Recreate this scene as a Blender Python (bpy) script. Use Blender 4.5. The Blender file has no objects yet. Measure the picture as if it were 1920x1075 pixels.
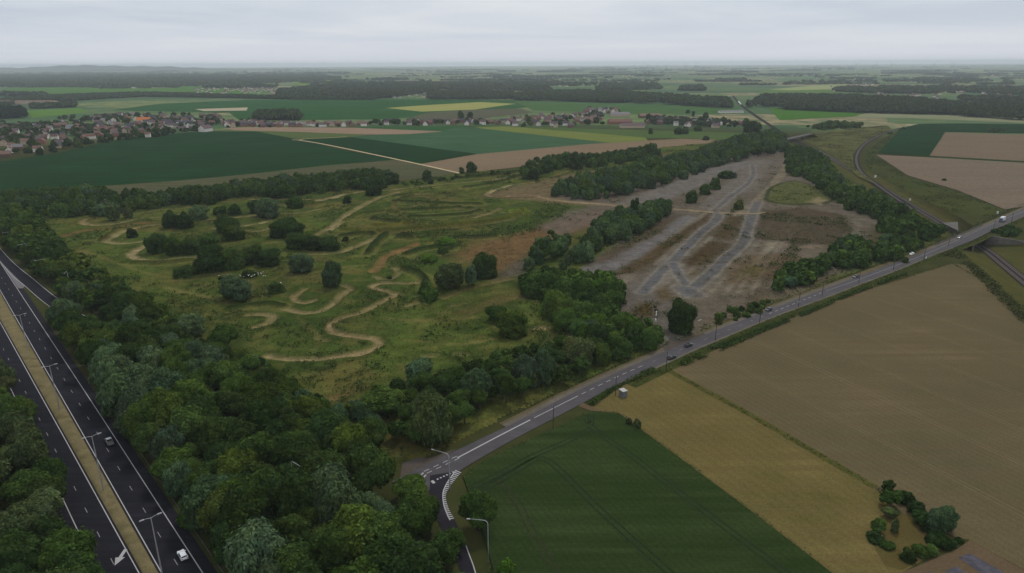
import bpy, bmesh, math, random
import numpy as np
from mathutils import Vector, Matrix
from mathutils.geometry import tessellate_polygon

R = math.radians
random.seed(7)
RNG = np.random.default_rng(11)
sc = bpy.context.scene
col = sc.collection

# ------------------------------------------------------------------ camera, sky, sun, exposure
CAM_H = 120.0
PITCH = math.atan((537.5 - 119.0) / 1280.0)
ROLL = R(-0.27)
cam_d = bpy.data.cameras.new('camera')
cam_d.sensor_width = 36.0
cam_d.lens = 24.0
cam_d.clip_start = 1.0
cam_d.clip_end = 90000.0
cam = bpy.data.objects.new('camera', cam_d)
col.objects.link(cam)
CAM_ROT = Matrix.Rotation(math.pi / 2 - PITCH, 3, 'X') @ Matrix.Rotation(ROLL, 3, 'Z')
cam.matrix_world = Matrix.Translation((0, 0, CAM_H)) @ CAM_ROT.to_4x4()
sc.camera = cam
sc.view_settings.view_transform = 'Standard'
sc.view_settings.look = 'None'
sc.view_settings.exposure = 0.0
sc.view_settings.gamma = 1.0
sc.cycles.use_denoising = True
sc.cycles.max_bounces = 4
sc.cycles.diffuse_bounces = 1
sc.cycles.glossy_bounces = 2
sc.cycles.transmission_bounces = 3
sc.cycles.volume_bounces = 1
sc.cycles.caustics_reflective = False
sc.cycles.caustics_refractive = False

SUN_EL, SUN_AZ = R(56), R(25)      # high soft sun behind the clouds, ahead of the drone
world = bpy.data.worlds.new('World')
sc.world = world
world.use_nodes = True
wn, wl = world.node_tree.nodes, world.node_tree.links
wn.clear()
w_out = wn.new('ShaderNodeOutputWorld')
w_bg = wn.new('ShaderNodeBackground')
w_bg.inputs['Strength'].default_value = 0.1
sky = wn.new('ShaderNodeTexSky')
sky.sky_type = 'NISHITA'
sky.sun_disc = False
sky.sun_elevation = SUN_EL
sky.sun_rotation = SUN_AZ
sky.air_density = 1.0
sky.dust_density = 2.0
tc = wn.new('ShaderNodeTexCoord')
sep = wn.new('ShaderNodeSeparateXYZ')
wl.new(tc.outputs['Generated'], sep.inputs[0])


def wmath(op, a, b=None, clamp=False):
    n = wn.new('ShaderNodeMath')
    n.operation = op
    n.use_clamp = clamp
    for i, v in enumerate((a, b)):
        if v is None:
            continue
        if isinstance(v, (int, float)):
            n.inputs[i].default_value = v
        else:
            wl.new(v, n.inputs[i])
    return n.outputs[0]


zc = wmath('MAXIMUM', sep.outputs['Z'], 0.0)
zd = wmath('ADD', zc, 0.035)
cu = wmath('DIVIDE', sep.outputs['X'], zd)
cv = wmath('DIVIDE', sep.outputs['Y'], zd)
comb = wn.new('ShaderNodeCombineXYZ')
wl.new(cu, comb.inputs[0])
wl.new(cv, comb.inputs[1])
cn = wn.new('ShaderNodeTexNoise')
cn.inputs['Scale'].default_value = 0.16
cn.inputs['Detail'].default_value = 6.0
cn.inputs['Roughness'].default_value = 0.55
cn.inputs['Distortion'].default_value = 0.35
wl.new(comb.outputs[0], cn.inputs['Vector'])
cr = wn.new('ShaderNodeValToRGB')
cr.color_ramp.elements[0].position = 0.36
cr.color_ramp.elements[0].color = (5.2, 5.9, 6.9, 1)
cr.color_ramp.elements[1].position = 0.62
cr.color_ramp.elements[1].color = (7.6, 7.9, 8.3, 1)
wl.new(cn.outputs['Fac'], cr.inputs['Fac'])
# clouds thin out a little towards the horizon into an even grey veil
hz = wn.new('ShaderNodeMapRange')
hz.inputs['From Min'].default_value = 0.0
hz.inputs['From Max'].default_value = 0.07
wl.new(sep.outputs['Z'], hz.inputs['Value'])
mh = wn.new('ShaderNodeMix')
mh.data_type = 'RGBA'
mh.inputs['A'].default_value = (6.9, 7.25, 8.0, 1)
wl.new(hz.outputs['Result'], mh.inputs['Factor'])
wl.new(cr.outputs['Color'], mh.inputs['B'])
ms = wn.new('ShaderNodeMix')
ms.data_type = 'RGBA'
ms.inputs['Factor'].default_value = 0.93
wl.new(sky.outputs['Color'], ms.inputs['A'])
wl.new(mh.outputs['Result'], ms.inputs['B'])
wl.new(ms.outputs['Result'], w_bg.inputs['Color'])
wl.new(w_bg.outputs[0], w_out.inputs['Surface'])

sun_d = bpy.data.lights.new('sun', 'SUN')
sun_d.energy = 1.5
sun_d.angle = R(11)
sun_d.color = (1.0, 0.95, 0.88)
sun = bpy.data.objects.new('sun', sun_d)
col.objects.link(sun)
sun_dir = Vector((math.sin(SUN_AZ) * math.cos(SUN_EL), math.cos(SUN_AZ) * math.cos(SUN_EL), math.sin(SUN_EL)))
sun.rotation_euler = sun_dir.to_track_quat('Z', 'Y').to_euler()

# ------------------------------------------------------------------ helpers: pixels of the 1920x1075 photo to the ground
CR = np.array(CAM_ROT)


def G(px, py, z=0.0):
    d = CR @ np.array([(px - 960.0) / 1280.0, -(py - 537.5) / 1280.0, -1.0])
    if d[2] > -0.004:
        d[2] = -0.004
    t = (z - CAM_H) / d[2]
    return np.array([d[0] * t, d[1] * t, z])


def GL(pts, z=0.0):
    return np.array([G(p[0], p[1], z) for p in pts])


def project(p):
    q = CR.T @ (np.asarray(p, float) - np.array([0, 0, CAM_H]))
    return np.array([960 + 1280 * q[0] / -q[2], 537.5 - 1280 * q[1] / -q[2]]), -q[2]


def depth_at(px, py):
    return project(G(px, py))[1]


def srgb(c):
    c = np.asarray(c, float) / 255.0
    return np.where(c <= 0.04045, c / 12.92, ((c + 0.055) / 1.055) ** 2.4)


IRR = np.array([0.80, 0.83, 0.87])
HAZE_D = 5.8e-5
HAZE_L = np.array([0.36, 0.38, 0.41])      # brightness that thick haze settles at


def A(r, g, b, k=1.0):
    """albedo of a surface that photographs as (r,g,b) under this sky"""
    v = np.clip(srgb((r, g, b)) / IRR * k, 0.004, 0.85)
    return (float(v[0]), float(v[1]), float(v[2]))


def AF(c, D):
    """albedo of a far surface that photographs as c through D metres of haze"""
    T = math.exp(-HAZE_D * D)
    v = (srgb(c) - (1 - T) * HAZE_L) / T / IRR
    v = np.clip(v + (float(v @ np.array([0.3, 0.6, 0.1])) - v) * (0.22 if D > 700 else 0.0), 0.012, 0.8)
    return tuple(float(x) for x in v)


def smooth_line(P, n=6):
    """Catmull-Rom through the points"""
    P = np.asarray(P, float)
    if len(P) < 3:
        return P
    Q = np.vstack([2 * P[0] - P[1], P, 2 * P[-1] - P[-2]])
    out = []
    for i in range(1, len(Q) - 2):
        p0, p1, p2, p3 = Q[i - 1], Q[i], Q[i + 1], Q[i + 2]
        for k in range(n):
            t = k / n
            out.append(0.5 * ((2 * p1) + (-p0 + p2) * t + (2 * p0 - 5 * p1 + 4 * p2 - p3) * t * t + (-p0 + 3 * p1 - 3 * p2 + p3) * t ** 3))
    out.append(P[-1])
    return np.array(out)


def resample(P, step):
    P = np.asarray(P, float)
    s = np.concatenate([[0], np.cumsum(np.linalg.norm(np.diff(P[:, :2], axis=0), axis=1))])
    n = max(2, int(s[-1] / step) + 1)
    t = np.linspace(0, s[-1], n)
    return np.stack([np.interp(t, s, P[:, k]) for k in range(P.shape[1])], 1)


def normals2(P):
    T = np.gradient(P[:, :2], axis=0)
    T /= np.maximum(np.linalg.norm(T, axis=1, keepdims=True), 1e-9)
    return np.stack([-T[:, 1], T[:, 0]], 1)          # points to the left of travel


def inside(poly, X, Y):
    poly = np.asarray(poly)[:, :2]
    x0, y0 = poly[:, 0], poly[:, 1]
    x1, y1 = np.roll(x0, -1), np.roll(y0, -1)
    c = np.zeros(X.shape, bool)
    for a, b, e, f in zip(x0, y0, x1, y1):
        if b == f:
            continue
        c ^= ((b > Y) != (f > Y)) & (X < (e - a) * (Y - b) / (f - b) + a)
    return c


def seg_dist(P, X, Y, closed=False):
    P = np.asarray(P)[:, :2]
    if closed:
        P = np.vstack([P, P[:1]])
    d = np.full(X.shape, 1e9)
    for a, b in zip(P[:-1], P[1:]):
        v = b - a
        L = max(float(v @ v), 1e-9)
        t = np.clip(((X - a[0]) * v[0] + (Y - a[1]) * v[1]) / L, 0, 1)
        d = np.minimum(d, np.hypot(X - a[0] - t * v[0], Y - a[1] - t * v[1]))
    return d


_LAT = RNG.random((256, 256))


def vnoise(X, Y, s, o=1, seed=0):
    out = np.zeros_like(X, float)
    amp, tot = 1.0, 0.0
    for k in range(o):
        x, y = X / s + 37.1 * seed + 11 * k, Y / s + 91.7 * seed + 5 * k
        xi, yi = np.floor(x).astype(int), np.floor(y).astype(int)
        fx, fy = x - xi, y - yi
        fx, fy = fx * fx * (3 - 2 * fx), fy * fy * (3 - 2 * fy)
        g = lambda i, j: _LAT[(xi + i) % 256, (yi + j) % 256]
        out += amp * ((g(0, 0) * (1 - fx) + g(1, 0) * fx) * (1 - fy) + (g(0, 1) * (1 - fx) + g(1, 1) * fx) * fy)
        tot += amp
        amp *= 0.55
        s *= 0.5
    return out / tot


# ------------------------------------------------------------------ helpers: objects
def tag(o, label=None, cat=None, group=None, kind=None):
    for k, v in (('label', label), ('category', cat), ('group', group), ('kind', kind)):
        if v:
            o[k] = v
    return o


def link(name, me, mat=None, parent=None):
    o = bpy.data.objects.new(name, me)
    col.objects.link(o)
    if mat is not None and me is not None:
        me.materials.clear()
        me.materials.append(mat)
    if parent is not None:
        o.parent = parent
    return o


def empty(name, loc, rz=0.0):
    o = bpy.data.objects.new(name, None)
    o.empty_display_size = 0.5
    o.location = loc
    o.rotation_euler = (0, 0, rz)
    col.objects.link(o)
    return o


def children_of(o):
    return [c for c in o.children]


def copy_tree(o, parent=None):
    c = o.copy()
    col.objects.link(c)
    if parent is not None:
        c.parent = parent
    for ch in list(o.children):
        copy_tree(ch, c)
    return c


def mesh_np(name, V, F, smooth=False):
    """V (n,3), F (m,k) with one k"""
    V = np.ascontiguousarray(V, np.float32)
    F = np.ascontiguousarray(F, np.int32)
    me = bpy.data.meshes.new(name)
    k = F.shape[1]
    me.vertices.add(len(V))
    me.vertices.foreach_set('co', V.ravel())
    me.loops.add(F.size)
    me.loops.foreach_set('vertex_index', F.ravel())
    me.polygons.add(len(F))
    me.polygons.foreach_set('loop_start', np.arange(0, F.size, k, dtype=np.int32))
    me.polygons.foreach_set('loop_total', np.full(len(F), k, np.int32))
    if smooth:
        me.polygons.foreach_set('use_smooth', np.ones(len(F), bool))
    me.update(calc_edges=True)
    return me


class MB:
    """collects boxes, tubes and prisms; build() links them as one mesh object"""

    def __init__(self):
        self.v, self.f = [], []

    def add(self, v, f):
        b = len(self.v)
        self.v += [tuple(map(float, p)) for p in v]
        self.f += [tuple(i + b for i in q) for q in f]

    def box(self, c, s, rz=0.0, taper=1.0):
        cx, cy, cz = c
        hx, hy, hz = s[0] / 2, s[1] / 2, s[2] / 2
        ca, sa = math.cos(rz), math.sin(rz)
        v = []
        for dz in (-1, 1):
            k = taper if dz > 0 else 1.0
            for dx, dy in ((-1, -1), (1, -1), (1, 1), (-1, 1)):
                x, y = dx * hx * k, dy * hy * k
                v.append((cx + x * ca - y * sa, cy + x * sa + y * ca, cz + dz * hz))
        self.add(v, [(3, 2, 1, 0), (4, 5, 6, 7), (0, 1, 5, 4), (1, 2, 6, 5), (2, 3, 7, 6), (3, 0, 4, 7)])

    def tube(self, pts, radii, n=8):
        pts = [Vector(p) for p in pts]
        b = len(self.v)
        up = Vector((0.31, 0.95, 0.05))
        rings = []
        for i, p in enumerate(pts):
            t = (pts[min(i + 1, len(pts) - 1)] - pts[max(i - 1, 0)]).normalized()
            u = t.cross(up)
            if u.length < 0.05:
                u = t.cross(Vector((1, 0, 0)))
            u.normalize()
            w = t.cross(u)
            r = radii[i] if hasattr(radii, '__len__') else radii
            rings.append([p + (u * math.cos(2 * math.pi * k / n) + w * math.sin(2 * math.pi * k / n)) * r for k in range(n)])
        v = [p for r in rings for p in r]
        f = []
        for i in range(len(rings) - 1):
            for k in range(n):
                f.append((i * n + k, i * n + (k + 1) % n, (i + 1) * n + (k + 1) % n, (i + 1) * n + k))
        f.append(tuple(range(n - 1, -1, -1)))
        f.append(tuple((len(rings) - 1) * n + k for k in range(n)))
        self.add(v, f)

    def prism(self, prof, y0, y1, k=1.0):
        """profile in x,z extruded along y; the points listed are shrunk in y by k(i)"""
        n = len(prof)
        v = []
        for y in (y0, y1):
            for i, p in enumerate(prof):
                s = k[i] if hasattr(k, '__len__') else k
                v.append((p[0], y * s, p[1]))
        f = [tuple(range(n)), tuple(range(2 * n - 1, n - 1, -1))]
        f += [(i + n, (i + 1) % n + n, (i + 1) % n, i) for i in range(n)]
        self.add(v, f)

    def mesh(self, name):
        me = bpy.data.meshes.new(name)
        me.from_pydata(self.v, [], self.f)
        me.update()
        return me

    def build(self, name, mat, parent=None, bevel=0.0):
        me = self.mesh(name)
        bm = bmesh.new()
        bm.from_mesh(me)
        bmesh.ops.recalc_face_normals(bm, faces=bm.faces)
        if bevel:
            bmesh.ops.bevel(bm, geom=list(bm.edges), offset=bevel, segments=2, profile=0.6, affect='EDGES', clamp_overlap=True)
        bm.to_mesh(me)
        bm.free()
        return link(name, me, mat, parent)


# ------------------------------------------------------------------ helpers: materials
def nt(name, rough=0.9, spec=0.2):
    m = bpy.data.materials.new(name)
    m.use_nodes = True
    n, l = m.node_tree.nodes, m.node_tree.links
    b = n['Principled BSDF']
    b.inputs['Roughness'].default_value = rough
    b.inputs['Specular IOR Level'].default_value = spec
    return m, n, l, b


def mixc(n, l, fac, a, b, mode='MIX'):
    x = n.new('ShaderNodeMix')
    x.data_type = 'RGBA'
    x.blend_type = mode
    for key, v in (('Factor', fac), ('A', a), ('B', b)):
        s = x.inputs[key]
        if isinstance(v, (int, float)):
            s.default_value = v
        elif isinstance(v, (tuple, list)):
            s.default_value = (*v[:3], 1.0)
        else:
            l.new(v, s)
    return x.outputs['Result']


def noise(n, l, vec, scale, detail=4.0, rough=0.6, lo=0.35, hi=0.65):
    t = n.new('ShaderNodeTexNoise')
    t.inputs['Scale'].default_value = scale
    t.inputs['Detail'].default_value = detail
    t.inputs['Roughness'].default_value = rough
    if vec is not None:
        l.new(vec, t.inputs['Vector'])
    r = n.new('ShaderNodeMapRange')
    r.inputs['From Min'].default_value = lo
    r.inputs['From Max'].default_value = hi
    l.new(t.outputs['Fac'], r.inputs['Value'])
    return r.outputs['Result']


def vec_map(n, l, src, rot=0.0, scale=(1, 1, 1)):
    m = n.new('ShaderNodeMapping')
    m.inputs['Rotation'].default_value = (0, 0, rot)
    m.inputs['Scale'].default_value = scale
    l.new(src, m.inputs['Vector'])
    return m.outputs['Vector']


def position(n):
    return n.new('ShaderNodeNewGeometry').outputs['Position']


def scale_c(c, k):
    return tuple(min(0.9, v * k) for v in c)


def field_mat(name, c, c2=None, ang=0.0, row=0.0, row_amt=0.25, patch=60.0, grain=0.6, patch_amt=0.8, bump=0.0):
    """c base colour, c2 the colour of large soft patches, rows along direction ang with spacing row metres"""
    m, n, l, b = nt(name, 0.95, 0.0)
    P = position(n)
    c2 = c2 or scale_c(c, 0.82)
    big = noise(n, l, P, 1.0 / patch, 5.0, 0.55)
    base = mixc(n, l, big, c, c2)
    # streaks along the working direction
    st = noise(n, l, vec_map(n, l, P, -ang, (0.012, 0.22, 1)), 1.0, 4.0, 0.6)
    base = mixc(n, l, st, scale_c(c, 0.78), base)
    x = n.new('ShaderNodeMix')
    gr = noise(n, l, P, 1.0 / grain, 3.0, 0.7, 0.25, 0.75)
    gc = n.new('ShaderNodeMapRange')
    gc.inputs['To Min'].default_value = 0.72
    gc.inputs['To Max'].default_value = 1.25
    l.new(gr, gc.inputs['Value'])
    out = mixc(n, l, 1.0, base, gc.outputs['Result'], 'MULTIPLY')
    n.remove(x)
    if row > 0:
        w = n.new('ShaderNodeTexWave')
        w.wave_type = 'BANDS'
        w.bands_direction = 'Y'
        w.inputs['Scale'].default_value = 0.314159 * 1.0 / row
        w.inputs['Distortion'].default_value = 0.6
        w.inputs['Detail'].default_value = 2.0
        w.inputs['Detail Scale'].default_value = 0.4
        l.new(vec_map(n, l, P, -ang), w.inputs['Vector'])
        rr = n.new('ShaderNodeMapRange')
        rr.inputs['To Min'].default_value = 1.0 - row_amt
        rr.inputs['To Max'].default_value = 1.0 + row_amt * 0.5
        l.new(w.outputs['Fac'], rr.inputs['Value'])
        out = mixc(n, l, 1.0, out, rr.outputs['Result'], 'MULTIPLY')
    l.new(out, b.inputs['Base Color'])
    return m


def plain_mat(name, c, rough=0.7, spec=0.3, var=0.15, scale=1.2, metal=0.0):
    m, n, l, b = nt(name, rough, spec)
    t = n.new('ShaderNodeTexCoord')
    f = noise(n, l, t.outputs['Object'], scale, 4.0, 0.6, 0.3, 0.7)
    l.new(mixc(n, l, f, scale_c(c, 1 - var), scale_c(c, 1 + var)), b.inputs['Base Color'])
    b.inputs['Metallic'].default_value = metal
    return m


def asphalt_mat(name, c, ang, stain=0.25):
    m, n, l, b = nt(name, 0.9, 0.06)
    P = position(n)
    f1 = noise(n, l, P, 0.12, 5.0, 0.65)
    f2 = noise(n, l, vec_map(n, l, P, -ang, (0.01, 0.55, 1)), 1.0, 3.0, 0.6)
    f3 = noise(n, l, P, 3.0, 3.0, 0.7, 0.25, 0.75)
    o = mixc(n, l, f1, scale_c(c, 1 - stain), scale_c(c, 1 + stain * 0.7))
    o = mixc(n, l, f2, scale_c(c, 1 - stain), o)
    g = n.new('ShaderNodeMapRange')
    g.inputs['To Min'].default_value = 0.82
    g.inputs['To Max'].default_value = 1.18
    l.new(f3, g.inputs['Value'])
    l.new(mixc(n, l, 1.0, o, g.outputs['Result'], 'MULTIPLY'), b.inputs['Base Color'])
    return m


def paint_mat(name, c, wear=0.3, under=(0.05, 0.05, 0.055)):
    m, n, l, b = nt(name, 0.75, 0.3)
    P = position(n)
    f = noise(n, l, P, 1.6, 5.0, 0.7, 0.5, 0.8)
    k = n.new('ShaderNodeMath')
    k.operation = 'MULTIPLY'
    k.inputs[1].default_value = wear
    l.new(f, k.inputs[0])
    l.new(mixc(n, l, k.outputs[0], c, under), b.inputs['Base Color'])
    return m


def leaf_mat(name, use_object=True, c=(0.05, 0.08, 0.02), clump=1.0, var=0.35):
    m, n, l, b = nt(name, 0.8, 0.0)
    g = n.new('ShaderNodeNewGeometry')
    if use_object:
        oi = n.new('ShaderNodeObjectInfo')
        base = oi.outputs['Color']
    else:
        rgb = n.new('ShaderNodeRGB')
        rgb.outputs[0].default_value = (*c, 1)
        base = rgb.outputs[0]
    f = noise(n, l, g.outputs['Position'], clump, 3.0, 0.6, 0.3, 0.7)
    r = n.new('ShaderNodeMapRange')
    r.inputs['To Min'].default_value = 1 - var
    r.inputs['To Max'].default_value = 1 + var
    l.new(g.outputs['Random Per Island'], r.inputs['Value'])
    r2 = n.new('ShaderNodeMapRange')
    r2.inputs['To Min'].default_value = 1 - var * 0.8
    r2.inputs['To Max'].default_value = 1 + var * 0.8
    l.new(f, r2.inputs['Value'])
    o = mixc(n, l, 1.0, base, r.outputs['Result'], 'MULTIPLY')
    o = mixc(n, l, 1.0, o, r2.outputs['Result'], 'MULTIPLY')
    warm = mixc(n, l, 1.0, o, (1.16, 1.05, 0.82), 'MULTIPLY')
    hue = noise(n, l, g.outputs['Position'], clump * 0.35, 2.0, 0.5, 0.35, 0.7)
    o = mixc(n, l, hue, o, warm)
    l.new(o, b.inputs['Base Color'])
    tr = n.new('ShaderNodeBsdfTranslucent')
    l.new(o, tr.inputs['Color'])
    mx = n.new('ShaderNodeMixShader')
    mx.inputs[0].default_value = 0.18
    l.new(b.outputs[0], mx.inputs[1])
    l.new(tr.outputs[0], mx.inputs[2])
    l.new(mx.outputs[0], n['Material Output'].inputs['Surface'])
    return m


# ------------------------------------------------------------------ ground, fields
def poly_mesh(name, W, z, mat, holes=(), h=0.0):
    W = [Vector((p[0], p[1], z)) for p in W]
    loops = [W] + [[Vector((p[0], p[1], z)) for p in hh] for hh in holes]
    tris = tessellate_polygon(loops)
    flat = [v for lp in loops for v in lp]
    me = bpy.data.meshes.new(name)
    bm = bmesh.new()
    vs = [bm.verts.new(v) for v in flat]
    for t in tris:
        try:
            f = bm.faces.new([vs[i] for i in t])
        except ValueError:
            continue
    bmesh.ops.recalc_face_normals(bm, faces=bm.faces)
    for f in bm.faces:
        if f.normal.z < 0:
            f.normal_flip()
    if h > 0:
        n0 = len(W)
        low = [bm.verts.new((v.x, v.y, 0.0)) for v in W]
        for i in range(n0):
            bm.faces.new((vs[i], vs[(i + 1) % n0], low[(i + 1) % n0], low[i]))
        bmesh.ops.recalc_face_normals(bm, faces=bm.faces)
        if sum(f.normal.z for f in bm.faces) < 0:
            bmesh.ops.reverse_faces(bm, faces=bm.faces)
    bm.to_mesh(me)
    bm.free()
    return link(name, me, mat)


def field(name, pts, mat, z=0.05, h=0.0, wob=0.0):
    W = GL(pts)
    o = poly_mesh(name, W, z, mat, h=h)
    return tag(o, kind='structure')


def ribbon_mesh(name, P, off_l, off_r, z, mat, parent=None):
    """strip along world polyline P (n,2+), from offset off_l (left of travel) to off_r; z scalar or per-point"""
    N = normals2(P)
    n = len(P)
    zz = np.full(n, z) if np.isscalar(z) else np.asarray(z)
    ol = np.full(n, off_l) if np.isscalar(off_l) else np.asarray(off_l)
    orr = np.full(n, off_r) if np.isscalar(off_r) else np.asarray(off_r)
    Lp = np.column_stack([P[:, :2] + N * ol[:, None], zz])
    Rp = np.column_stack([P[:, :2] + N * orr[:, None], zz])
    V = np.empty((2 * n, 3))
    V[0::2] = Lp
    V[1::2] = Rp
    i = np.arange(n - 1) * 2
    F = np.stack([i, i + 1, i + 3, i + 2], 1)
    return link(name, mesh_np(name, V, F), mat, parent)


def ground_mat():
    """fallow grass near by, a patchwork of fields beyond"""
    m, n, l, b = nt('ground_patchwork', 0.95, 0.0)
    P = position(n)
    wob = n.new('ShaderNodeTexNoise')
    wob.inputs['Scale'].default_value = 0.002
    l.new(P, wob.inputs['Vector'])
    mp = vec_map(n, l, P, 0.35, (1 / 420.0, 1 / 300.0, 0.0))
    v = n.new('ShaderNodeTexVoronoi')
    v.distance = 'CHEBYCHEV'
    v.inputs['Scale'].default_value = 1.0
    v.inputs['Randomness'].default_value = 0.8
    l.new(mp, v.inputs['Vector'])
    s = n.new('ShaderNodeSeparateColor')
    l.new(v.outputs['Color'], s.inputs[0])
    r = n.new('ShaderNodeValToRGB')
    r.color_ramp.interpolation = 'CONSTANT'
    e = r.color_ramp.elements
    cols = [(0.0, A(70, 92, 62)), (0.18, A(52, 80, 56)), (0.34, A(96, 112, 70)), (0.50, A(60, 88, 60)), (0.62, A(134, 122, 96)),
            (0.72, A(82, 100, 66)), (0.84, A(112, 118, 76)), (0.93, A(150, 140, 112))]
    e[0].position, e[0].color = cols[0][0], (*cols[0][1], 1)
    e[1].position, e[1].color = cols[1][0], (*cols[1][1], 1)
    for p, c in cols[2:]:
        x = e.new(p)
        x.color = (*c, 1)
    l.new(s.outputs[0], r.inputs['Fac'])
    f = noise(n, l, P, 0.02, 5.0, 0.6)
    far = mixc(n, l, f, r.outputs['Color'], A(66, 84, 56))
    near = mixc(n, l, noise(n, l, P, 0.06, 5.0, 0.65), A(46, 52, 28), A(60, 60, 34))
    sx = n.new('ShaderNodeVectorMath')
    sx.operation = 'LENGTH'
    l.new(P, sx.inputs[0])
    mr = n.new('ShaderNodeMapRange')
    mr.inputs['From Min'].default_value = 1300.0
    mr.inputs['From Max'].default_value = 1500.0
    l.new(sx.outputs['Value'], mr.inputs['Value'])
    l.new(mixc(n, l, mr.outputs['Result'], near, far), b.inputs['Base Color'])
    return m


# railway cutting, stations from far to near: left top, left bottom, right bottom, right top (photo pixels), bottom level, share or level of the right foot
CUT = [((1531, 292), (1534, 290.5), (1553, 287), (1557, 286), -0.25, None),
       ((1606, 343), (1612, 340), (1642, 334), (1650, 333), -1.0, None),
       ((1668, 386), (1680, 381), (1711, 375), (1726, 374), -2.5, None),
       ((1728, 430), (1746, 421), (1775, 412), (1800, 408), -5.0, None),
       ((1768, 451), (1794, 449), (1817, 441), (1826, 425), -7.0, -6.8),
       ((1799, 467), (1836, 474), (1862, 466), (1853, 442), -7.0, -6.8),
       ((1835, 500), (1868, 500), (1898, 494), (1940, 456), -7.0, -2.2),
       ((1872, 535), (1902, 529), (1936, 524), (2060, 500), -7.0, -1.0),
       ((1955, 612), (1985, 600), (2022, 592), (2200, 580), -7.0, -1.0)]
cut_L = np.array([G(*s[0], 0.0) for s in CUT])
cut_LB = np.array([G(*s[1], s[4]) for s in CUT])
cut_RB = np.array([G(*s[2], s[4]) for s in CUT])
cut_R = np.array([G(*s[3], 0.0) for s in CUT])
cut_F = []
for s, rb, r_ in zip(CUT, cut_RB, cut_R):
    if s[5] is None:
        cut_F.append(rb * 0.7 + r_ * 0.3)
    else:
        p = r_ + (rb * np.array([1, 1, 0]) - r_ * np.array([1, 1, 0])) * 0.04
        cut_F.append(np.array([p[0], p[1], s[5]]))
cut_F = np.array(cut_F)

S = 34000.0
outer = [(-S, -3000), (S, -3000), (S, S), (-S, S)]
hole = [tuple(p[:2]) for p in cut_L] + [tuple(p[:2]) for p in cut_R[::-1]]
ground = poly_mesh('ground', outer, 0.0, ground_mat(), holes=[hole])
tag(ground, kind='structure')

m_bank = field_mat('bank_grass', A(74, 72, 38), A(54, 60, 32), 0.6, 0, patch=14, grain=0.9)
Vv, Ff = [], []
for l_, lb, rb, fo, r_ in zip(cut_L, cut_LB, cut_RB, cut_F, cut_R):
    Vv += [l_, lb, rb, fo, r_]
for a in range(len(CUT) - 1):
    for k in range(4):
        Ff.append((a * 5 + k, a * 5 + k + 1, (a + 1) * 5 + k + 1, (a + 1) * 5 + k))
me_cut = mesh_np('railway_cutting', np.array(Vv), np.array(Ff))
tag(link('railway_cutting', me_cut, m_bank), kind='structure')

# angles of working directions, measured on the ground
def ang(p, q):
    a, b = G(*p), G(*q)
    return math.atan2(b[1] - a[1], b[0] - a[0])


a_near = ang((1190, 800), (1555, 1075))
a_left = ang((0, 345), (700, 300))
a_road = ang((960, 805), (1440, 588))

M = {}
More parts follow.
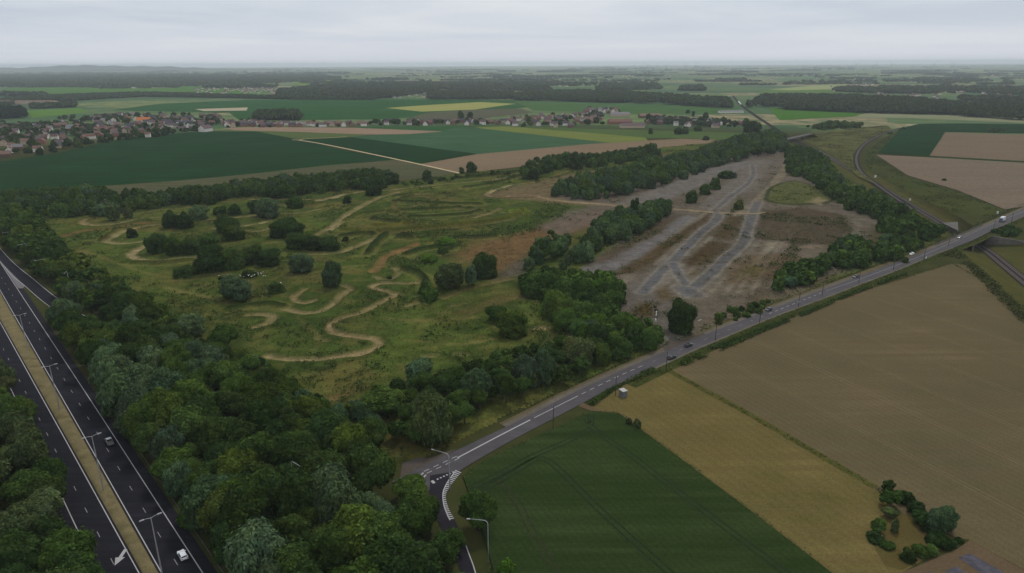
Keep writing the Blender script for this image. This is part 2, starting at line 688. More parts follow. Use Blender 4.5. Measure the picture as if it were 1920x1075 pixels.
# ---- far fields (middle distance)
FIELDS = [
    ('crop_field', [(-260, 345), (0, 303), (110, 287), (240, 258), (390, 246), (480, 245), (562, 263), (640, 281), (742, 300), (700, 304), (600, 312), (470, 327), (330, 340), (200, 349), (-260, 392)], (38, 66, 46), (48, 75, 52), a_left, 0.30),
    ('crop_strip', [(742, 300), (862, 326), (750, 340), (600, 348), (400, 362), (280, 376), (120, 368), (200, 349), (330, 340), (470, 327), (600, 312), (700, 304)], (78, 82, 58), (88, 84, 62), a_left, 0.32),
    ('crop_field', [(575, 261), (655, 257), (893, 289), (787, 308), (744, 299), (566, 263)], (36, 66, 44), (42, 72, 50), a_left, 0.34),
    ('crop_field', [(655, 257), (690, 254), (768, 248), (852, 238), (905, 242), (1150, 268), (1070, 277), (960, 285), (893, 290)], (62, 90, 66), (70, 96, 72), a_left, 0.30),
    ('crop_strip', [(905, 242), (890, 239), (950, 237), (1210, 258), (1215, 265), (1150, 269)], (104, 114, 52), (96, 108, 54), a_left, 0.33),
    ('ploughed_field', [(785, 309), (893, 290), (1100, 271), (1290, 260), (1342, 263), (1322, 273), (1150, 291), (980, 313), (862, 326)], (120, 103, 80), (112, 97, 77), a_left, 0.36),
    ('ploughed_strip', [(415, 241), (480, 239), (660, 240), (832, 247), (768, 252), (690, 253), (560, 248), (440, 245)], (134, 114, 94), (128, 110, 90), a_left, 0.38),
    ('grass_strip', [(395, 247), (440, 245), (560, 248), (690, 253), (655, 258), (560, 262), (480, 247)], (80, 96, 58), (88, 98, 62), a_left, 0.35),
    ('crop_field', [(640, 239), (720, 238), (960, 236), (852, 240), (830, 247)], (56, 88, 56), (62, 92, 62), a_left, 0.36),
    ('pasture', [(950, 236), (1130, 243), (1300, 247), (1400, 250), (1420, 258), (1345, 263), (1290, 261), (1213, 259)], (74, 96, 56), (84, 96, 58), a_left, 0.36),
    ('crop_field', [(210, 207), (300, 195), (460, 188), (700, 187), (980, 188), (1000, 200), (900, 212), (720, 224), (450, 226), (430, 212)], (66, 96, 68), (58, 86, 62), a_left, 0.40),
    ('flowering_field', [(724, 203), (810, 197), (900, 192), (968, 195), (890, 206), (790, 210)], (140, 140, 74), (128, 134, 78), a_left, 0.5),
    ('crop_field', [(960, 189), (1200, 196), (1385, 203), (1380, 214), (1200, 214), (1000, 207)], (78, 104, 68), (70, 96, 66), a_left, 0.43),
    ('ploughed_field', [(800, 212), (890, 206), (975, 204), (1000, 212), (870, 226), (760, 224)], (92, 92, 78), (84, 90, 72), a_left, 0.52),
    ('crop_field', [(50, 208), (150, 203), (165, 211), (60, 222)], (92, 122, 64), (84, 116, 62), a_left, 0.42),
    ('crop_field', [(0, 168), (90, 164), (370, 162), (500, 172), (490, 182), (300, 181), (95, 181), (0, 178)], (92, 120, 78), (84, 112, 74), a_left, 0.45),
    ('stubble_field', [(365, 205), (465, 202), (462, 208), (382, 209)], (156, 146, 122), (146, 140, 118), a_left, 0.55),
    ('crop_field', [(1440, 203), (1500, 205), (1622, 212), (1602, 219), (1512, 223), (1462, 226)], (70, 108, 50), (74, 106, 54), a_left, 0.45),
    ('stubble_field', [(1622, 213), (1760, 214), (1960, 226), (1960, 233), (1700, 222), (1600, 222)], (122, 126, 96), (112, 118, 88), a_left, 0.45),
    ('crop_field', [(1646, 288), (1690, 241), (1722, 233), (1800, 232), (1960, 234), (1960, 252), (1772, 248), (1742, 292)], (38, 70, 48), (44, 76, 52), a_left, 0.5),
    ('ploughed_field', [(1742, 294), (1773, 249), (1860, 252), (1970, 254), (1970, 306), (1860, 300)], (112, 98, 80), (104, 94, 77), ang((1742, 294), (1773, 249)), 0.5),
    ('crop_strip', [(1646, 289), (1742, 293), (1970, 306), (1970, 309), (1742, 296)], (56, 70, 44), (50, 66, 42), a_left, 0.56),
    ('ploughed_field', [(1643, 291), (1742, 296), (1970, 309), (1970, 380), (1884, 394), (1796, 358), (1702, 330)], (112, 98, 82), (104, 94, 78), ang((1643, 291), (1920, 308)), 0.5),
    ('grass_bank', [(1508, 264), (1560, 246), (1662, 235), (1674, 243), (1622, 266), (1598, 290), (1603, 316), (1640, 345), (1610, 332), (1560, 290)], (92, 92, 58), (76, 82, 48), a_left, 0.2),
    ('grass_bank', [(1692, 240), (1648, 284), (1641, 293), (1702, 332), (1796, 360), (1884, 395), (1850, 410), (1800, 405), (1728, 374), (1660, 338), (1624, 312), (1622, 285), (1650, 262)], (70, 76, 44), (56, 66, 36), a_left, 0.25),
    ('meadow', [(1540, 160), (1580, 153), (1600, 163), (1560, 168), (1480, 170), (1440, 168)], (138, 146, 104), (120, 132, 96), a_left, 0.5),
    ('crop_field', [(540, 150), (600, 147), (650, 152), (640, 158), (560, 161)], (112, 132, 88), (104, 126, 84), a_left, 0.5),
    ('stubble_field', [(225, 160), (300, 158), (322, 165), (240, 166)], (158, 152, 126), (146, 146, 118), a_left, 0.55),
    ('crop_field', [(1430, 170), (1560, 160), (1700, 168), (1600, 176), (1420, 180)], (98, 120, 80), (88, 110, 74), a_left, 0.42),
]
for i, (nm, pts, c, c2, an, z) in enumerate(FIELDS):
    D = float(np.median([np.linalg.norm(G(*p)[:2]) for p in pts]))
    field(nm, pts, field_mat('soil_' + nm, AF(c, D), AF(c2, D), an, 0.0, patch=90, grain=3.0), z=z)

# ---- near fields
m_green = field_mat('young_cereal', A(40, 54, 26), A(48, 60, 32), a_near, 1.9, 0.06, patch=26, grain=0.7)
f1 = [(868, 895), (905, 868), (1000, 824), (1095, 780), (1112, 773), (1160, 777), (1192, 801), (1300, 880), (1430, 978), (1560, 1078), (1700, 1190), (960, 1190), (922, 1060), (905, 1000), (880, 930)]
field('cereal_field', f1, m_green, z=0.55, h=0.55)
m_meadow2 = field_mat('cut_grass', A(98, 88, 54), A(74, 71, 38), a_near, 3.4, 0.05, patch=22, grain=0.8)
field('hay_meadow', [(1108, 764), (1170, 722), (1232, 697), (1256, 697), (1400, 775), (1640, 915), (1690, 965), (1795, 1012), (1690, 1075), (1600, 1190), (1700, 1190), (1560, 1078), (1430, 978), (1300, 880), (1192, 801), (1160, 777), (1112, 773)], m_meadow2, z=0.06)
m_brown = field_mat('sown_soil', A(93, 83, 61), A(76, 72, 51), a_near, 2.6, 0.06, patch=42, grain=0.6)
field('ploughed_field', [(1256, 697), (1330, 656), (1440, 608), (1620, 545), (1785, 494), (1815, 498), (1831, 520), (1861, 541), (1990, 655), (2300, 900), (2300, 1250), (1960, 1090), (1815, 1012), (1795, 1010), (1690, 963), (1640, 915), (1400, 775)], m_brown, z=0.08)
m_plot = field_mat('bare_plot', A(92, 78, 60), A(82, 71, 54), a_near, 0, patch=14, grain=0.6)
field('garden_plot', [(1600, 1190), (1690, 1075), (1795, 1030), (1818, 1014), (1960, 1092), (2120, 1190)], m_plot, z=0.12)
m_yard_grass = field_mat('orchard_grass', A(84, 74, 44), A(70, 68, 36), a_near, 0, patch=10, grain=0.5)
field('orchard_grass', [(1640, 1000), (1672, 960), (1700, 965), (1790, 1012), (1740, 1045), (1690, 1070), (1660, 1062), (1640, 1030)], m_yard_grass, z=0.10)
m_tarp = plain_mat('weed_sheet', A(66, 64, 72), 0.7, 0.05, 0.35, 0.5)
for pts in ([(1796, 1046), (1819, 1039), (1900, 1085), (1868, 1096)], [(1772, 1072), (1793, 1063), (1840, 1094), (1815, 1110)], [(1728, 1080), (1742, 1072), (1775, 1100), (1755, 1112)]):
    W = GL(pts)
    o = poly_mesh('ground_sheet', W, 0.17, m_tarp)
    tag(o, kind='structure')

# tyre tracks through the crop: flat ruts on top, shade of the gaps in their dark colour
m_rut = plain_mat('crop_rut', A(25, 35, 18), 0.95, 0.1, 0.3, 0.6)
m_rut_b = plain_mat('soil_rut', A(38, 40, 24), 0.95, 0.1, 0.3, 0.6)
RUTS = [([(1105, 800), (1148, 833), (1186, 859), (1236, 898), (1312, 956), (1387, 1013.5), (1440, 1052), (1560, 1145)], m_rut),
        ([(900, 925), (960, 891), (1005, 864), (1024, 866), (1050, 885), (1111, 946), (1186, 1016), (1254, 1077), (1330, 1150)], m_rut),
        ([(936, 900), (950, 922), (972, 950), (998, 1001), (1043, 1077), (1080, 1150)], m_rut_b),
        ([(1100, 790), (1107, 800), (1108, 780)], m_rut),
        ([(880, 920), (940, 890), (1000, 858), (1060, 832), (1110, 806)], m_rut)]
for pts, mt in RUTS:
    P = resample(smooth_line(GL(pts)[:, :2]), 2.0)
    for off in (-0.95, 0.95):
        o = ribbon_mesh('tyre_track', P, off + 0.28, off - 0.28, 0.575, mt)
        tag(o, kind='structure')
# pale drill wheelings in the sown field
m_wheel = plain_mat('soil_wheeling', A(97, 86, 65), 0.95, 0.0, 0.2, 0.3)
bf = GL([(1256, 697), (1440, 608), (1785, 494), (1831, 520), (1990, 655), (2300, 900), (2300, 1250), (1960, 1090), (1795, 1010), (1640, 915)])[:, :2]
dn = np.array([math.cos(a_near), math.sin(a_near)])
nnr = np.array([-dn[1], dn[0]])
b0 = G(1256, 697)[:2]
for k in range(1, 9):
    q = b0 + nnr * (k * 26.0 + (k % 3) * 1.5)
    t = np.linspace(-260, 420, 341)
    Pq = q[None, :] + dn[None, :] * t[:, None] + nnr[None, :] * (np.sin(t / 60.0 + k) * 0.8)[:, None]
    ok_ = inside(bf, Pq[:, 0], Pq[:, 1]) & (seg_dist(bf, Pq[:, 0], Pq[:, 1], True) > 9)
    if ok_.sum() > 20:
        for off in (-0.9, 0.9):
            o = ribbon_mesh('tyre_track', Pq[ok_], off + 0.16, off - 0.16, 0.095, m_wheel)
            tag(o, kind='structure')
# grassy line between brown field and meadow
o = ribbon_mesh('field_margin', resample(GL([(1256, 697), (1400, 775), (1640, 915)])[:, :2], 4), 1.6, -1.2, 0.13, field_mat('margin_grass', A(80, 78, 40), A(62, 66, 34), a_near, 0, patch=6))
tag(o, kind='structure')
# pale farm track in the middle distance
m_track = plain_mat('pale_track', A(168, 152, 122), 0.95, 0.1, 0.12, 0.05)
for pts, w in (([(862, 326), (800, 312), (740, 299), (650, 280), (600, 270), (562, 264), (548, 263)], 1.9), ([(560, 264), (575, 261), (620, 259), (650, 257)], 1.4)):
    o = ribbon_mesh('farm_track', resample(smooth_line(GL(pts)[:, :2]), 10), w, -w, 0.62, m_track)
    tag(o, kind='structure')

# ------------------------------------------------------------------ motocross meadow and gravel yard: one sheet with relief
SITE = [(20, 430), (60, 405), (300, 380), (560, 362), (760, 340), (870, 322), (960, 318), (1100, 300), (1240, 276), (1400, 262), (1480, 268), (1535, 292), (1606, 345), (1668, 388),
        (1725, 431), (1764, 454), (1700, 480), (1600, 515), (1440, 577), (1312, 627), (1246, 651), (1173, 682), (1068, 730), (960, 778), (880, 822), (800, 860), (740, 880), (640, 860), (520, 800), (400, 720), (280, 640), (160, 560), (80, 500)]
site_w = GL(SITE)[:, :2]
STEP = 1.5
x0, y0 = site_w.min(0)
x1, y1 = site_w.max(0)
gx = np.arange(x0, x1 + STEP, STEP)
gy = np.arange(y0, y1 + STEP, STEP)
GX, GY = np.meshgrid(gx, gy, indexing='ij')
ins = inside(site_w, GX, GY)
edge_d = np.where(ins, seg_dist(site_w, GX, GY, True), 0)
WX = GX + (vnoise(GX, GY, 9, 3, 1) - 0.5) * 5.0
WY = GY + (vnoise(GX, GY, 9, 3, 2) - 0.5) * 5.0
n_big = vnoise(GX, GY, 70, 4, 3)
n_mid = vnoise(GX, GY, 22, 4, 4)
n_fin = vnoise(GX, GY, 6, 3, 5)
n_red = vnoise(GX, GY, 40, 4, 6)
C = np.zeros(GX.shape + (3,))
Z = np.zeros(GX.shape)


def mixm(mask, c):
    global C
    C = C * (1 - mask[..., None]) + np.array(c) * mask[..., None]


def sstep(a, b, x):
    t = np.clip((x - a) / (b - a), 0, 1)
    return t * t * (3 - 2 * t)


def area(pts, soft=6.0):
    W = GL(pts)[:, :2]
    d = seg_dist(W, WX, WY, True)
    i = inside(W, WX, WY)
    return np.where(i, sstep(-soft, soft, d), sstep(soft, -soft, d) * 1.0 if False else np.clip(0.5 - d / (2 * soft), 0, 0.5))


def line(pts, w, soft=1.5, smooth=True, warp=0.45):
    P = GL(pts)[:, :2]
    if smooth:
        P = smooth_line(P, 4)
    X = GX + (WX - GX) * warp
    Y = GY + (WY - GY) * warp
    m = (X > P[:, 0].min() - 30) & (X < P[:, 0].max() + 30) & (Y > P[:, 1].min() - 30) & (Y < P[:, 1].max() + 30)
    d = np.full(GX.shape, 1e3)
    d[m] = seg_dist(P, X[m], Y[m])
    return d, sstep(w + soft, w - soft * 0.3, d)


# meadow base: greens, olive and dry patches
C[:] = A(76, 90, 42)
mixm(sstep(0.42, 0.62, n_big) * 0.9, A(64, 80, 37))
mixm(sstep(0.48, 0.66, n_mid) * 0.5, A(90, 88, 48))
mixm(sstep(0.55, 0.72, n_red) * 0.42, A(100, 88, 54))
mixm(sstep(0.54, 0.68, vnoise(GX, GY, 14, 3, 8)) * 0.6, A(50, 66, 30))
mixm(sstep(0.60, 0.70, vnoise(GX, GY, 9, 3, 9)) * 0.4, A(104, 98, 58))

YARD = [(1030, 372), (1110, 340), (1250, 300), (1400, 268), (1480, 272), (1545, 318), (1610, 370), (1690, 440), (1700, 470), (1560, 520), (1440, 572), (1320, 620), (1246, 648), (1160, 600), (1110, 520), (1100, 500), (1170, 450), (1250, 395), (1180, 390), (1080, 386)]
LEFTBARE = [(850, 485), (900, 455), (965, 442), (1030, 415), (1120, 385), (1190, 395), (1150, 420), (1080, 440), (1010, 470), (965, 505), (930, 528), (900, 505)]
UPBARE = [(905, 372), (960, 352), (1000, 345), (1060, 330), (1160, 318), (1240, 290), (1260, 300), (1120, 345), (1040, 365), (1060, 380), (1180, 388), (1060, 386), (990, 378)]
GREENSTRIP = [(945, 440), (1000, 425), (1080, 405), (1130, 392), (1080, 388), (1000, 382), (940, 392), (900, 420)]
yard = area(YARD, 5)
mixm(yard, A(92, 83, 74))
mixm(yard * sstep(0.45, 0.62, n_mid) * 0.6, A(100, 92, 86))
mixm(area(LEFTBARE, 10) * 0.9, A(104, 82, 58))
mixm(area([(935, 530), (960, 500), (1000, 480), (975, 520)], 5) * 0.8, A(94, 86, 84))
mixm(area(UPBARE, 8) * 0.85, A(106, 92, 72))
mixm(area(GREENSTRIP, 8) * 0.8, A(64, 78, 38))
mixm(area([(940, 432), (1000, 422), (1060, 410), (1000, 430), (960, 440)], 6) * 0.7, A(48, 66, 32))
mixm(area([(1010, 430), (1060, 400), (1120, 385), (1185, 386), (1160, 405), (1090, 430), (1050, 445)], 6) * 0.75, A(100, 92, 86))
# yard greys
GREY = A(108, 102, 100)
for pts, w, c, k in [
    ([(1123, 508), (1160, 488), (1199, 468), (1245, 442), (1285, 412)], 8.5, A(104, 100, 102), 0.95),
    ([(1211, 380), (1250, 362), (1300, 343), (1350, 322), (1420, 305)], 13, A(106, 101, 101), 0.85),
    ([(1170, 386), (1230, 362), (1290, 348), (1340, 330)], 7, A(104, 97, 92), 0.7),
    ([(1185, 570), (1205, 552), (1235, 540)], 10, A(96, 90, 86), 0.7),
    ([(1380, 360), (1400, 340), (1412, 325), (1425, 305)], 11, A(104, 96, 90), 0.7),
    ([(1335, 390), (1360, 366), (1385, 345)], 9, A(102, 96, 92), 0.7),
    ([(1405, 400), (1425, 375), (1450, 350), (1470, 320), (1478, 300)], 4, A(120, 108, 92), 0.7),
    ([(1300, 560), (1360, 545), (1430, 520), (1500, 490), (1560, 470)], 9, A(98, 88, 76), 0.6),
    ([(1440, 460), (1500, 466), (1560, 463)], 3, A(112, 98, 82), 0.7),
    ([(1608, 413), (1604, 430), (1601, 455)], 3, A(106, 98, 90), 0.6),
    ([(1560, 412), (1572, 416)], 6, A(120, 114, 110), 0.7),
    ([(1370, 445), (1400, 462), (1470, 462)], 2.5, A(112, 100, 86), 0.5),
    ([(1231, 560), (1236, 580), (1240, 600), (1246, 625), (1262, 642)], 5.5, A(92, 86, 82), 0.9),
    ([(1245, 642), (1275, 640), (1310, 628)], 4.5, A(104, 98, 92), 0.9),
    ([(1340, 605), (1420, 570), (1480, 545), (1540, 520)], 4, A(96, 84, 68), 0.6),
]:
    d, m_ = line(pts, w, w * 0.45)
    mixm(m_ * k * (0.75 + 0.25 * sstep(0.35, 0.6, n_fin)), c)
# many thin worn lines along the old strips
_rl = np.random.default_rng(77)
for _ in range(46):
    t0 = _rl.uniform(0, 1)
    a_ = np.array([1130, 520]) * (1 - t0) + np.array([1440, 560]) * t0
    b_ = np.array([1290, 395]) * (1 - t0) + np.array([1560, 400]) * t0
    u0, u1 = sorted(_rl.uniform(-0.1, 1.1, 2))
    if u1 - u0 < 0.2:
        continue
    p0, p1 = a_ + (b_ - a_) * u0, a_ + (b_ - a_) * u1
    md = (p0 + p1) / 2 + _rl.normal(0, 5, 2)
    d, m_ = line([tuple(p0), tuple(md), tuple(p1)], _rl.uniform(0.5, 1.6), 1.6)
    mixm(m_ * _rl.uniform(0.25, 0.6) * yard, A(126, 118, 106) if _rl.random() < 0.65 else A(76, 66, 52))
# rust coloured moss and weeds
for pts, c, k in [
    ([(1155, 520), (1180, 500), (1235, 462), (1290, 425), (1330, 402), (1338, 415), (1305, 440), (1260, 470), (1225, 495), (1190, 515)], A(78, 62, 42), 0.95),
    ([(1105, 500), (1150, 470), (1200, 440), (1250, 412), (1280, 405), (1240, 440), (1190, 465), (1150, 490)], A(82, 68, 50), 0.85),
    ([(1272, 495), (1290, 480), (1332, 455), (1385, 461), (1350, 492), (1300, 505)], A(74, 59, 40), 0.95),
    ([(1334, 445), (1354, 410), (1402, 406), (1390, 452), (1360, 455)], A(74, 61, 40), 0.95),
    ([(1270, 520), (1300, 510), (1330, 515), (1310, 540), (1285, 530)], A(92, 80, 58), 0.7),
    ([(1420, 400), (1500, 392), (1580, 405), (1600, 430), (1570, 462), (1500, 458), (1410, 452)], A(76, 64, 50), 0.85),
    ([(1350, 510), (1400, 480), (1470, 478), (1520, 490), (1440, 530), (1370, 535)], A(96, 80, 60), 0.75),
    ([(1390, 512), (1410, 500), (1430, 508), (1410, 520)], A(88, 80, 40), 0.8),
    ([(1228, 548), (1250, 538), (1262, 560), (1240, 568)], A(96, 78, 50), 0.8),
    ([(1185, 588), (1200, 572), (1225, 572), (1228, 596), (1205, 600)], A(88, 66, 40), 0.9),
    ([(1370, 395), (1385, 372), (1395, 375), (1395, 398)], A(88, 82, 42), 0.7),
    ([(1620, 460), (1640, 425), (1680, 445), (1660, 465)], A(74, 68, 40), 0.8),
]:
    mixm(area(pts, 4) * k * (0.85 + 0.15 * sstep(0.35, 0.65, n_fin)), np.array(c) * 0.86)
# the dark grey-blue driven lines
for pts, w, k in [
    ([(1204, 552), (1216, 538), (1240, 512), (1259, 494), (1287, 467), (1312, 441), (1340, 418), (1347, 406), (1337, 398)], 4.2, 0.85),
    ([(1261, 497), (1268, 510), (1276, 524), (1292, 547)], 3.6, 0.85),
    ([(1284, 556), (1292, 549), (1324, 524), (1362, 487), (1392, 460), (1402, 430), (1410, 405), (1420, 382)], 4.6, 0.8),
    ([(1345, 392), (1370, 370), (1398, 350), (1412, 330), (1410, 310)], 3.5, 0.6),
    ([(1280, 545), (1300, 556)], 7, 0.7),
]:
    d, m_ = line(pts, w * 0.45, 2.0)
    mixm(sstep(w + 6, w * 0.6, d) * 0.6 * (0.6 + 0.4 * sstep(0.3, 0.6, n_fin)), A(104, 98, 96))
    mixm(m_ * k * 0.85 * (0.7 + 0.3 * sstep(0.3, 0.6, n_fin)), A(80, 82, 90))
    Z -= m_ * 0.12
    mixm(sstep(w + 1.0, w - 0.2, d) * sstep(w - 1.8, w - 0.6, d) * 0.45, A(128, 122, 114))
# pale cross path
for pts, w in [([(945, 372), (993, 369), (1048, 379), (1123, 385), (1179, 390), (1264, 395), (1332, 400)], 2.6), ([(1345, 402), (1412, 403), (1430, 401)], 1.8)]:
    d, m_ = line(pts, w, 1.4)
    mixm(m_ * 0.9, A(132, 116, 92))
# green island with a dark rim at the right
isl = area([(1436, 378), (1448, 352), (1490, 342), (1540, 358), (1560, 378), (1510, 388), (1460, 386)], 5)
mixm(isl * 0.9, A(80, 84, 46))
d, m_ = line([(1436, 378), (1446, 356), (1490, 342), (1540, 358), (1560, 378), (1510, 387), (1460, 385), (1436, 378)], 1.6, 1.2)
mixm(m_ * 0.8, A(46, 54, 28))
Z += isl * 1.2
mixm(area([(1515, 384), (1535, 374), (1548, 380), (1540, 386)], 3) * 0.7, A(132, 116, 92))

# motocross tracks
TAN, PALE, RED = A(136, 121, 91), A(150, 136, 106), A(106, 84, 58)
TR = [
    ([(505, 673), (543, 678), (593, 679), (631, 674), (676, 667), (703, 658), (713, 648), (701, 640), (681, 638), (651, 634), (625, 627), (617, 618), (627, 609), (651, 600), (681, 591), (711, 575), (736, 562), (741, 557), (729, 551), (711, 547), (699, 543), (706, 537), (731, 535), (769, 536), (786, 534)], 2.2, TAN, 0.95),
    ([(646, 540), (657, 546), (641, 558), (621, 576), (606, 586), (588, 590), (563, 591), (535, 585)], 2.2, TAN, 0.85),
    ([(573, 546), (560, 555), (550, 564), (556, 571), (573, 573), (590, 569)], 1.8, TAN, 0.8),
    ([(480, 618), (503, 609), (513, 600), (498, 595), (470, 596)], 2.4, TAN, 0.75),
    ([(95, 453), (151, 437), (200, 432), (240, 426), (280, 420)], 6.0, RED, 0.8),
    ([(205, 409), (171, 413), (154, 418), (162, 424), (196, 425), (226, 422), (262, 414), (309, 409), (350, 404)], 3.2, TAN, 0.85),
    ([(251, 405), (301, 397), (352, 393), (400, 386)], 3.4, TAN, 0.7),
    ([(320, 422), (290, 425), (262, 430), (232, 437), (211, 448), (200, 455), (220, 459), (251, 458), (278, 454)], 3.6, PALE, 0.8),
    ([(285, 462), (262, 470), (247, 481), (262, 491), (289, 493), (327, 490), (367, 486)], 3.6, PALE, 0.85),
    ([(362, 418), (407, 414), (470, 409), (500, 406), (528, 404), (563, 403), (588, 397), (603, 394)], 3.0, TAN, 0.85),
    ([(402, 433), (452, 428), (482, 423), (505, 417)], 3.0, PALE, 0.85),
    ([(460, 437), (490, 437), (508, 431)], 3.0, TAN, 0.8),
    ([(470, 378), (513, 376.5), (576, 378), (621, 376.5), (643, 370), (681, 362), (731, 359), (782, 353), (832, 348), (882, 344), (920, 340), (957, 335)], 3.2, TAN, 0.85),
    ([(600, 380), (625, 374), (650, 368)], 5, PALE, 0.8),
    ([(596, 443), (621, 430), (646, 408), (681, 388), (719, 371), (750, 362)], 4.2, TAN, 0.65),
    ([(615, 436), (632, 425), (655, 405)], 4.5, PALE, 0.55),
    ([(560, 482), (588, 481), (631, 478), (668, 466), (701, 452), (730, 440)], 3.0, TAN, 0.7),
    ([(702, 512), (712, 500), (718, 492), (730, 482), (756, 471), (780, 462)], 4.2, A(126, 94, 68), 0.75),
    ([(704, 522), (721, 529), (741, 522), (747, 514), (741, 505)], 2.2, TAN, 0.6),
    ([(912, 368), (926, 360), (940, 355), (960, 349), (1000, 345)], 3.0, PALE, 0.85),
    ([(912, 368), (925, 372), (960, 372), (1000, 371)], 4.0, A(120, 100, 80), 0.9),
    ([(610, 441), (680, 442), (731, 441), (782, 436), (857, 430), (920, 423), (965, 414)], 2.2, A(106, 92, 58), 0.7),
    ([(770, 393), (800, 382), (815, 378), (790, 372), (750, 377), (738, 385), (745, 400)], 2.4, A(104, 90, 60), 0.6),
    ([(860, 396), (885, 393)], 3, PALE, 0.55), ([(885, 398), (900, 397)], 2.5, PALE, 0.6), ([(780, 369), (800, 368)], 3, PALE, 0.6),
    ([(890, 411), (920, 403), (938, 394)], 3.2, TAN, 0.6),
    ([(680, 429), (730, 428), (780, 425)], 3, A(108, 96, 62), 0.5),
    ([(832, 563), (860, 553), (905, 541), (960, 528)], 2.2, A(112, 98, 70), 0.7),
    ([(765, 578), (785, 573)], 2.6, TAN, 0.45), ([(850, 578), (875, 574)], 2.4, A(120, 104, 80), 0.6),
    ([(875, 590), (930, 570), (970, 560), (1010, 560)], 7, A(96, 82, 56), 0.55),
    ([(1005, 622), (1018, 620), (1025, 623)], 2.0, PALE, 0.7),
    ([(620, 755), (660, 742), (685, 735)], 3, A(100, 84, 56), 0.6),
    ([(480, 522), (545, 500), (600, 492)], 2.2, A(92, 82, 54), 0.6),
    ([(540, 525), (578, 524), (600, 520)], 2.0, A(104, 94, 68), 0.6),
    ([(855, 668), (870, 670)], 1.6, TAN, 0.45), ([(795, 672), (812, 672)], 1.6, TAN, 0.45), ([(595, 640), (612, 645)], 1.4, TAN, 0.45),
    ([(350, 530), (400, 522), (425, 520)], 3, A(92, 80, 54), 0.5),
    ([(850, 335), (900, 331), (960, 322), (1060, 312)], 2.2, A(112, 100, 66), 0.6),
    ([(1010, 355), (1080, 340), (1160, 318), (1230, 300)], 4.5, A(116, 102, 78), 0.6),
    ([(985, 345), (1030, 335), (1070, 322)], 4, A(112, 98, 60), 0.6),
]
for pts, w, c, k in TR:
    w *= 0.66
    d, m_ = line(pts, w, 1.6)
    mixm(m_ * k * (0.72 + 0.28 * sstep(0.35, 0.6, n_fin)), c)
    Z -= m_ * 0.35
    bank = sstep(w + 3.8, w + 2.2, d) * sstep(w + 0.2, w + 1.8, d)
    Z += bank * (0.7 + 0.7 * (n_mid - 0.4))
    mixm(bank * 0.35, A(48, 58, 28))
for pts in ([(735, 386), (800, 389), (905, 392)], [(752, 404), (820, 403), (886, 399)], [(690, 400), (730, 394), (765, 390)], [(765, 416), (840, 413), (905, 405)], [(655, 425), (680, 410), (740, 398)], [(700, 432), (790, 429), (880, 421), (940, 412)],
            [(725, 376), (770, 372), (850, 374)], [(880, 388), (930, 392), (960, 402), (940, 414)], [(640, 452), (720, 447), (800, 444)], [(300, 540), (380, 560), (450, 580), (530, 590)], [(600, 520), (640, 505), (690, 500)], [(150, 470), (230, 500), (330, 530)],
            [(560, 600), (600, 640), (590, 660)], [(720, 600), (800, 605), (900, 600)], [(760, 640), (850, 650), (930, 640)]):
    d, m_ = line(pts, 0.8, 1.4, warp=0.3)
    mixm(m_ * 0.5 * (0.5 + 0.5 * sstep(0.35, 0.6, n_fin)), A(118, 108, 70))
# berms and whoops: ridges grown over with taller weeds, some in yellow flower
for pts, h, c, k in [
    ([(739, 381), (782, 383), (840, 386), (902, 387)], 1.4, A(46, 58, 27), 0.75),
    ([(756, 399), (800, 397), (857, 394), (885, 396)], 1.4, A(46, 58, 27), 0.7),
    ([(770, 410), (820, 408), (870, 405), (900, 399)], 1.2, A(46, 58, 28), 0.7),
    ([(775, 423), (740, 420), (700, 416), (705, 413)], 1.6, A(44, 56, 26), 0.8),
    ([(646, 418), (660, 410), (676, 404), (720, 400), (745, 404)], 1.3, A(70, 78, 32), 0.7),
    ([(690, 424), (720, 427), (750, 426), (768, 421)], 1.2, A(96, 98, 34), 0.6),
    ([(645, 435), (690, 440), (735, 437), (790, 432), (870, 426), (920, 419), (960, 410), (985, 398)], 1.8, A(84, 88, 30), 0.75),
    ([(640, 446), (680, 443), (700, 444)], 1.4, A(50, 56, 30), 0.7),
    ([(740, 372), (765, 368), (782, 366)], 1.2, A(52, 62, 30), 0.6),
    ([(690, 480), (704, 462), (724, 446)], 2.2, A(44, 58, 30), 0.8),
    ([(748, 450), (760, 446), (772, 452)], 2.2, A(46, 54, 32), 0.8),
    ([(820, 460), (850, 452), (900, 450), (928, 446)], 1.6, A(46, 58, 32), 0.8),
    ([(760, 482), (790, 472), (830, 466), (850, 470)], 1.6, A(42, 56, 28), 0.8),
    ([(190, 455), (205, 444), (220, 435)], 1.3, A(70, 72, 32), 0.7),
    ([(250, 497), (300, 497), (360, 492)], 1.0, A(70, 74, 32), 0.6),
    ([(760, 510), (790, 520), (800, 540)], 2.0, A(40, 52, 26), 0.8),
    ([(430, 585), (500, 575), (530, 580)], 1.2, A(40, 54, 26), 0.7),
    ([(870, 355), (930, 345), (985, 330), (1030, 320)], 1.5, A(52, 64, 32), 0.8),
    ([(870, 338), (920, 333), (975, 325)], 2.0, A(48, 62, 34), 0.8),
    ([(515, 384), (560, 388), (600, 386)], 1.0, A(78, 78, 40), 0.6),
    ([(945, 400), (975, 398), (990, 404)], 1.0, A(92, 110, 34), 0.7),
]:
    d, m_ = line(pts, 1.5, 2.0, warp=0.3)
    mixm(np.clip(m_ * k * 1.35, 0, 1), np.array(c) * 0.85)
    Z += m_ * h * 1.5
    mixm(sstep(6.5, 4.5, d) * sstep(2.4, 3.8, d) * 0.45, A(116, 112, 66))
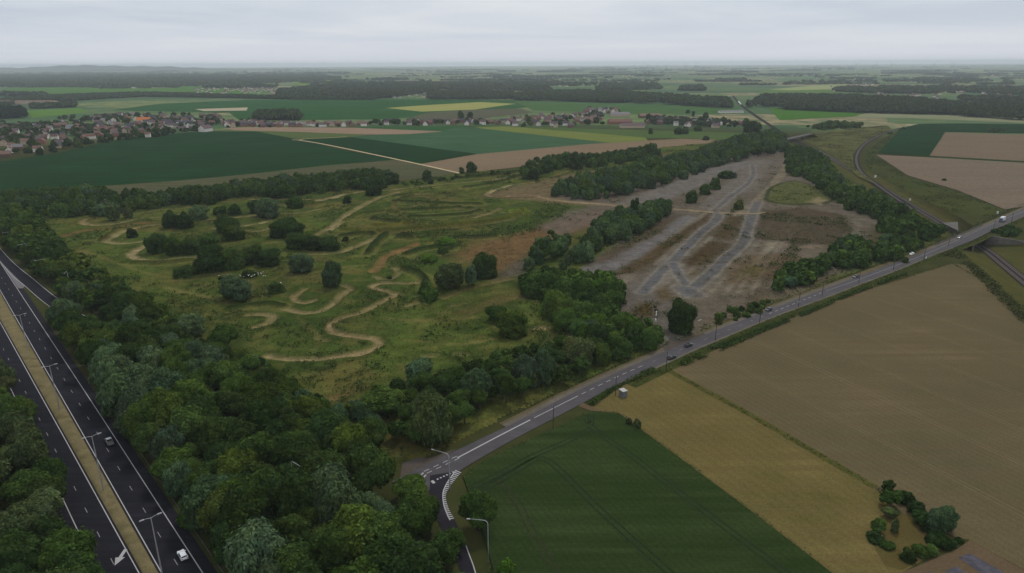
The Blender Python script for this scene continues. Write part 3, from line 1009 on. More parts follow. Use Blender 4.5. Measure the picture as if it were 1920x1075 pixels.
# grain
C *= ((0.66 + 0.40 * n_fin + 0.28 * vnoise(GX, GY, 3.2, 2, 21)) * (0.71 + 0.05 * yard))[..., None]
C *= np.array([0.99, 0.98, 0.91]) * (1 - yard[..., None] * np.array([0.03, -0.02, -0.02]))
Z += (n_mid - 0.45) * 1.1 * (1 - yard * 0.85) + (n_big - 0.5) * 1.2 * (1 - yard)
Z = np.maximum((Z + 1.0) * np.clip(edge_d / 16.0, 0, 1), 0.02) + 0.06
keep = ins[:-1, :-1] & ins[1:, :-1] & ins[:-1, 1:] & ins[1:, 1:]
idx = -np.ones(GX.shape, int)
use = np.zeros(GX.shape, bool)
for di in (0, 1):
    for dj in (0, 1):
        use[di:GX.shape[0] - 1 + di, dj:GX.shape[1] - 1 + dj] |= keep
idx[use] = np.arange(use.sum())
V = np.column_stack([GX[use], GY[use], Z[use]])
ii, jj = np.nonzero(keep)
F = np.stack([idx[ii, jj], idx[ii + 1, jj], idx[ii + 1, jj + 1], idx[ii, jj + 1]], 1)
me = mesh_np('meadow', V, F, smooth=True)
ca = me.color_attributes.new('soil_and_grass', 'FLOAT_COLOR', 'POINT')
ca.data.foreach_set('color', np.column_stack([np.clip(C[use], 0.004, 0.8), np.ones(use.sum())]).astype(np.float32).ravel())


def site_height(x, y):
    i = np.clip(np.round((np.asarray(x) - x0) / STEP).astype(int), 0, GX.shape[0] - 1)
    j = np.clip(np.round((np.asarray(y) - y0) / STEP).astype(int), 0, GX.shape[1] - 1)
    return np.where(use[i, j], Z[i, j], 0.0)


m_site, n, l, b = nt('rough_meadow', 0.95, 0.0)
at = n.new('ShaderNodeAttribute')
at.attribute_name = 'soil_and_grass'
P_ = position(n)
g1 = noise(n, l, P_, 1.1, 4.0, 0.7, 0.25, 0.75)
g2 = noise(n, l, P_, 0.28, 4.0, 0.65, 0.3, 0.7)
k1 = n.new('ShaderNodeMapRange')
k1.inputs['To Min'].default_value = 0.55
k1.inputs['To Max'].default_value = 1.45
l.new(g1, k1.inputs['Value'])
k2 = n.new('ShaderNodeMapRange')
k2.inputs['To Min'].default_value = 0.8
k2.inputs['To Max'].default_value = 1.2
l.new(g2, k2.inputs['Value'])
o_ = mixc(n, l, 1.0, at.outputs['Color'], k1.outputs['Result'], 'MULTIPLY')
o_ = mixc(n, l, 1.0, o_, k2.outputs['Result'], 'MULTIPLY')
l.new(o_, b.inputs['Base Color'])
tag(link('meadow', me, m_site), kind='structure')


# ------------------------------------------------------------------ dual carriageway at the left
def line_ext(pts, before=0.0, after=0.0):
    P = GL(pts)[:, :2]
    out = [p for p in P]
    if before:
        t = (P[0] - P[min(2, len(P) - 1)])
        out = [P[0] + t / np.linalg.norm(t) * before] + out
    if after:
        t = (P[-1] - P[-2])
        out = out + [P[-1] + t / np.linalg.norm(t) * after]
    return np.array(out)


HW = resample(line_ext([(9, 560), (150, 805), (303, 1075)], 900, 160), 6.0)
s_hw = np.concatenate([[0], np.cumsum(np.linalg.norm(np.diff(HW, axis=0), axis=1))]) - 900.0   # 0 at (9,560)
med = -np.interp(s_hw, [-900, 40, 182, 280, 450], [12.0, 6.8, 5.35, 4.2, 2.9])       # left edge of the median
a_hw = math.atan2(*(HW[-1] - HW[0])[::-1])
m_hw = asphalt_mat('motorway_asphalt', A(32, 32, 38), a_hw, 0.3)
m_paint = paint_mat('road_paint', A(150, 150, 152), 0.35)
m_paint_w = paint_mat('worn_road_paint', A(120, 120, 122), 0.6)
m_concrete = plain_mat('kerb_concrete', A(110, 106, 100), 0.9, 0.2, 0.2, 0.5)
m_median = field_mat('dry_median_grass', A(112, 103, 76), A(84, 79, 55), a_hw, 0, patch=4, grain=0.5)
Z_ROAD = 0.16
tag(ribbon_mesh('highway', HW, 0.45 + 9.9, -0.45, Z_ROAD, m_hw), kind='structure')
tag(ribbon_mesh('highway', HW, med + 0.45, med - 9.9, Z_ROAD, m_hw), kind='structure')
# median: raised verge of dry grass between two dark kerbs
mb_n = len(HW)
N_ = normals2(HW)
prof = [(-0.45, Z_ROAD - 0.1), (-0.47, Z_ROAD + 0.12), (-0.9, Z_ROAD + 0.16)]
cols_ = []
for k in range(9):
    t = k / 8.0
    off = -0.5 * (1 - t) + (med + 0.5) * t
    zz = Z_ROAD + (0.14 + 0.25 * math.sin(math.pi * t) if 0 < k < 8 else -0.12)
    cols_.append(np.column_stack([HW + N_ * off[:, None], np.full(mb_n, zz) + (vnoise(HW[:, 0] + 9 * k, HW[:, 1], 5, 2, k) - 0.5) * (0.25 if 0 < k < 8 else 0)]))
V = np.stack(cols_, 1).reshape(-1, 3)
ii = np.arange(mb_n - 1)
F = np.concatenate([np.stack([ii * 9 + k, ii * 9 + k + 1, (ii + 1) * 9 + k + 1, (ii + 1) * 9 + k], 1) for k in range(8)])
tag(link('median_strip', mesh_np('median_strip', V, F), m_median), kind='structure')
for nm, off in (('kerb', -0.52), ('kerb', med + 0.52)):
    tag(ribbon_mesh(nm, HW, off + 0.12, off - 0.12, Z_ROAD + 0.1, plain_mat('dark_kerb', A(40, 38, 36), 0.9, 0.1, 0.3, 0.4)), kind='structure')
for off, wd in ((0.0, 0.12), (7.6, 0.12), (med, 0.12), (med - 7.55, 0.12)):
    tag(ribbon_mesh('road_marking', HW, off + wd, off - wd, Z_ROAD + 0.012, m_paint), kind='structure')


def dashes(name, P, off, length, gap, wd, z, mat, s0=0.0, s1=1e9, phase=0.0):
    s = np.concatenate([[0], np.cumsum(np.linalg.norm(np.diff(P, axis=0), axis=1))])
    N = normals2(P)
    offs = np.full(len(P), off) if np.isscalar(off) else off
    Q = P + N * offs[:, None]
    mbx = MB()
    t = s0 + phase
    while t + length < min(s1, s[-1]):
        a = np.array([np.interp(t, s, Q[:, k]) for k in (0, 1)])
        b_ = np.array([np.interp(t + length, s, Q[:, k]) for k in (0, 1)])
        d = (b_ - a) / np.linalg.norm(b_ - a)
        nn = np.array([-d[1], d[0]]) * wd
        mbx.add([(*(a + nn), z), (*(a - nn), z), (*(b_ - nn), z), (*(b_ + nn), z)], [(0, 1, 2, 3)])
        t += length + gap
    return tag(mbx.build(name, mat), kind='structure')


# dash spacing measured on the photo: about 14 m from one to the next
dashes('road_marking', HW, 3.85, 3.0, 11.2, 0.09, Z_ROAD + 0.012, m_paint_w, 250.0, 1240.0, 6.3)
dashes('road_marking', HW, med - 3.8, 3.0, 11.2, 0.10, Z_ROAD + 0.012, m_paint_w, 250.0, 1240.0, 9.4)
# deflection arrow on the left carriageway
tip, tail = G(215, 1062)[:2], G(236, 1031)[:2]
d = (tip - tail)
Ld = np.linalg.norm(d)
d /= Ld
nn = np.array([-d[1], d[0]])
pt = lambda u, v: (*(tail + d * u * Ld + nn * v), Z_ROAD + 0.014)
ab = MB()
ab.add([pt(0, .45), pt(0, -.45), pt(.5, -.45), pt(.5, .45)], [(0, 1, 2, 3)])
ab.add([pt(.5, -1.2), pt(1.0, 0.0), pt(.5, 1.2)], [(0, 1, 2)])
tag(ab.build('road_marking', m_paint), kind='structure')
# steel crash barrier along the right shoulder
cbr = empty('crash_barrier', (0, 0, 0))
tag(cbr, 'low grey steel crash barrier along the right shoulder of the motorway', 'crash barrier')
m_cb = plain_mat('barrier_steel', A(88, 90, 92), 0.6, 0.3, 0.15, 0.4, 0.3)
kb0 = int(np.searchsorted(s_hw, 150.0))
Pb = HW[kb0:]
Nb = normals2(Pb)
Qb = Pb + Nb * 11.3
rv = np.concatenate([np.column_stack([Qb + Nb * o_, np.full(len(Qb), z_)]) for o_, z_ in ((0, 0.55), (0.06, 0.65), (0, 0.86))])
nb_ = len(Qb)
rf_ = np.array([(k * nb_ + i, k * nb_ + i + 1, (k + 1) * nb_ + i + 1, (k + 1) * nb_ + i) for k in range(2) for i in range(nb_ - 1)])
link('rail', mesh_np('rail', rv, rf_), m_cb, cbr)
for q in resample(Qb, 4.0)[::1]:
    pb = MB()
    pb.box((q[0] + Nb[0][0] * 0.1, q[1] + Nb[0][1] * 0.1, 0.4), (0.1, 0.1, 0.8))
    pb.build('post', m_cb, cbr)
# slip road with its painted nose
SL_o = np.array([[-420, 12.0], [-136, 12.66], [-24, 18.4], [40, 24], [110, 34]])
SL_i = np.array([[-420, 7.7], [-96, 7.9], [-18, 11.7], [40, 16.5], [110, 26.5]])
hw_t = (HW[-1] - HW[0]) / np.linalg.norm(HW[-1] - HW[0])
hw_n = np.array([-hw_t[1], hw_t[0]])
hw_o = G(9, 560)[:2]
to_xy = lambda q: hw_o + hw_t * q[0] + hw_n * q[1]
So = resample(smooth_line(np.array([to_xy(q) for q in SL_o]), 8), 4)
Si = resample(smooth_line(np.array([to_xy(q) for q in SL_i]), 8), 4)


def strip_between(name, A_, B_, z, mat, n=None):
    n = n or max(len(A_), len(B_), 8)
    def rs(P):
        s = np.concatenate([[0], np.cumsum(np.linalg.norm(np.diff(P[:, :2], axis=0), axis=1))])
        return np.stack([np.interp(np.linspace(0, s[-1], n), s, P[:, k]) for k in (0, 1)], 1)
    a_, b_ = rs(A_), rs(B_)
    V = np.empty((2 * n, 3))
    V[0::2, :2], V[1::2, :2] = a_, b_
    V[:, 2] = z
    i = np.arange(n - 1) * 2
    me = mesh_np(name, V, np.stack([i, i + 1, i + 3, i + 2], 1))
    return link(name, me, mat)


tag(strip_between('slip_road', So, Si, Z_ROAD + 0.006, m_hw, 80), kind='structure')
tag(ribbon_mesh('road_marking', So, -0.5 + 0.15, -0.5 - 0.15, Z_ROAD + 0.02, m_paint), kind='structure')
tag(ribbon_mesh('road_marking', Si, 0.12, -0.12, Z_ROAD + 0.02, m_paint), kind='structure')
gore = [to_xy(q) for q in ((-92, 7.9), (-18, 11.5), (-14, 9.9), (-16, 8.0))]
m_gore = plain_mat('pale_paving', A(96, 94, 96), 0.9, 0.1, 0.25, 1.2)
tag(poly_mesh('paved_nose', gore, Z_ROAD + 0.018, m_gore), kind='structure')

# ------------------------------------------------------------------ main road across the picture
m_road = asphalt_mat('road_asphalt', A(74, 72, 75), a_road, 0.18)
TOP = [(735, 904), (775, 885), (795, 875), (820, 863.5), (857, 843.5), (914, 818), (960, 798), (1068, 740), (1173, 692), (1246, 660), (1312, 632), (1440, 583), (1513, 555), (1596, 524), (1660, 500), (1733, 473), (1802, 445), (1862, 418), (1920, 392.5), (2060, 334)]
BOT = [(770, 944), (818, 910), (864, 884), (897, 860), (938, 838), (960, 826), (1086, 761), (1153, 723), (1231, 689), (1274, 667), (1440, 597), (1560, 553), (1616, 531), (1680, 507), (1749, 478), (1817, 453), (1862, 430), (1920, 405), (2060, 343)]
tw, bw = GL(TOP)[:, :2], GL(BOT)[:, :2]


def by_axis(P, n, ax0=a_road):
    """resample a polyline by its coordinate along the road axis, so that both edges pair up"""
    t = np.array([math.cos(ax0), math.sin(ax0)])
    return P @ t


s_lo = max(by_axis(tw, 0)[0], by_axis(bw, 0)[0])
s_hi = min(by_axis(tw, 0)[-1], by_axis(bw, 0)[-1])
ss = np.linspace(s_lo, s_hi, 160)
et = np.stack([np.interp(ss, by_axis(tw, 0), tw[:, k]) for k in (0, 1)], 1)
eb = np.stack([np.interp(ss, by_axis(bw, 0), bw[:, k]) for k in (0, 1)], 1)
ker = np.ones(7) / 7
for e in (et, eb):
    for k in (0, 1):
        e[3:-3, k] = np.convolve(e[:, k], ker, 'valid')
ZR = 0.20
tag(strip_between('road', et, eb, ZR, m_road, 160), kind='structure')
nt_ = normals2(et)
m_verge = field_mat('sandy_verge', A(92, 84, 64), A(74, 72, 48), a_road, 0, patch=8, grain=0.7)
m_path = field_mat('cycle_path_slabs', A(96, 92, 84), A(88, 82, 72), a_road, 0, patch=14, grain=0.8)
k0 = int(0.06 * 160)
tag(ribbon_mesh('cycle_path', et[k0:150], 2.2, -0.1, 0.185, m_path), kind='structure')
tag(ribbon_mesh('road_verge', et[k0:150], 3.6, 2.1, 0.165, m_verge), kind='structure')
tag(ribbon_mesh('road_edge', eb[20:158], 0.25, -1.25, 0.185, m_path), kind='structure')
m_ditch = field_mat('verge_grass', A(54, 62, 30), A(68, 68, 36), a_road, 0, patch=7, grain=0.6)
tag(ribbon_mesh('grass_verge', eb[20:158], -1.2, -6.5, 0.15, m_ditch), kind='structure')
CEN = [(752, 914), (800, 889), (861, 858), (960, 806), (1090.6, 740), (1165, 704), (1252, 667), (1340, 630), (1440, 590), (1548, 547), (1616, 523), (1733, 478), (1800, 448.5), (1856, 422.5), (1920, 397), (2060, 338)]
cen = resample(smooth_line(GL(CEN)[:, :2], 6), 2.0)
ci = lambda px, py: int(np.argmin(np.linalg.norm(cen - G(px, py)[:2], axis=1)))
tag(ribbon_mesh('road_marking', cen[ci(861, 858):ci(1000, 786)], 0.26, -0.26, ZR + 0.02, m_paint), kind='structure')
tag(ribbon_mesh('road_marking', cen[ci(1000, 786):ci(1092, 739)], 0.15, -0.15, ZR + 0.02, m_paint), kind='structure')
tag(ribbon_mesh('road_marking', cen[ci(1548, 547):], 0.13, -0.13, ZR + 0.02, m_paint_w), kind='structure')
dashes('road_marking', cen[ci(1092, 739):ci(1225, 678)], 0, 2.6, 2.4, 0.13, ZR + 0.02, m_paint)
dashes('road_marking', cen[ci(1225, 678):ci(1440, 590)], 0, 2.2, 7.0, 0.09, ZR + 0.02, m_paint_w)
dashes('road_marking', cen[ci(1440, 590):ci(1548, 547)], 0, 2.6, 2.8, 0.13, ZR + 0.02, m_paint)
dl = resample(GL([(860, 859), (798, 888)])[:, :2], 2)
for off in (0.45, -0.95):
    dashes('road_marking', dl, off, 2.0, 1.6, 0.13, ZR + 0.02, m_paint)
gw = resample(GL([(851, 886), (818, 901)])[:, :2], 2)
dashes('road_marking', gw, 0, 0.55, 0.6, 0.32, ZR + 0.02, m_paint)
cv_ = MB()
for c in ((790, 892), (795, 896)):
    p = G(*c)
    cv_.box((p[0], p[1], ZR + 0.017), (2.6, 0.55, 0.006), a_road + 0.5)
p = G(812, 905)
cv_.box((p[0], p[1], ZR + 0.017), (1.6, 0.9, 0.006), a_road + 1.4)
tag(cv_.build('road_marking', m_paint), kind='structure')
# slip road down to the motorway and its hatched edge
RAMP_R = [(866, 883), (851, 904), (840, 920), (836, 934), (841, 954), (852, 975), (866, 1005), (882, 1045), (893, 1076), (905, 1120)]
RAMP_L = [(806, 893), (806, 912), (806, 935), (812, 960), (824, 985), (840, 1015), (856, 1050), (866, 1080), (876, 1120)]
rr_ = resample(smooth_line(GL(RAMP_R)[:, :2], 5), 1.0)
rl_ = resample(smooth_line(GL(RAMP_L)[:, :2], 5), 1.0)
m_ramp = asphalt_mat('slip_asphalt', A(38, 36, 42), a_road, 0.2)
tag(strip_between('slip_road', rl_, rr_, ZR + 0.008, m_ramp, 90), kind='structure')
HO = resample(smooth_line(GL([(855, 883), (840, 904), (831, 924), (832, 947), (839, 967), (844, 977)])[:, :2], 6), 0.5)
HI = resample(smooth_line(GL([(866, 886), (851, 904), (839.5, 920.5), (836, 934), (841, 954), (851.5, 974)])[:, :2], 6), 0.5)
hb = MB()
n_h = 27
ip = lambda P, t: np.array([np.interp(t, np.linspace(0, 1, len(P)), P[:, k]) for k in (0, 1)])
for k in range(n_h):
    t0, t1 = (k + 0.1) / n_h, (k + 0.58) / n_h
    q = [ip(HO, t0), ip(HI, min(1, t0 + 0.012)), ip(HI, min(1, t1 + 0.012)), ip(HO, t1)]
    hb.add([(*v, ZR + 0.03) for v in q], [(0, 1, 2, 3)])
tag(hb.build('road_marking', m_paint), kind='structure')
tag(ribbon_mesh('road_marking', HO, 0.14, -0.14, ZR + 0.034, m_paint), kind='structure')
rw = resample(smooth_line(GL([(872, 1020), (880, 1042), (890, 1070), (899, 1110)])[:, :2], 5), 1)
tag(ribbon_mesh('road_marking', rw, 0.14, -0.14, ZR + 0.034, m_paint), kind='structure')
# gravel pull-off at the road's left end, entry of the yard, lay-by and field entrance
m_gravel = field_mat('gravel', A(82, 76, 72), A(70, 62, 54), a_road, 0, patch=6, grain=0.5)
tag(poly_mesh('gravel_area', GL([(752, 884), (757, 860), (775, 853), (800, 862), (845, 846), (857, 842), (820, 866), (775, 888), (750, 900)])[:, :2], 0.19, m_gravel), kind='structure')
tag(poly_mesh('gravel_area', GL([(1236, 640), (1248, 634), (1275, 640), (1320, 624), (1322, 629), (1248, 662)])[:, :2], 0.193, m_gravel), kind='structure')
tag(poly_mesh('gravel_area', GL([(1085, 763), (1092, 756), (1118, 768), (1170, 778), (1192, 800), (1160, 780), (1110, 772)])[:, :2], 0.196, m_plot), kind='structure')
tag(poly_mesh('gravel_area', GL([(1592, 523), (1636, 504), (1690, 484), (1733, 470), (1737, 474), (1690, 491), (1640, 511)])[:, :2], 0.19, m_verge), kind='structure')

# ------------------------------------------------------------------ railway
m_ballast = field_mat('ballast', A(50, 46, 46), A(38, 35, 35), ang((1560, 306), (1690, 378)), 0, patch=10, grain=0.6)
m_rail = plain_mat('rail_steel', A(96, 90, 88), 0.5, 0.3, 0.2, 0.5, 0.6)
m_sleeper = plain_mat('sleeper', A(84, 78, 72), 0.9, 0.2, 0.2, 0.5)
mid_px = [((1398, 204), 0.0), ((1425, 222), 0.0), ((1460, 245), 0.0), ((1500, 270), 0.0)]
RC = [np.array([*G(1374, 180)[:2], 0.6]), np.array([*G(1388, 196)[:2], 0.6]), np.array([*G(1410, 213)[:2], 0.5]), np.array([*G(1440, 233)[:2], 0.3]), np.array([*G(1475, 255)[:2], 0.15]), np.array([*G(1515, 276)[:2], 0.1])]
for s, lb, rb in zip(CUT, cut_LB, cut_RB):
    c = (lb + rb) / 2
    c[2] = s[4] + 0.12
    RC.append(c)
RC = np.array(RC)
RCs = resample(np.column_stack([smooth_line(RC[:, :2], 5), np.interp(np.linspace(0, 1, 5 * (len(RC) - 1) + 1), np.linspace(0, 1, len(RC)), RC[:, 2])]), 5.0)
tag(ribbon_mesh('railway_bed', RCs[:, :2], 4.3, -4.3, RCs[:, 2] + 0.12, m_ballast), kind='structure')
BR = [(1690, 240), (1672, 246), (1655, 252), (1632, 263), (1615, 277), (1606, 294), (1608, 312), (1620, 328), (1642, 344), (1668, 361), (1694, 377), (1712, 388)]
brp = resample(smooth_line(GL(BR)[:, :2], 6), 4.0)
brz = np.interp(np.linspace(0, 1, len(brp)), [0, 0.7, 0.85, 1.0], [0.32, 0.25, -0.4, -2.4])
tag(ribbon_mesh('railway_bed', brp, 3.5, -3.5, brz, m_ballast), kind='structure')


def track(P, zz, off, label):
    N = normals2(P)
    Q = P + N * off
    root = empty('railway_track', (0, 0, 0))
    tag(root, label, 'railway track')
    for r in (-0.75, 0.75):
        L_ = Q + N * r
        rmb = []
        for o1, z1 in ((0.07, 0.0), (0.07, 0.17), (-0.07, 0.17), (-0.07, 0.0)):
            rmb.append(np.column_stack([L_ + N * o1, zz + z1]))
        V = np.stack(rmb, 1).reshape(-1, 3)
        i = np.arange(len(P) - 1) * 4
        F = np.concatenate([np.stack([i + k, i + (k + 1) % 4, i + 4 + (k + 1) % 4, i + 4 + k], 1) for k in range(4)])
        link('rail', mesh_np('rail', V, F), m_rail, root)
    sb = MB()
    s = np.concatenate([[0], np.cumsum(np.linalg.norm(np.diff(Q, axis=0), axis=1))])
    T = np.arctan2(np.gradient(Q[:, 1]), np.gradient(Q[:, 0]))
    for t in np.arange(0, s[-1], 1.4):
        x, y, z, a = (np.interp(t, s, v) for v in (Q[:, 0], Q[:, 1], zz, np.unwrap(T)))
        sb.box((x, y, z + 0.02), (0.5, 2.5, 0.12), a)
    sb.build('sleepers', m_sleeper, root)
    return root


i0 = int(np.argmin(np.linalg.norm(RCs[:, :2] - G(1515, 276)[:2], axis=1)))
PT, ZT = RCs[i0:, :2], RCs[i0:, 2] + 0.14
track(PT, ZT, 2.1, 'straight railway track on brown ballast, the one farther from the motocross meadow')
track(PT, ZT, -2.1, 'straight railway track on brown ballast beside the tree belt of the gravel yard')
track(brp, brz + 0.03, 0.0, 'single curved railway track bending away between grass banks to the upper right')

# road bridge over the cutting
m_conc = plain_mat('weathered_concrete', A(92, 88, 84), 0.9, 0.2, 0.3, 0.35)
bridge = empty('road_bridge', tuple(G(1815, 450)))
tag(bridge, 'concrete road bridge carrying the main road over the railway cutting', 'bridge')


def child_mb(mb, name, mat, parent, bevel=0.0):
    o = mb.build(name, mat, parent, bevel)
    o.matrix_parent_inverse = parent.matrix_basis.inverted()
    return o


ka = int(np.argmin(np.linalg.norm(eb - G(1788, 463)[:2], axis=1)))
kb = int(np.argmin(np.linalg.norm(eb - G(1868, 428)[:2], axis=1)))
dm = MB()
n_e = normals2(et)
n_b = normals2(eb)
for k in range(ka, kb):
    q = []
    for kk in (k, k + 1):
        a_, b_ = et[kk] + n_e[kk] * 2.6, eb[kk] - n_b[kk] * 1.6
        q += [(*a_, 0.14), (*b_, 0.14), (*a_, -1.1), (*b_, -1.1)]
    dm.add(q, [(0, 1, 5, 4), (2, 6, 7, 3), (1, 3, 7, 5), (0, 4, 6, 2)])
child_mb(dm, 'deck', m_conc, bridge)
for P_e, sgn, nn_ in ((et, 2.4, n_e), (eb, -1.45, n_b)):
    pm = MB()
    for k in range(ka - 1, kb + 1):
        a_, b_ = P_e[k] + nn_[k] * sgn, P_e[k + 1] + nn_[k + 1] * sgn
        dd = np.linalg.norm(b_ - a_)
        aa = math.atan2(*(b_ - a_)[::-1])
        c_ = (a_ + b_) / 2
        pm.box((c_[0], c_[1], 0.6), (dd + 0.02, 0.25, 0.95), aa)
    child_mb(pm, 'parapet', m_conc, bridge)
wm = MB()


def wall(mb, p, q, z0p, z0q, z1p, z1q, th=0.6):
    d = np.array(q[:2]) - np.array(p[:2])
    d = d / np.linalg.norm(d)
    nn = np.array([-d[1], d[0]]) * th / 2
    v = []
    for P_, z0, z1 in ((p, z0p, z1p), (q, z0q, z1q)):
        for s_ in (1, -1):
            v += [(P_[0] + nn[0] * s_, P_[1] + nn[1] * s_, z0), (P_[0] + nn[0] * s_, P_[1] + nn[1] * s_, z1)]
    mb.add(v, [(0, 1, 3, 2), (4, 6, 7, 5), (0, 4, 5, 1), (2, 3, 7, 6), (1, 5, 7, 3), (0, 2, 6, 4)])


wall(wm, cut_R[4], cut_R[5], -7.2, -7.2, -0.2, -0.2, 1.6)
child_mb(wm, 'abutment', m_conc, bridge)
wm = MB()
wall(wm, cut_R[5], cut_R[6], -7.2, -3.0, 0.35, -0.1, 1.0)
child_mb(wm, 'wing_wall', m_conc, bridge)
wm = MB()
lp = cut_L[4] * 0.35 + cut_LB[4] * 0.65
lq = cut_L[5] * 0.35 + cut_LB[5] * 0.65
wall(wm, lp, lq, -7.2, -7.2, -0.2, -0.2, 1.2)
child_mb(wm, 'abutment', m_conc, bridge)
wm = MB()
c0, c1, c2, c3 = G(1766, 418, -4.6), G(1796, 416, -0.3), G(1797, 433, -0.3), G(1786, 436, -6.0)
wm.add([c0, c1, c2, c3], [(0, 1, 2, 3)])
child_mb(wm, 'paved_slope', plain_mat('pale_slope_paving', A(82, 80, 76), 0.9, 0.2, 0.2, 0.3), bridge)

# older overpass farther along the line
op_a, op_b = G(1470, 262.5, 6.0), G(1521, 251, 6.0)
over = empty('overpass', (op_a[0], op_a[1], 0))
tag(over, 'small concrete overpass on two piers crossing the railway before the far wood', 'bridge')
d = (op_b - op_a)[:2]
Lo = np.linalg.norm(d)
d /= Lo
nn = np.array([-d[1], d[0]])
om = MB()
om.box((*((op_a + op_b) / 2)[:2], 5.6), (Lo, 8.0, 0.9), math.atan2(d[1], d[0]))
child_mb(om, 'deck', m_conc, over)
for t in (0.28, 0.68):
    om = MB()
    c = op_a[:2] + d * Lo * t
    om.box((c[0], c[1], 2.5), (1.4, 6.5, 5.4), math.atan2(d[1], d[0]))
    child_mb(om, 'pier', m_conc, over)
for sgn in (3.8, -3.8):
    om = MB()
    c = ((op_a + op_b) / 2)[:2] + nn * sgn
    om.box((c[0], c[1], 6.5), (Lo, 0.3, 0.9), math.atan2(d[1], d[0]))
    child_mb(om, 'parapet', m_conc, over)
for end, s_ in ((op_a, -1), (op_b, 1)):
    e2 = end[:2] + d * s_ * 85
    q = []
    for P_, hh, ww in ((end[:2], 5.7, 4.2), (e2, 0.2, 3.6)):
        q += [(*(P_ + nn * (ww + hh * 1.7)), 0.02), (*(P_ + nn * ww), hh), (*(P_ - nn * ww), hh), (*(P_ - nn * (ww + hh * 1.7)), 0.02)]
    em = MB()
    em.add(q, [(0, 1, 5, 4), (1, 2, 6, 5), (2, 3, 7, 6), (0, 3, 2, 1)])
    tag(em.build('embankment', m_bank), kind='structure')

# ------------------------------------------------------------------ street lamps, poles
m_galv = plain_mat('galvanised_steel', A(150, 152, 156), 0.5, 0.4, 0.12, 0.6, 0.3)
m_wood = plain_mat('creosoted_wood', A(62, 56, 50), 0.9, 0.15, 0.25, 1.5)
m_lens = plain_mat('lamp_glass', A(170, 172, 176), 0.3, 0.5, 0.05)


def double_lamp(name, base, h, rz, label, group):
    root = empty(name, (base[0], base[1], base[2]), rz)
    tag(root, label, 'street lamp', group)
    p = MB()
    p.tube([(0, 0, 0), (0, 0, h * 0.5), (0, 0, h)], [0.20, 0.15, 0.10], 8)
    p.build('pole', m_galv, root)
    f = MB()
    f.box((0, 0, 0.12), (0.55, 0.55, 0.24))
    f.build('base', m_conc, root)
    for s in (-1, 1):
        a = MB()
        a.tube([(0, 0, h - 0.15), (s * 0.9, 0, h + 0.12), (s * 1.5, 0, h + 0.2)], [0.07, 0.06, 0.05], 6)
        ao = a.build('arm', m_galv, root)
        hd = MB()
        hd.box((s * 1.95, 0, h + 0.2), (1.15, 0.36, 0.2), 0, 0.75)
        ho = hd.build('lamp_head', m_galv, ao, 0.04)
        g = MB()
        g.box((s * 1.95, 0, h + 0.085), (0.8, 0.26, 0.03))
        g.build('lens', m_lens, ho)
    return root


lamp_axis = a_hw + math.pi / 2
for (bx, by, hh, lab) in [(53, 657, 16.7, 'double arm street lamp in the dry median, third from the near end'), (113, 773, 18.4, 'double arm street lamp in the dry median, between the pickup truck and the paved nose'),
                          (195, 922, 18.6, 'double arm street lamp in the dry median beside the grey pickup truck'), (306, 1087, 18.0, 'double arm street lamp in the dry median beside the white car')]:
    double_lamp('street_lamp', G(bx, by), hh, lamp_axis, lab, 'double lamps along the median')


def single_lamp(base, h, rz, reach, label, group):
    root = empty('street_lamp', (base[0], base[1], base[2]), rz)
    tag(root, label, 'street lamp', group)
    p = MB()
    n = 8
    pts = [(0, 0, 0), (0, 0, h * 0.45), (0, 0, h - 1.1)]
    for k in range(1, 6):
        t = k / 5 * math.pi / 2 * 0.93
        pts.append((1.1 * (1 - math.cos(t)), 0, h - 1.1 + 1.1 * math.sin(t)))
    pts.append((reach, 0, h + 0.12))
    p.tube(pts, list(np.linspace(0.15, 0.065, len(pts))), 8)
    po = p.build('pole', m_galv, root)
    for pl in po.data.polygons:
        pl.use_smooth = True
    f = MB()
    f.box((0, 0, 0.1), (0.5, 0.5, 0.2))
    f.build('base', m_conc, root)
    hd = MB()
    hd.box((reach + 0.4, 0, h + 0.12), (0.95, 0.34, 0.18), 0, 0.75)
    ho = hd.build('lamp_head', m_galv, root, 0.04)
    g = MB()
    g.box((reach + 0.4, 0, h + 0.02), (0.65, 0.24, 0.03))
    g.build('lens', m_lens, ho)
    return root


def toward(base, h, px, py):
    g, t = G(*base), None
    t = G(px, py, h)
    return math.atan2(t[1] - g[1], t[0] - g[0]), float(np.linalg.norm((t - g)[:2]))


for base, h, tip, lab, grp in [
    ((844, 920), 12.4, (812, 844), 'tall single arm lamp standing inside the striped bend of the slip road', 'lamps at the junction'),
    ((916, 1055), 12.6, (881, 974), 'tall single arm lamp beside the dark tree at the edge of the cereal crop', 'lamps at the junction'),
    ((553, 925), 11.0, (572, 881), 'single arm lamp half sunk in the dense trees by the motorway', 'lamps at the junction'),
    ((93, 520), 11.5, (66, 489), 'hooked street lamp on the slip road next to the paved nose', 'hooked lamps along the slip road'),
    ((133, 545), 11.5, (113, 521), 'hooked street lamp rising behind the grey willow of the slip road', 'hooked lamps along the slip road'),
    ((56, 487), 11.0, (34, 460), 'hooked street lamp standing in shrubs above the slip road, second from the far end', 'hooked lamps along the slip road'),
    ((29, 462), 10.5, (6, 437), 'hooked street lamp at the far end of the slip road', 'hooked lamps along the slip road')]:
    rz, rch = toward(base, h, *tip)
    single_lamp(G(*base), h, rz, min(max(rch, 2.2), 5.0), lab, grp)


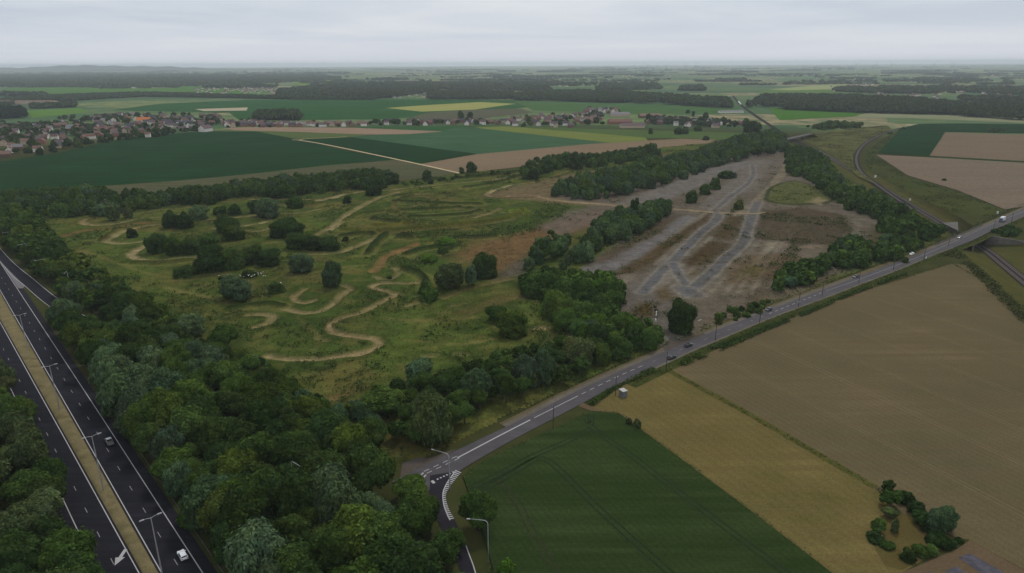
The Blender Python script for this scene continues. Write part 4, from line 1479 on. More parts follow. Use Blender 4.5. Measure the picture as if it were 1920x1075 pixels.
def wood_pole(base, h, label, group):
    root = empty('utility_pole', (base[0], base[1], 0.0), a_road)
    tag(root, label, 'utility pole', group)
    p = MB()
    p.tube([(0, 0, 0), (0, 0, h)], [0.16, 0.11], 8)
    p.build('pole', m_wood, root)
    c = MB()
    c.box((0, 0, h - 0.5), (0.12, 1.1, 0.12))
    co = c.build('crossarm', m_wood, root)
    for s in (-0.45, 0.45):
        i_ = MB()
        i_.tube([(0, s, h - 0.44), (0, s, h - 0.25)], [0.05, 0.04], 6)
        i_.build('insulator', m_lens, co)
    return root


PL = [((1037, 805), 9.0, 'wooden utility pole in the verge beside the dark green cereal field'), ((1154, 742), 8.2, 'wooden utility pole right beside the white cabinet'),
      ((1249, 695), 8.5, 'wooden utility pole beside the black car near the yard entrance'), ((1341, 639), 8.2, 'wooden utility pole in the verge, first beyond the yard entrance'),
      ((1424, 606), 8.2, 'wooden utility pole just before the black car with the pale verge behind'), ((1497, 575), 8.2, 'wooden utility pole by the roadside shrubs, third beyond the yard entrance'),
      ((1541, 556), 8.6, 'wooden utility pole where the dashed centre line turns solid'), ((1610, 530), 8.0, 'wooden utility pole right behind the dark car passing the lay-by'),
      ((1675, 506), 8.2, 'wooden utility pole opposite the lay-by'), ((1732, 488), 8.2, 'wooden utility pole with a white sign at its foot'),
      ((1778, 462), 7.0, 'wooden utility pole at the corner of the brown field near the bridge'), ((1896, 419), 8.2, 'wooden utility pole just right of the white lorry'),
      ((1862, 434), 8.2, 'wooden utility pole between the bridge and the white lorry')]
for b_, h_, lab in PL:
    wood_pole(G(*b_), h_, lab, 'poles along the main road')

# ------------------------------------------------------------------ vehicles
m_glass = plain_mat('car_glass', (0.012, 0.014, 0.018), 0.12, 0.6, 0.05)
m_tyre = plain_mat('tyre_rubber', (0.012, 0.012, 0.013), 0.9, 0.2, 0.1)
m_rim = plain_mat('alloy_rim', (0.35, 0.35, 0.36), 0.4, 0.5, 0.1, 1.0, 0.5)
m_red = plain_mat('tail_lamp', (0.30, 0.01, 0.01), 0.3, 0.5, 0.1)
m_lamp = plain_mat('head_lamp', (0.65, 0.66, 0.68), 0.2, 0.6, 0.05)
m_plate = plain_mat('number_plate', (0.6, 0.6, 0.58), 0.5, 0.3, 0.05)
m_blackplastic = plain_mat('black_trim', (0.015, 0.015, 0.016), 0.7, 0.3, 0.1)


def car_paint(name, c, rough=0.3):
    m = plain_mat(name, c, rough, 0.5, 0.04, 0.5)
    m.node_tree.nodes['Principled BSDF'].inputs['Coat Weight'].default_value = 0.5
    return m


def wheels(root, xs, r, w, half):
    for x in xs:
        for s in (-1, 1):
            t = MB()
            t.tube([(x, s * (half - w), r), (x, s * half, r)], [r, r], 16)
            to = t.build('wheel', m_tyre, root)
            q = MB()
            q.tube([(x, s * (half - 0.02), r), (x, s * (half + 0.015), r)], [r * 0.62, r * 0.58], 12)
            q.build('rim', m_rim, to)


def make_car(name, label, paint, base, rz, z, estate=0.0, length=4.3, wid=1.8, hgt=1.48):
    root = empty(name, (base[0], base[1], z), rz)
    tag(root, label, 'car')
    L, W2 = length / 2, wid / 2
    b = MB()
    low = [(-L, 0.38), (-L + 0.03, 0.72), (-L + 0.12, 0.90), (-L * 0.55, 0.95), (L * 0.35, 0.93), (L * 0.80, 0.80), (L * 0.97, 0.64), (L, 0.40), (L - 0.1, 0.24), (-L + 0.1, 0.24)]
    b.prism(low, -W2, W2, [0.92, 0.96, 0.96, 0.98, 0.98, 0.94, 0.88, 0.9, 0.95, 0.95])
    b.prism([(-L * 0.86, 0.92), (-L * 0.74 - 0.08, hgt - 0.16), (-L * 0.60, hgt - 0.02), (0.0, hgt), (L * 0.08, hgt - 0.06), (L * 0.45, 0.90)], -W2, W2, [0.93, 0.76, 0.72, 0.72, 0.74, 0.92])
    b.build('body', paint, root, 0.05)
    # glazing set a little proud of the cabin
    g = MB()
    g.add([(L * 0.43, -0.76, 0.945), (L * 0.43, 0.76, 0.945), (L * 0.115, 0.61, hgt - 0.085), (L * 0.115, -0.61, hgt - 0.085)], [(0, 1, 2, 3)])
    for v in range(len(g.v)):
        g.v[v] = (g.v[v][0] + 0.05, g.v[v][1], g.v[v][2] + 0.03)
    g.build('windscreen', m_glass, root)
    g = MB()
    g.add([(-L * 0.865 - 0.035, -0.70, 0.99), (-L * 0.865 - 0.035, 0.70, 0.99), (-L * 0.775 - 0.045, 0.60, hgt - 0.20), (-L * 0.775 - 0.045, -0.60, hgt - 0.20)], [(0, 1, 2, 3)])
    g.build('rear_window', m_glass, root)
    for s in (-1, 1):
        g = MB()
        y0, y1 = s * (W2 * 0.93 + 0.02), s * (W2 * 0.76 + 0.02)
        g.add([(-L * 0.72, y0, 1.0), (L * 0.32, y0, 0.98), (L * 0.04, y1, hgt - 0.15), (-L * 0.62, y1, hgt - 0.14)], [(0, 1, 2, 3)])
        g.build('side_window', m_glass, root)
        m_ = MB()
        m_.box((L * 0.34, s * (W2 + 0.09), 0.98), (0.14, 0.2, 0.13))
        m_.build('mirror', paint, root, 0.03)
        h = MB()
        h.box((L * 0.93, s * W2 * 0.62, 0.66), (0.22, 0.38, 0.13))
        h.build('headlight', m_lamp, root, 0.03)
        h = MB()
        h.box((-L - 0.005, s * W2 * 0.72, 0.80), (0.08, 0.28, 0.22))
        h.build('tail_light', m_red, root, 0.02)
    p = MB()
    p.box((-L - 0.02, 0, 0.6), (0.03, 0.52, 0.12))
    p.build('number_plate', m_plate, root)
    bp = MB()
    bp.box((-L - 0.01, 0, 0.36), (0.12, wid * 0.86, 0.14))
    bp.build('bumper', m_blackplastic, root, 0.03)
    wheels(root, (-L * 0.62, L * 0.64), 0.31, 0.2, W2 - 0.01)
    return root


def road_pose(px, py, fwd=True, lane=0.0):
    k = int(np.clip(np.argmin(np.linalg.norm(cen - G(px, py)[:2], axis=1)), 1, len(cen) - 2))
    d = cen[k + 1] - cen[k - 1]
    a_ = math.atan2(d[1], d[0])
    p = G(px, py)
    return p, a_ if fwd else a_ + math.pi


white, black, grey, silver = car_paint('white_car_paint', (0.78, 0.79, 0.80)), car_paint('black_car_paint', (0.010, 0.010, 0.012)), car_paint('grey_car_paint', (0.30, 0.32, 0.34)), car_paint('silver_car_paint', (0.42, 0.43, 0.44))
dkblue = car_paint('dark_blue_car_paint', (0.014, 0.018, 0.034))
make_car('car', 'white hatchback driving away in the near lane of the motorway', white, G(343, 1045), a_hw + math.pi - 0.03, Z_ROAD + 0.01)
p, a_ = road_pose(1291, 650, True)
make_car('car', 'black car with a pale roof glint opposite the gravel yard entrance', black, p, a_, ZR + 0.01, length=4.6)
p, a_ = road_pose(1260, 673, False)
make_car('car', 'black car on the road right beside the wooden pole, following the other black car', black, p, a_ + math.pi, ZR + 0.01, length=4.6)
p, a_ = road_pose(1441, 583, False)
make_car('car', 'small dark car alone on the middle stretch of road, coming nearer', dkblue, p, a_, ZR + 0.01, length=4.1)
p, a_ = road_pose(1604, 521, False)
make_car('car', 'dark estate car with pale windscreen passing the lay-by', black, p, a_, ZR + 0.01, length=4.5)
p, a_ = road_pose(1799, 447, False)
make_car('car', 'dark car on the near end of the railway bridge', dkblue, p, a_, ZR + 0.01, length=4.4)
p, a_ = road_pose(1711, 479, False)
make_car('car', 'white car standing in the lay-by before the bridge', white, p + np.array([0.0, 1.0, 0]), a_, ZR + 0.01, length=4.2)


def make_pickup(base, rz, z):
    root = empty('pickup_truck', (base[0], base[1], z), rz)
    tag(root, 'grey pickup truck with covered load bed driving away on the motorway', 'pickup truck')
    b = MB()
    b.prism([(-2.6, 0.5), (-2.6, 1.02), (0.4, 1.05), (1.6, 1.05), (2.45, 0.92), (2.62, 0.6), (2.55, 0.42), (-2.5, 0.42)], -0.92, 0.92, [0.98, 0.98, 1, 1, 0.95, 0.9, 0.92, 0.98])
    b.build('body', grey, root, 0.05)
    c = MB()
    c.prism([(-0.55, 1.03), (-0.40, 1.72), (-0.25, 1.80), (0.75, 1.80), (0.95, 1.74), (1.72, 1.03)], -0.9, 0.9, [0.98, 0.82, 0.8, 0.8, 0.82, 0.96])
    co = c.build('cab', silver, root, 0.05)
    g = MB()
    g.add([(1.72, -0.76, 1.12), (1.72, 0.76, 1.12), (1.06, 0.68, 1.70), (1.06, -0.68, 1.70)], [(0, 1, 2, 3)])
    g.build('windscreen', m_glass, root)
    g = MB()
    g.add([(-0.60, -0.74, 1.12), (-0.60, 0.74, 1.12), (-0.47, 0.66, 1.64), (-0.47, -0.66, 1.64)], [(0, 1, 2, 3)])
    g.build('rear_window', m_glass, root)
    for s in (-1, 1):
        g = MB()
        g.add([(-0.4, s * 0.9, 1.14), (1.4, s * 0.9, 1.14), (0.85, s * 0.77, 1.68), (-0.3, s * 0.77, 1.68)], [(0, 1, 2, 3)])
        g.build('side_window', m_glass, root)
        h = MB()
        h.box((-2.61, s * 0.8, 0.86), (0.06, 0.18, 0.3))
        h.build('tail_light', m_red, root)
        h = MB()
        h.box((2.5, s * 0.66, 0.78), (0.16, 0.36, 0.16))
        h.build('headlight', m_lamp, root)
        h = MB()
        h.box((1.5, s * 1.02, 1.18), (0.14, 0.2, 0.18))
        h.build('mirror', m_blackplastic, root)
    t = MB()
    t.box((-1.62, 0, 1.09), (1.9, 1.7, 0.07))
    t.build('bed_cover', plain_mat('bed_cover_vinyl', A(74, 74, 70), 0.8, 0.2, 0.15), root, 0.02)
    wheels(root, (-1.65, 1.7), 0.38, 0.25, 0.93)


make_pickup(G(206, 832), a_hw + math.pi, Z_ROAD + 0.01)


def make_lorry(base, rz, z):
    root = empty('lorry', (base[0], base[1], z), rz)
    tag(root, 'white box lorry with a dark front coming over the railway bridge', 'lorry')
    b = MB()
    b.box((-1.1, 0, 2.25), (5.6, 2.4, 2.6))
    b.build('cargo_box', white, root, 0.05)
    c = MB()
    c.prism([(1.8, 0.7), (1.8, 2.75), (2.7, 2.75), (3.35, 1.9), (3.45, 0.7)], -1.1, 1.1, [1, 0.95, 0.95, 1, 1])
    c.build('cab', car_paint('lorry_blue', (0.10, 0.14, 0.22)), root, 0.05)
    g = MB()
    g.add([(3.40, -0.95, 1.95), (3.40, 0.95, 1.95), (2.79, 0.9, 2.70), (2.79, -0.9, 2.70)], [(0, 1, 2, 3)])
    g.build('windscreen', m_glass, root)
    f = MB()
    f.box((-0.2, 0, 0.75), (7.0, 1.6, 0.35))
    f.build('chassis', m_blackplastic, root)
    for s in (-1, 1):
        h = MB()
        h.box((3.44, s * 0.8, 0.95), (0.08, 0.4, 0.2))
        h.build('headlight', m_lamp, root)
    wheels(root, (-2.6, 2.5), 0.48, 0.35, 1.15)


p, a_ = road_pose(1878, 416, False)
make_lorry(p, a_, ZR + 0.01)

# passenger train far along the line
m_train = plain_mat('train_white', A(200, 200, 200), 0.5, 0.4, 0.05)
m_band = plain_mat('train_windows', (0.02, 0.02, 0.03), 0.3, 0.5, 0.05)
tr_a = RCs[int(np.argmin(np.linalg.norm(RCs[:, :2] - G(1392, 198)[:2], axis=1)))]
tr_d = G(1378, 184)[:2] - tr_a[:2]
tr_d /= np.linalg.norm(tr_d)
trn = empty('train', (tr_a[0], tr_a[1], 0.6), math.atan2(tr_d[1], tr_d[0]))
tag(trn, 'white passenger train far away on the straight railway', 'train')
for k in range(6):
    c = MB()
    c.box((k * 26.5 + 13, 2, 2.3), (25.5, 2.9, 3.4))
    co = c.build('coach', m_train, trn, 0.3)
    for s in (-1, 1):
        g = MB()
        g.box((k * 26.5 + 13, 2 + s * 1.46, 2.7), (23, 0.04, 0.9))
        g.build('window_band', m_band, co)

# ------------------------------------------------------------------ cabinet, barrier posts, small roadside things
cab = empty('cabinet', tuple(G(1168, 743)), a_near)
tag(cab, 'white metal utility cabinet with flat roof standing in the meadow beside a pole', 'utility cabinet')
m_cab = plain_mat('cabinet_paint', A(150, 150, 150), 0.6, 0.3, 0.12, 0.8)
m_cab_d = plain_mat('cabinet_grey', A(96, 98, 102), 0.6, 0.3, 0.12, 0.8)
b = MB()
b.box((0, 0, 1.25), (2.5, 2.0, 2.5))
b.build('body', m_cab_d, cab, 0.03)
b = MB()
b.box((0, 0, 2.58), (2.8, 2.3, 0.16))
b.build('roof', m_cab, cab, 0.02)
b = MB()
b.box((-1.27, 0, 1.2), (0.04, 1.5, 2.1))
do = b.build('door', m_cab, cab)
b = MB()
b.box((-1.31, 0.5, 1.15), (0.05, 0.06, 0.25))
b.build('handle', m_blackplastic, do)
b = MB()
b.box((0, 0, 0.06), (2.9, 2.4, 0.12))
b.build('plinth', m_conc, cab)

m_wr = plain_mat('barrier_white', (0.75, 0.75, 0.75), 0.5, 0.3, 0.1)
m_rr = plain_mat('barrier_red', (0.35, 0.03, 0.03), 0.5, 0.3, 0.1)
m_stone = plain_mat('dark_boulder', A(50, 46, 44), 0.9, 0.2, 0.3, 0.8)
labs = ['red and white barrier block at the yard entrance, nearest the road', 'red and white barrier block at the yard entrance, second from the road', 'red and white barrier block at the yard entrance, third from the road']
for k, ((bx, by), lab) in enumerate(zip([(1229, 606), (1230, 598), (1230.5, 592)], labs)):
    root = empty('barrier_block', tuple(G(bx, by)), R(80))
    tag(root, lab, 'barrier', 'barrier blocks at the yard entrance')
    root.location.z = float(site_height(*G(bx, by)[:2]))
    for j in range(3):
        b = MB()
        b.prism([(-0.75 + j * 0.5, 0), (-0.75 + j * 0.5, 1.1), (-0.25 + j * 0.5 - 0.01, 1.1), (-0.25 + j * 0.5 - 0.01, 0)], -0.28, 0.28, [1, .6, .6, 1])
        b.build('segment', m_rr if j % 2 else m_wr, root, 0.02)
for (bx, by), lab in zip([(1228, 580), (1229.5, 586)], ['dark boulder at the far end of the barrier row', 'dark boulder next to the striped barrier blocks']):
    bm = bmesh.new()
    bmesh.ops.create_icosphere(bm, subdivisions=3, radius=0.95)
    for v in bm.verts:
        k = 0.85 + 0.3 * float(vnoise(np.array([v.co.x * 9 + bx]), np.array([v.co.y * 9 + v.co.z * 7 + by]), 6, 2, 3)[0])
        v.co = v.co * k
        v.co.z = max(v.co.z * 0.8, -0.3) + 0.3
    me = bpy.data.meshes.new('boulder')
    bm.to_mesh(me)
    bm.free()
    o = link('boulder', me, m_stone)
    o.location = G(bx, by)
    o.location.z = float(site_height(*G(bx, by)[:2]))
    tag(o, lab, 'boulder')
for (bx, by), lab, ht in [((1312, 603), 'low red and white road sign board lying by the lone tree', 0.5)]:
    root = empty('sign_board', tuple(G(bx, by)), a_road)
    tag(root, lab, 'sign')
    b = MB()
    b.box((0, 0, ht), (2.8, 0.12, 0.5))
    b.build('board', m_wr, root)
    b = MB()
    b.box((0, -0.07, ht - 0.12), (2.8, 0.02, 0.2))
    b.build('stripe', m_rr, root)
    for s in (-1.1, 1.1):
        b = MB()
        b.box((s, 0.08, 0.25), (0.08, 0.06, 0.5))
        b.build('leg', m_galv, root)
# white board at the pole, garden bench
root = empty('sign_board', tuple(G(1736, 487)), a_road)
tag(root, 'small white sign board at the foot of a wooden pole by the brown field', 'sign')
b = MB(); b.box((0, 0, 1.3), (1.8, 0.08, 1.1)); b.build('board', m_wr, root)
for s in (-0.7, 0.7):
    b = MB(); b.box((s, 0, 0.4), (0.08, 0.08, 0.8)); b.build('leg', m_galv, root)
root = empty('bench', tuple(G(1650, 1012)), 0.2)
tag(root, 'pale bench under the small trees of the orchard corner', 'bench')
b = MB(); b.box((0, 0, 0.45), (1.9, 0.5, 0.06)); b.build('seat', m_cab, root)
b = MB(); b.box((0, 0.28, 0.8), (1.9, 0.06, 0.45)); b.build('backrest', m_cab, root)
for s in (-0.8, 0.8):
    b = MB(); b.box((s, 0, 0.21), (0.1, 0.45, 0.42)); b.build('leg', m_wood, root)
# track-side cabinet and marker at the railway
for (bx, by), lab, sz in [((1641, 333), 'small white marker cabinet in the grass beside the curved railway', (1.6, 1.2, 2.4)), ((1706, 376), 'white lineside cabinet beside the straight railway', (1.3, 1.0, 1.5)), ((1870, 401), 'white roadside cabinet at the corner of the ploughed field', (1.4, 1.0, 1.8))]:
    g = G(bx, by)
    root = empty('cabinet', tuple(g), a_road)
    tag(root, lab, 'utility cabinet')
    b = MB(); b.box((0, 0, sz[2] / 2), sz); b.build('body', m_wr, root, 0.03)
    b = MB(); b.box((0, 0, sz[2] + 0.05), (sz[0] + .2, sz[1] + .2, 0.1)); b.build('roof', m_cab, root)

# ------------------------------------------------------------------ trees
m_leaf = leaf_mat('leaf_clusters', True, clump=0.45, var=0.46)
m_bark = plain_mat('bark', (0.06, 0.05, 0.04), 0.95, 0.1, 0.3, 2.0)


def rand_dirs(rng, n, zmin=-1.0):
    z = rng.uniform(zmin, 1, n)
    a = rng.uniform(0, 2 * math.pi, n)
    r = np.sqrt(1 - z * z)
    return np.stack([r * np.cos(a), r * np.sin(a), z], 1)


def leaf_quads(rng, P, N, size, aspect=1.0, up=None):
    n = len(P)
    N = N / np.maximum(np.linalg.norm(N, axis=1, keepdims=True), 1e-9)
    ref = rand_dirs(rng, n) if up is None else np.tile(up, (n, 1)) + 0.35 * rand_dirs(rng, n)
    U = np.cross(N, ref)
    U /= np.maximum(np.linalg.norm(U, axis=1, keepdims=True), 1e-9)
    W = np.cross(U, N)
    s = (size * rng.uniform(0.6, 1.35, n))[:, None]
    U, W = U * s, W * s * aspect
    V = np.stack([P - W, P + U * 0.62 - W * 0.1, P + W, P - U * 0.62 + W * 0.1], 1)
    return V.reshape(-1, 3), np.arange(4 * n).reshape(n, 4)


def crown_arrays(seed, n, leaf, style):
    """crown in a unit frame: radius 1, ground 0 to top 1"""
    rng = np.random.default_rng(seed)
    if style == 'broad':
        c0, rz, nl, lr = 0.55, 0.43, 30, (0.20, 0.40)
    elif style == 'round':
        c0, rz, nl, lr = 0.40, 0.57, 26, (0.22, 0.40)
    elif style == 'willow':
        c0, rz, nl, lr = 0.47, 0.51, 34, (0.18, 0.34)
    elif style == 'spire':
        c0, rz, nl, lr = 0.50, 0.48, 22, (0.2, 0.32)
    else:
        c0, rz, nl, lr = 0.35, 0.60, 18, (0.26, 0.42)
    D = rand_dirs(rng, nl, -0.8 if style in ('round', 'low') else (-0.7 if style == 'willow' else -0.5))
    k = rng.uniform(0.52, 0.84, (nl, 1))
    Cn = D * k
    if style in ('round', 'willow', 'low'):
        q = 9
        aa = np.arange(q) * 2 * math.pi / q + rng.uniform(0, 1, q)
        ring = np.stack([np.cos(aa) * 0.62, np.sin(aa) * 0.62, np.full(q, -0.62)], 1)
        Cn = np.vstack([Cn, ring])
        nl += q
    if style == 'spire':
        Cn[:, :2] *= (1.0 - 0.62 * (Cn[:, 2:3] + 1) / 2) * 0.95
        Cn[:, 2] = rng.uniform(-0.8, 0.85, nl)
    rad = rng.uniform(*lr, nl)
    Cn = np.vstack([Cn, [[0, 0, 0]], [[0, 0, 0.25]]])
    rad = np.append(rad, [0.62, 0.55] if style != 'spire' else [0.4, 0.4])
    w = rad ** 2
    m = int(n * 2.2)
    li = rng.choice(len(rad), m, p=w / w.sum())
    u = rand_dirs(rng, m)
    u += 0.35 * Cn[li] / np.maximum(np.linalg.norm(Cn[li], axis=1, keepdims=True), 0.3)
    u /= np.linalg.norm(u, axis=1, keepdims=True)
    rr = rad[li] * (1 + 0.16 * rng.standard_normal(m)) * np.where(rng.random(m) < 0.15, 1.25, 1.0)
    P = Cn[li] + u * rr[:, None]
    # drop leaves buried deep inside other lobes
    dmin = np.full(m, 9.0)
    for c, r in zip(Cn, rad):
        dmin = np.minimum(dmin, np.linalg.norm(P - c, axis=1) / r)
    keep = (dmin > 0.80)
    P, u = P[keep][:n], u[keep][:n]
    # no crown is round: stretch and lean it
    P = P * np.array([rng.uniform(0.82, 1.18), rng.uniform(0.82, 1.18), 1.0])
    P[:, 0] += P[:, 2] * rng.uniform(-0.16, 0.16)
    P[:, 1] += P[:, 2] * rng.uniform(-0.16, 0.16)
    # unit frame to real proportions: sphere -> z
    ext = np.abs(P[:, :2]).max()
    P = P / max(1.0, ext * 0.96)
    if style == 'willow':
        Nn = u + 0.5 * rand_dirs(rng, len(P)) + np.array([0, 0, 0.35])
        V, F = leaf_quads(rng, P, Nn, leaf * 0.95, 1.25, np.array([0, 0, 1.0]))
    else:
        Nn = u + 0.55 * rand_dirs(rng, len(P)) + np.array([0, 0, 0.25])
        V, F = leaf_quads(rng, P, Nn, leaf)
    V[:, 2] = c0 + V[:, 2] * rz
    V[:, 2] = np.maximum(V[:, 2], 0.005 + 0.03 * rng.random(len(V)))
    return V, F


LODS = {0: (13000, 0.057), 1: (2600, 0.118), 2: (520, 0.25)}
_crowns = {}


def crown_mesh(style, lod, var):
    key = (style, lod, var)
    if key not in _crowns:
        n, leaf = LODS[lod]
        V, F = crown_arrays(1000 + var * 17 + lod * 131 + sum(map(ord, style)), n, leaf, style)
        me = mesh_np('crown_' + style, V, F)
        me.materials.append(m_leaf)
        _crowns[key] = me
    return _crowns[key]


_trunks = {}


def trunk_mesh(var):
    if var not in _trunks:
        rng = random.Random(50 + var)
        t = MB()
        lx, ly = rng.uniform(-.05, .05), rng.uniform(-.05, .05)
        t.tube([(0, 0, 0), (lx * .5, ly * .5, 0.18), (lx, ly, 0.4), (lx, ly, 0.72)], [0.085, 0.06, 0.045, 0.012], 8)
        for k in range(5):
            a = k * 1.26 + rng.uniform(-.4, .4)
            z0 = 0.2 + 0.07 * k
            r = rng.uniform(.4, .65)
            t.tube([(lx * .6, ly * .6, z0), (lx * .6 + math.cos(a) * r * .5, ly * .6 + math.sin(a) * r * .5, z0 + .13), (math.cos(a) * r, math.sin(a) * r, z0 + .26)], [0.035, 0.022, 0.008], 6)
        me = t.mesh('trunk')
        me.materials.append(m_bark)
        _trunks[var] = me
    return _trunks[var]


COLS = {
    'dark': [(0.0347, 0.0645, 0.0155), (0.0385, 0.0665, 0.0174), (0.0308, 0.0585, 0.0164)],
    'green': [(0.0520, 0.0927, 0.0193), (0.0482, 0.0867, 0.0212), (0.0578, 0.0968, 0.0193)],
    'yellow': [(0.0636, 0.0948, 0.0174), (0.0693, 0.0948, 0.0203), (0.0597, 0.0907, 0.0174)],
    'grey': [(0.0636, 0.1068, 0.0520), (0.0693, 0.1109, 0.0559), (0.0578, 0.1008, 0.0463)],
    'olive': [(0.0693, 0.0948, 0.0366), (0.0636, 0.0907, 0.0347)],
    'bright': [(0.0636, 0.1260, 0.0174), (0.0578, 0.1169, 0.0174)],
    'birch': [(0.0739, 0.1254, 0.0493), (0.0806, 0.1322, 0.0560), (0.0672, 0.1165, 0.0426)],
    'brown': [(0.0771, 0.0746, 0.0444)],
}
TREE_COUNT = {}


def jitter_col(c, rng):
    k = rng.uniform(0.72, 1.26)
    return (c[0] * k * rng.uniform(.94, 1.06), c[1] * k, c[2] * k * rng.uniform(.92, 1.08), 1.0)


_tr = random.Random(99)


def plant(name, x, y, r, h, style, colour, label, cat, group=None, trunk=True, z=None, squash=None):
    pt_, dep = project((x, y, h * 0.5))
    wpx = 2 * r * 1280 / max(dep, 30)
    lod = 0 if wpx > 42 else (1 if wpx > 15 else 2)
    var = _tr.randrange(8)
    me = crown_mesh(style, lod, var)
    rz = _tr.uniform(0, 6.28)
    zz = float(site_height(x, y)) if z is None else z
    sx = r * _tr.uniform(.92, 1.08)
    sy = r * _tr.uniform(.92, 1.08)
    c = jitter_col(_tr.choice(COLS[colour]), _tr)
    if trunk:
        root = empty(name, (x, y, zz - 0.05), rz)
        root.scale = (sx, sy, h)
        tag(root, label, cat, group)
        co = link('crown', me, None, root)
        co.color = c
        k = (0.9 + 0.1 * h / max(r, 1)) * 0.8
        to = link('trunk', trunk_mesh(var), None, root)
        return root
    o = link(name, me)
    o.location = (x, y, zz - 0.05)
    o.rotation_euler = (0, 0, rz)
    o.scale = (sx, sy, h)
    o.color = c
    tag(o, label, cat, group)
    return o


def plant_px(name, cx, yb, w, hpx, style, colour, label, cat=None, group=None, trunk=None):
    """a tree or shrub by its outline in the photograph: centre x, lowest y, width and height in pixels"""
    g = G(cx, yb)
    dep = project(g)[1]
    dist = float(np.linalg.norm(g - np.array([0, 0, CAM_H])))
    el = math.asin(CAM_H / dist)
    r = w / 2 * dep / 1280
    Hh = hpx * dep / 1280
    h = max((Hh - 1.1 * r * math.sin(el)) / math.cos(el), 0.75 * r)
    back = 0.75 * r
    u = g[:2] / np.linalg.norm(g[:2])
    p = g[:2] + u * back
    tr_ = (name.endswith('tree')) if trunk is None else trunk
    return plant(name, p[0], p[1], r, h, style, colour, label, cat or ('tree' if tr_ else 'shrub'), group, tr_)


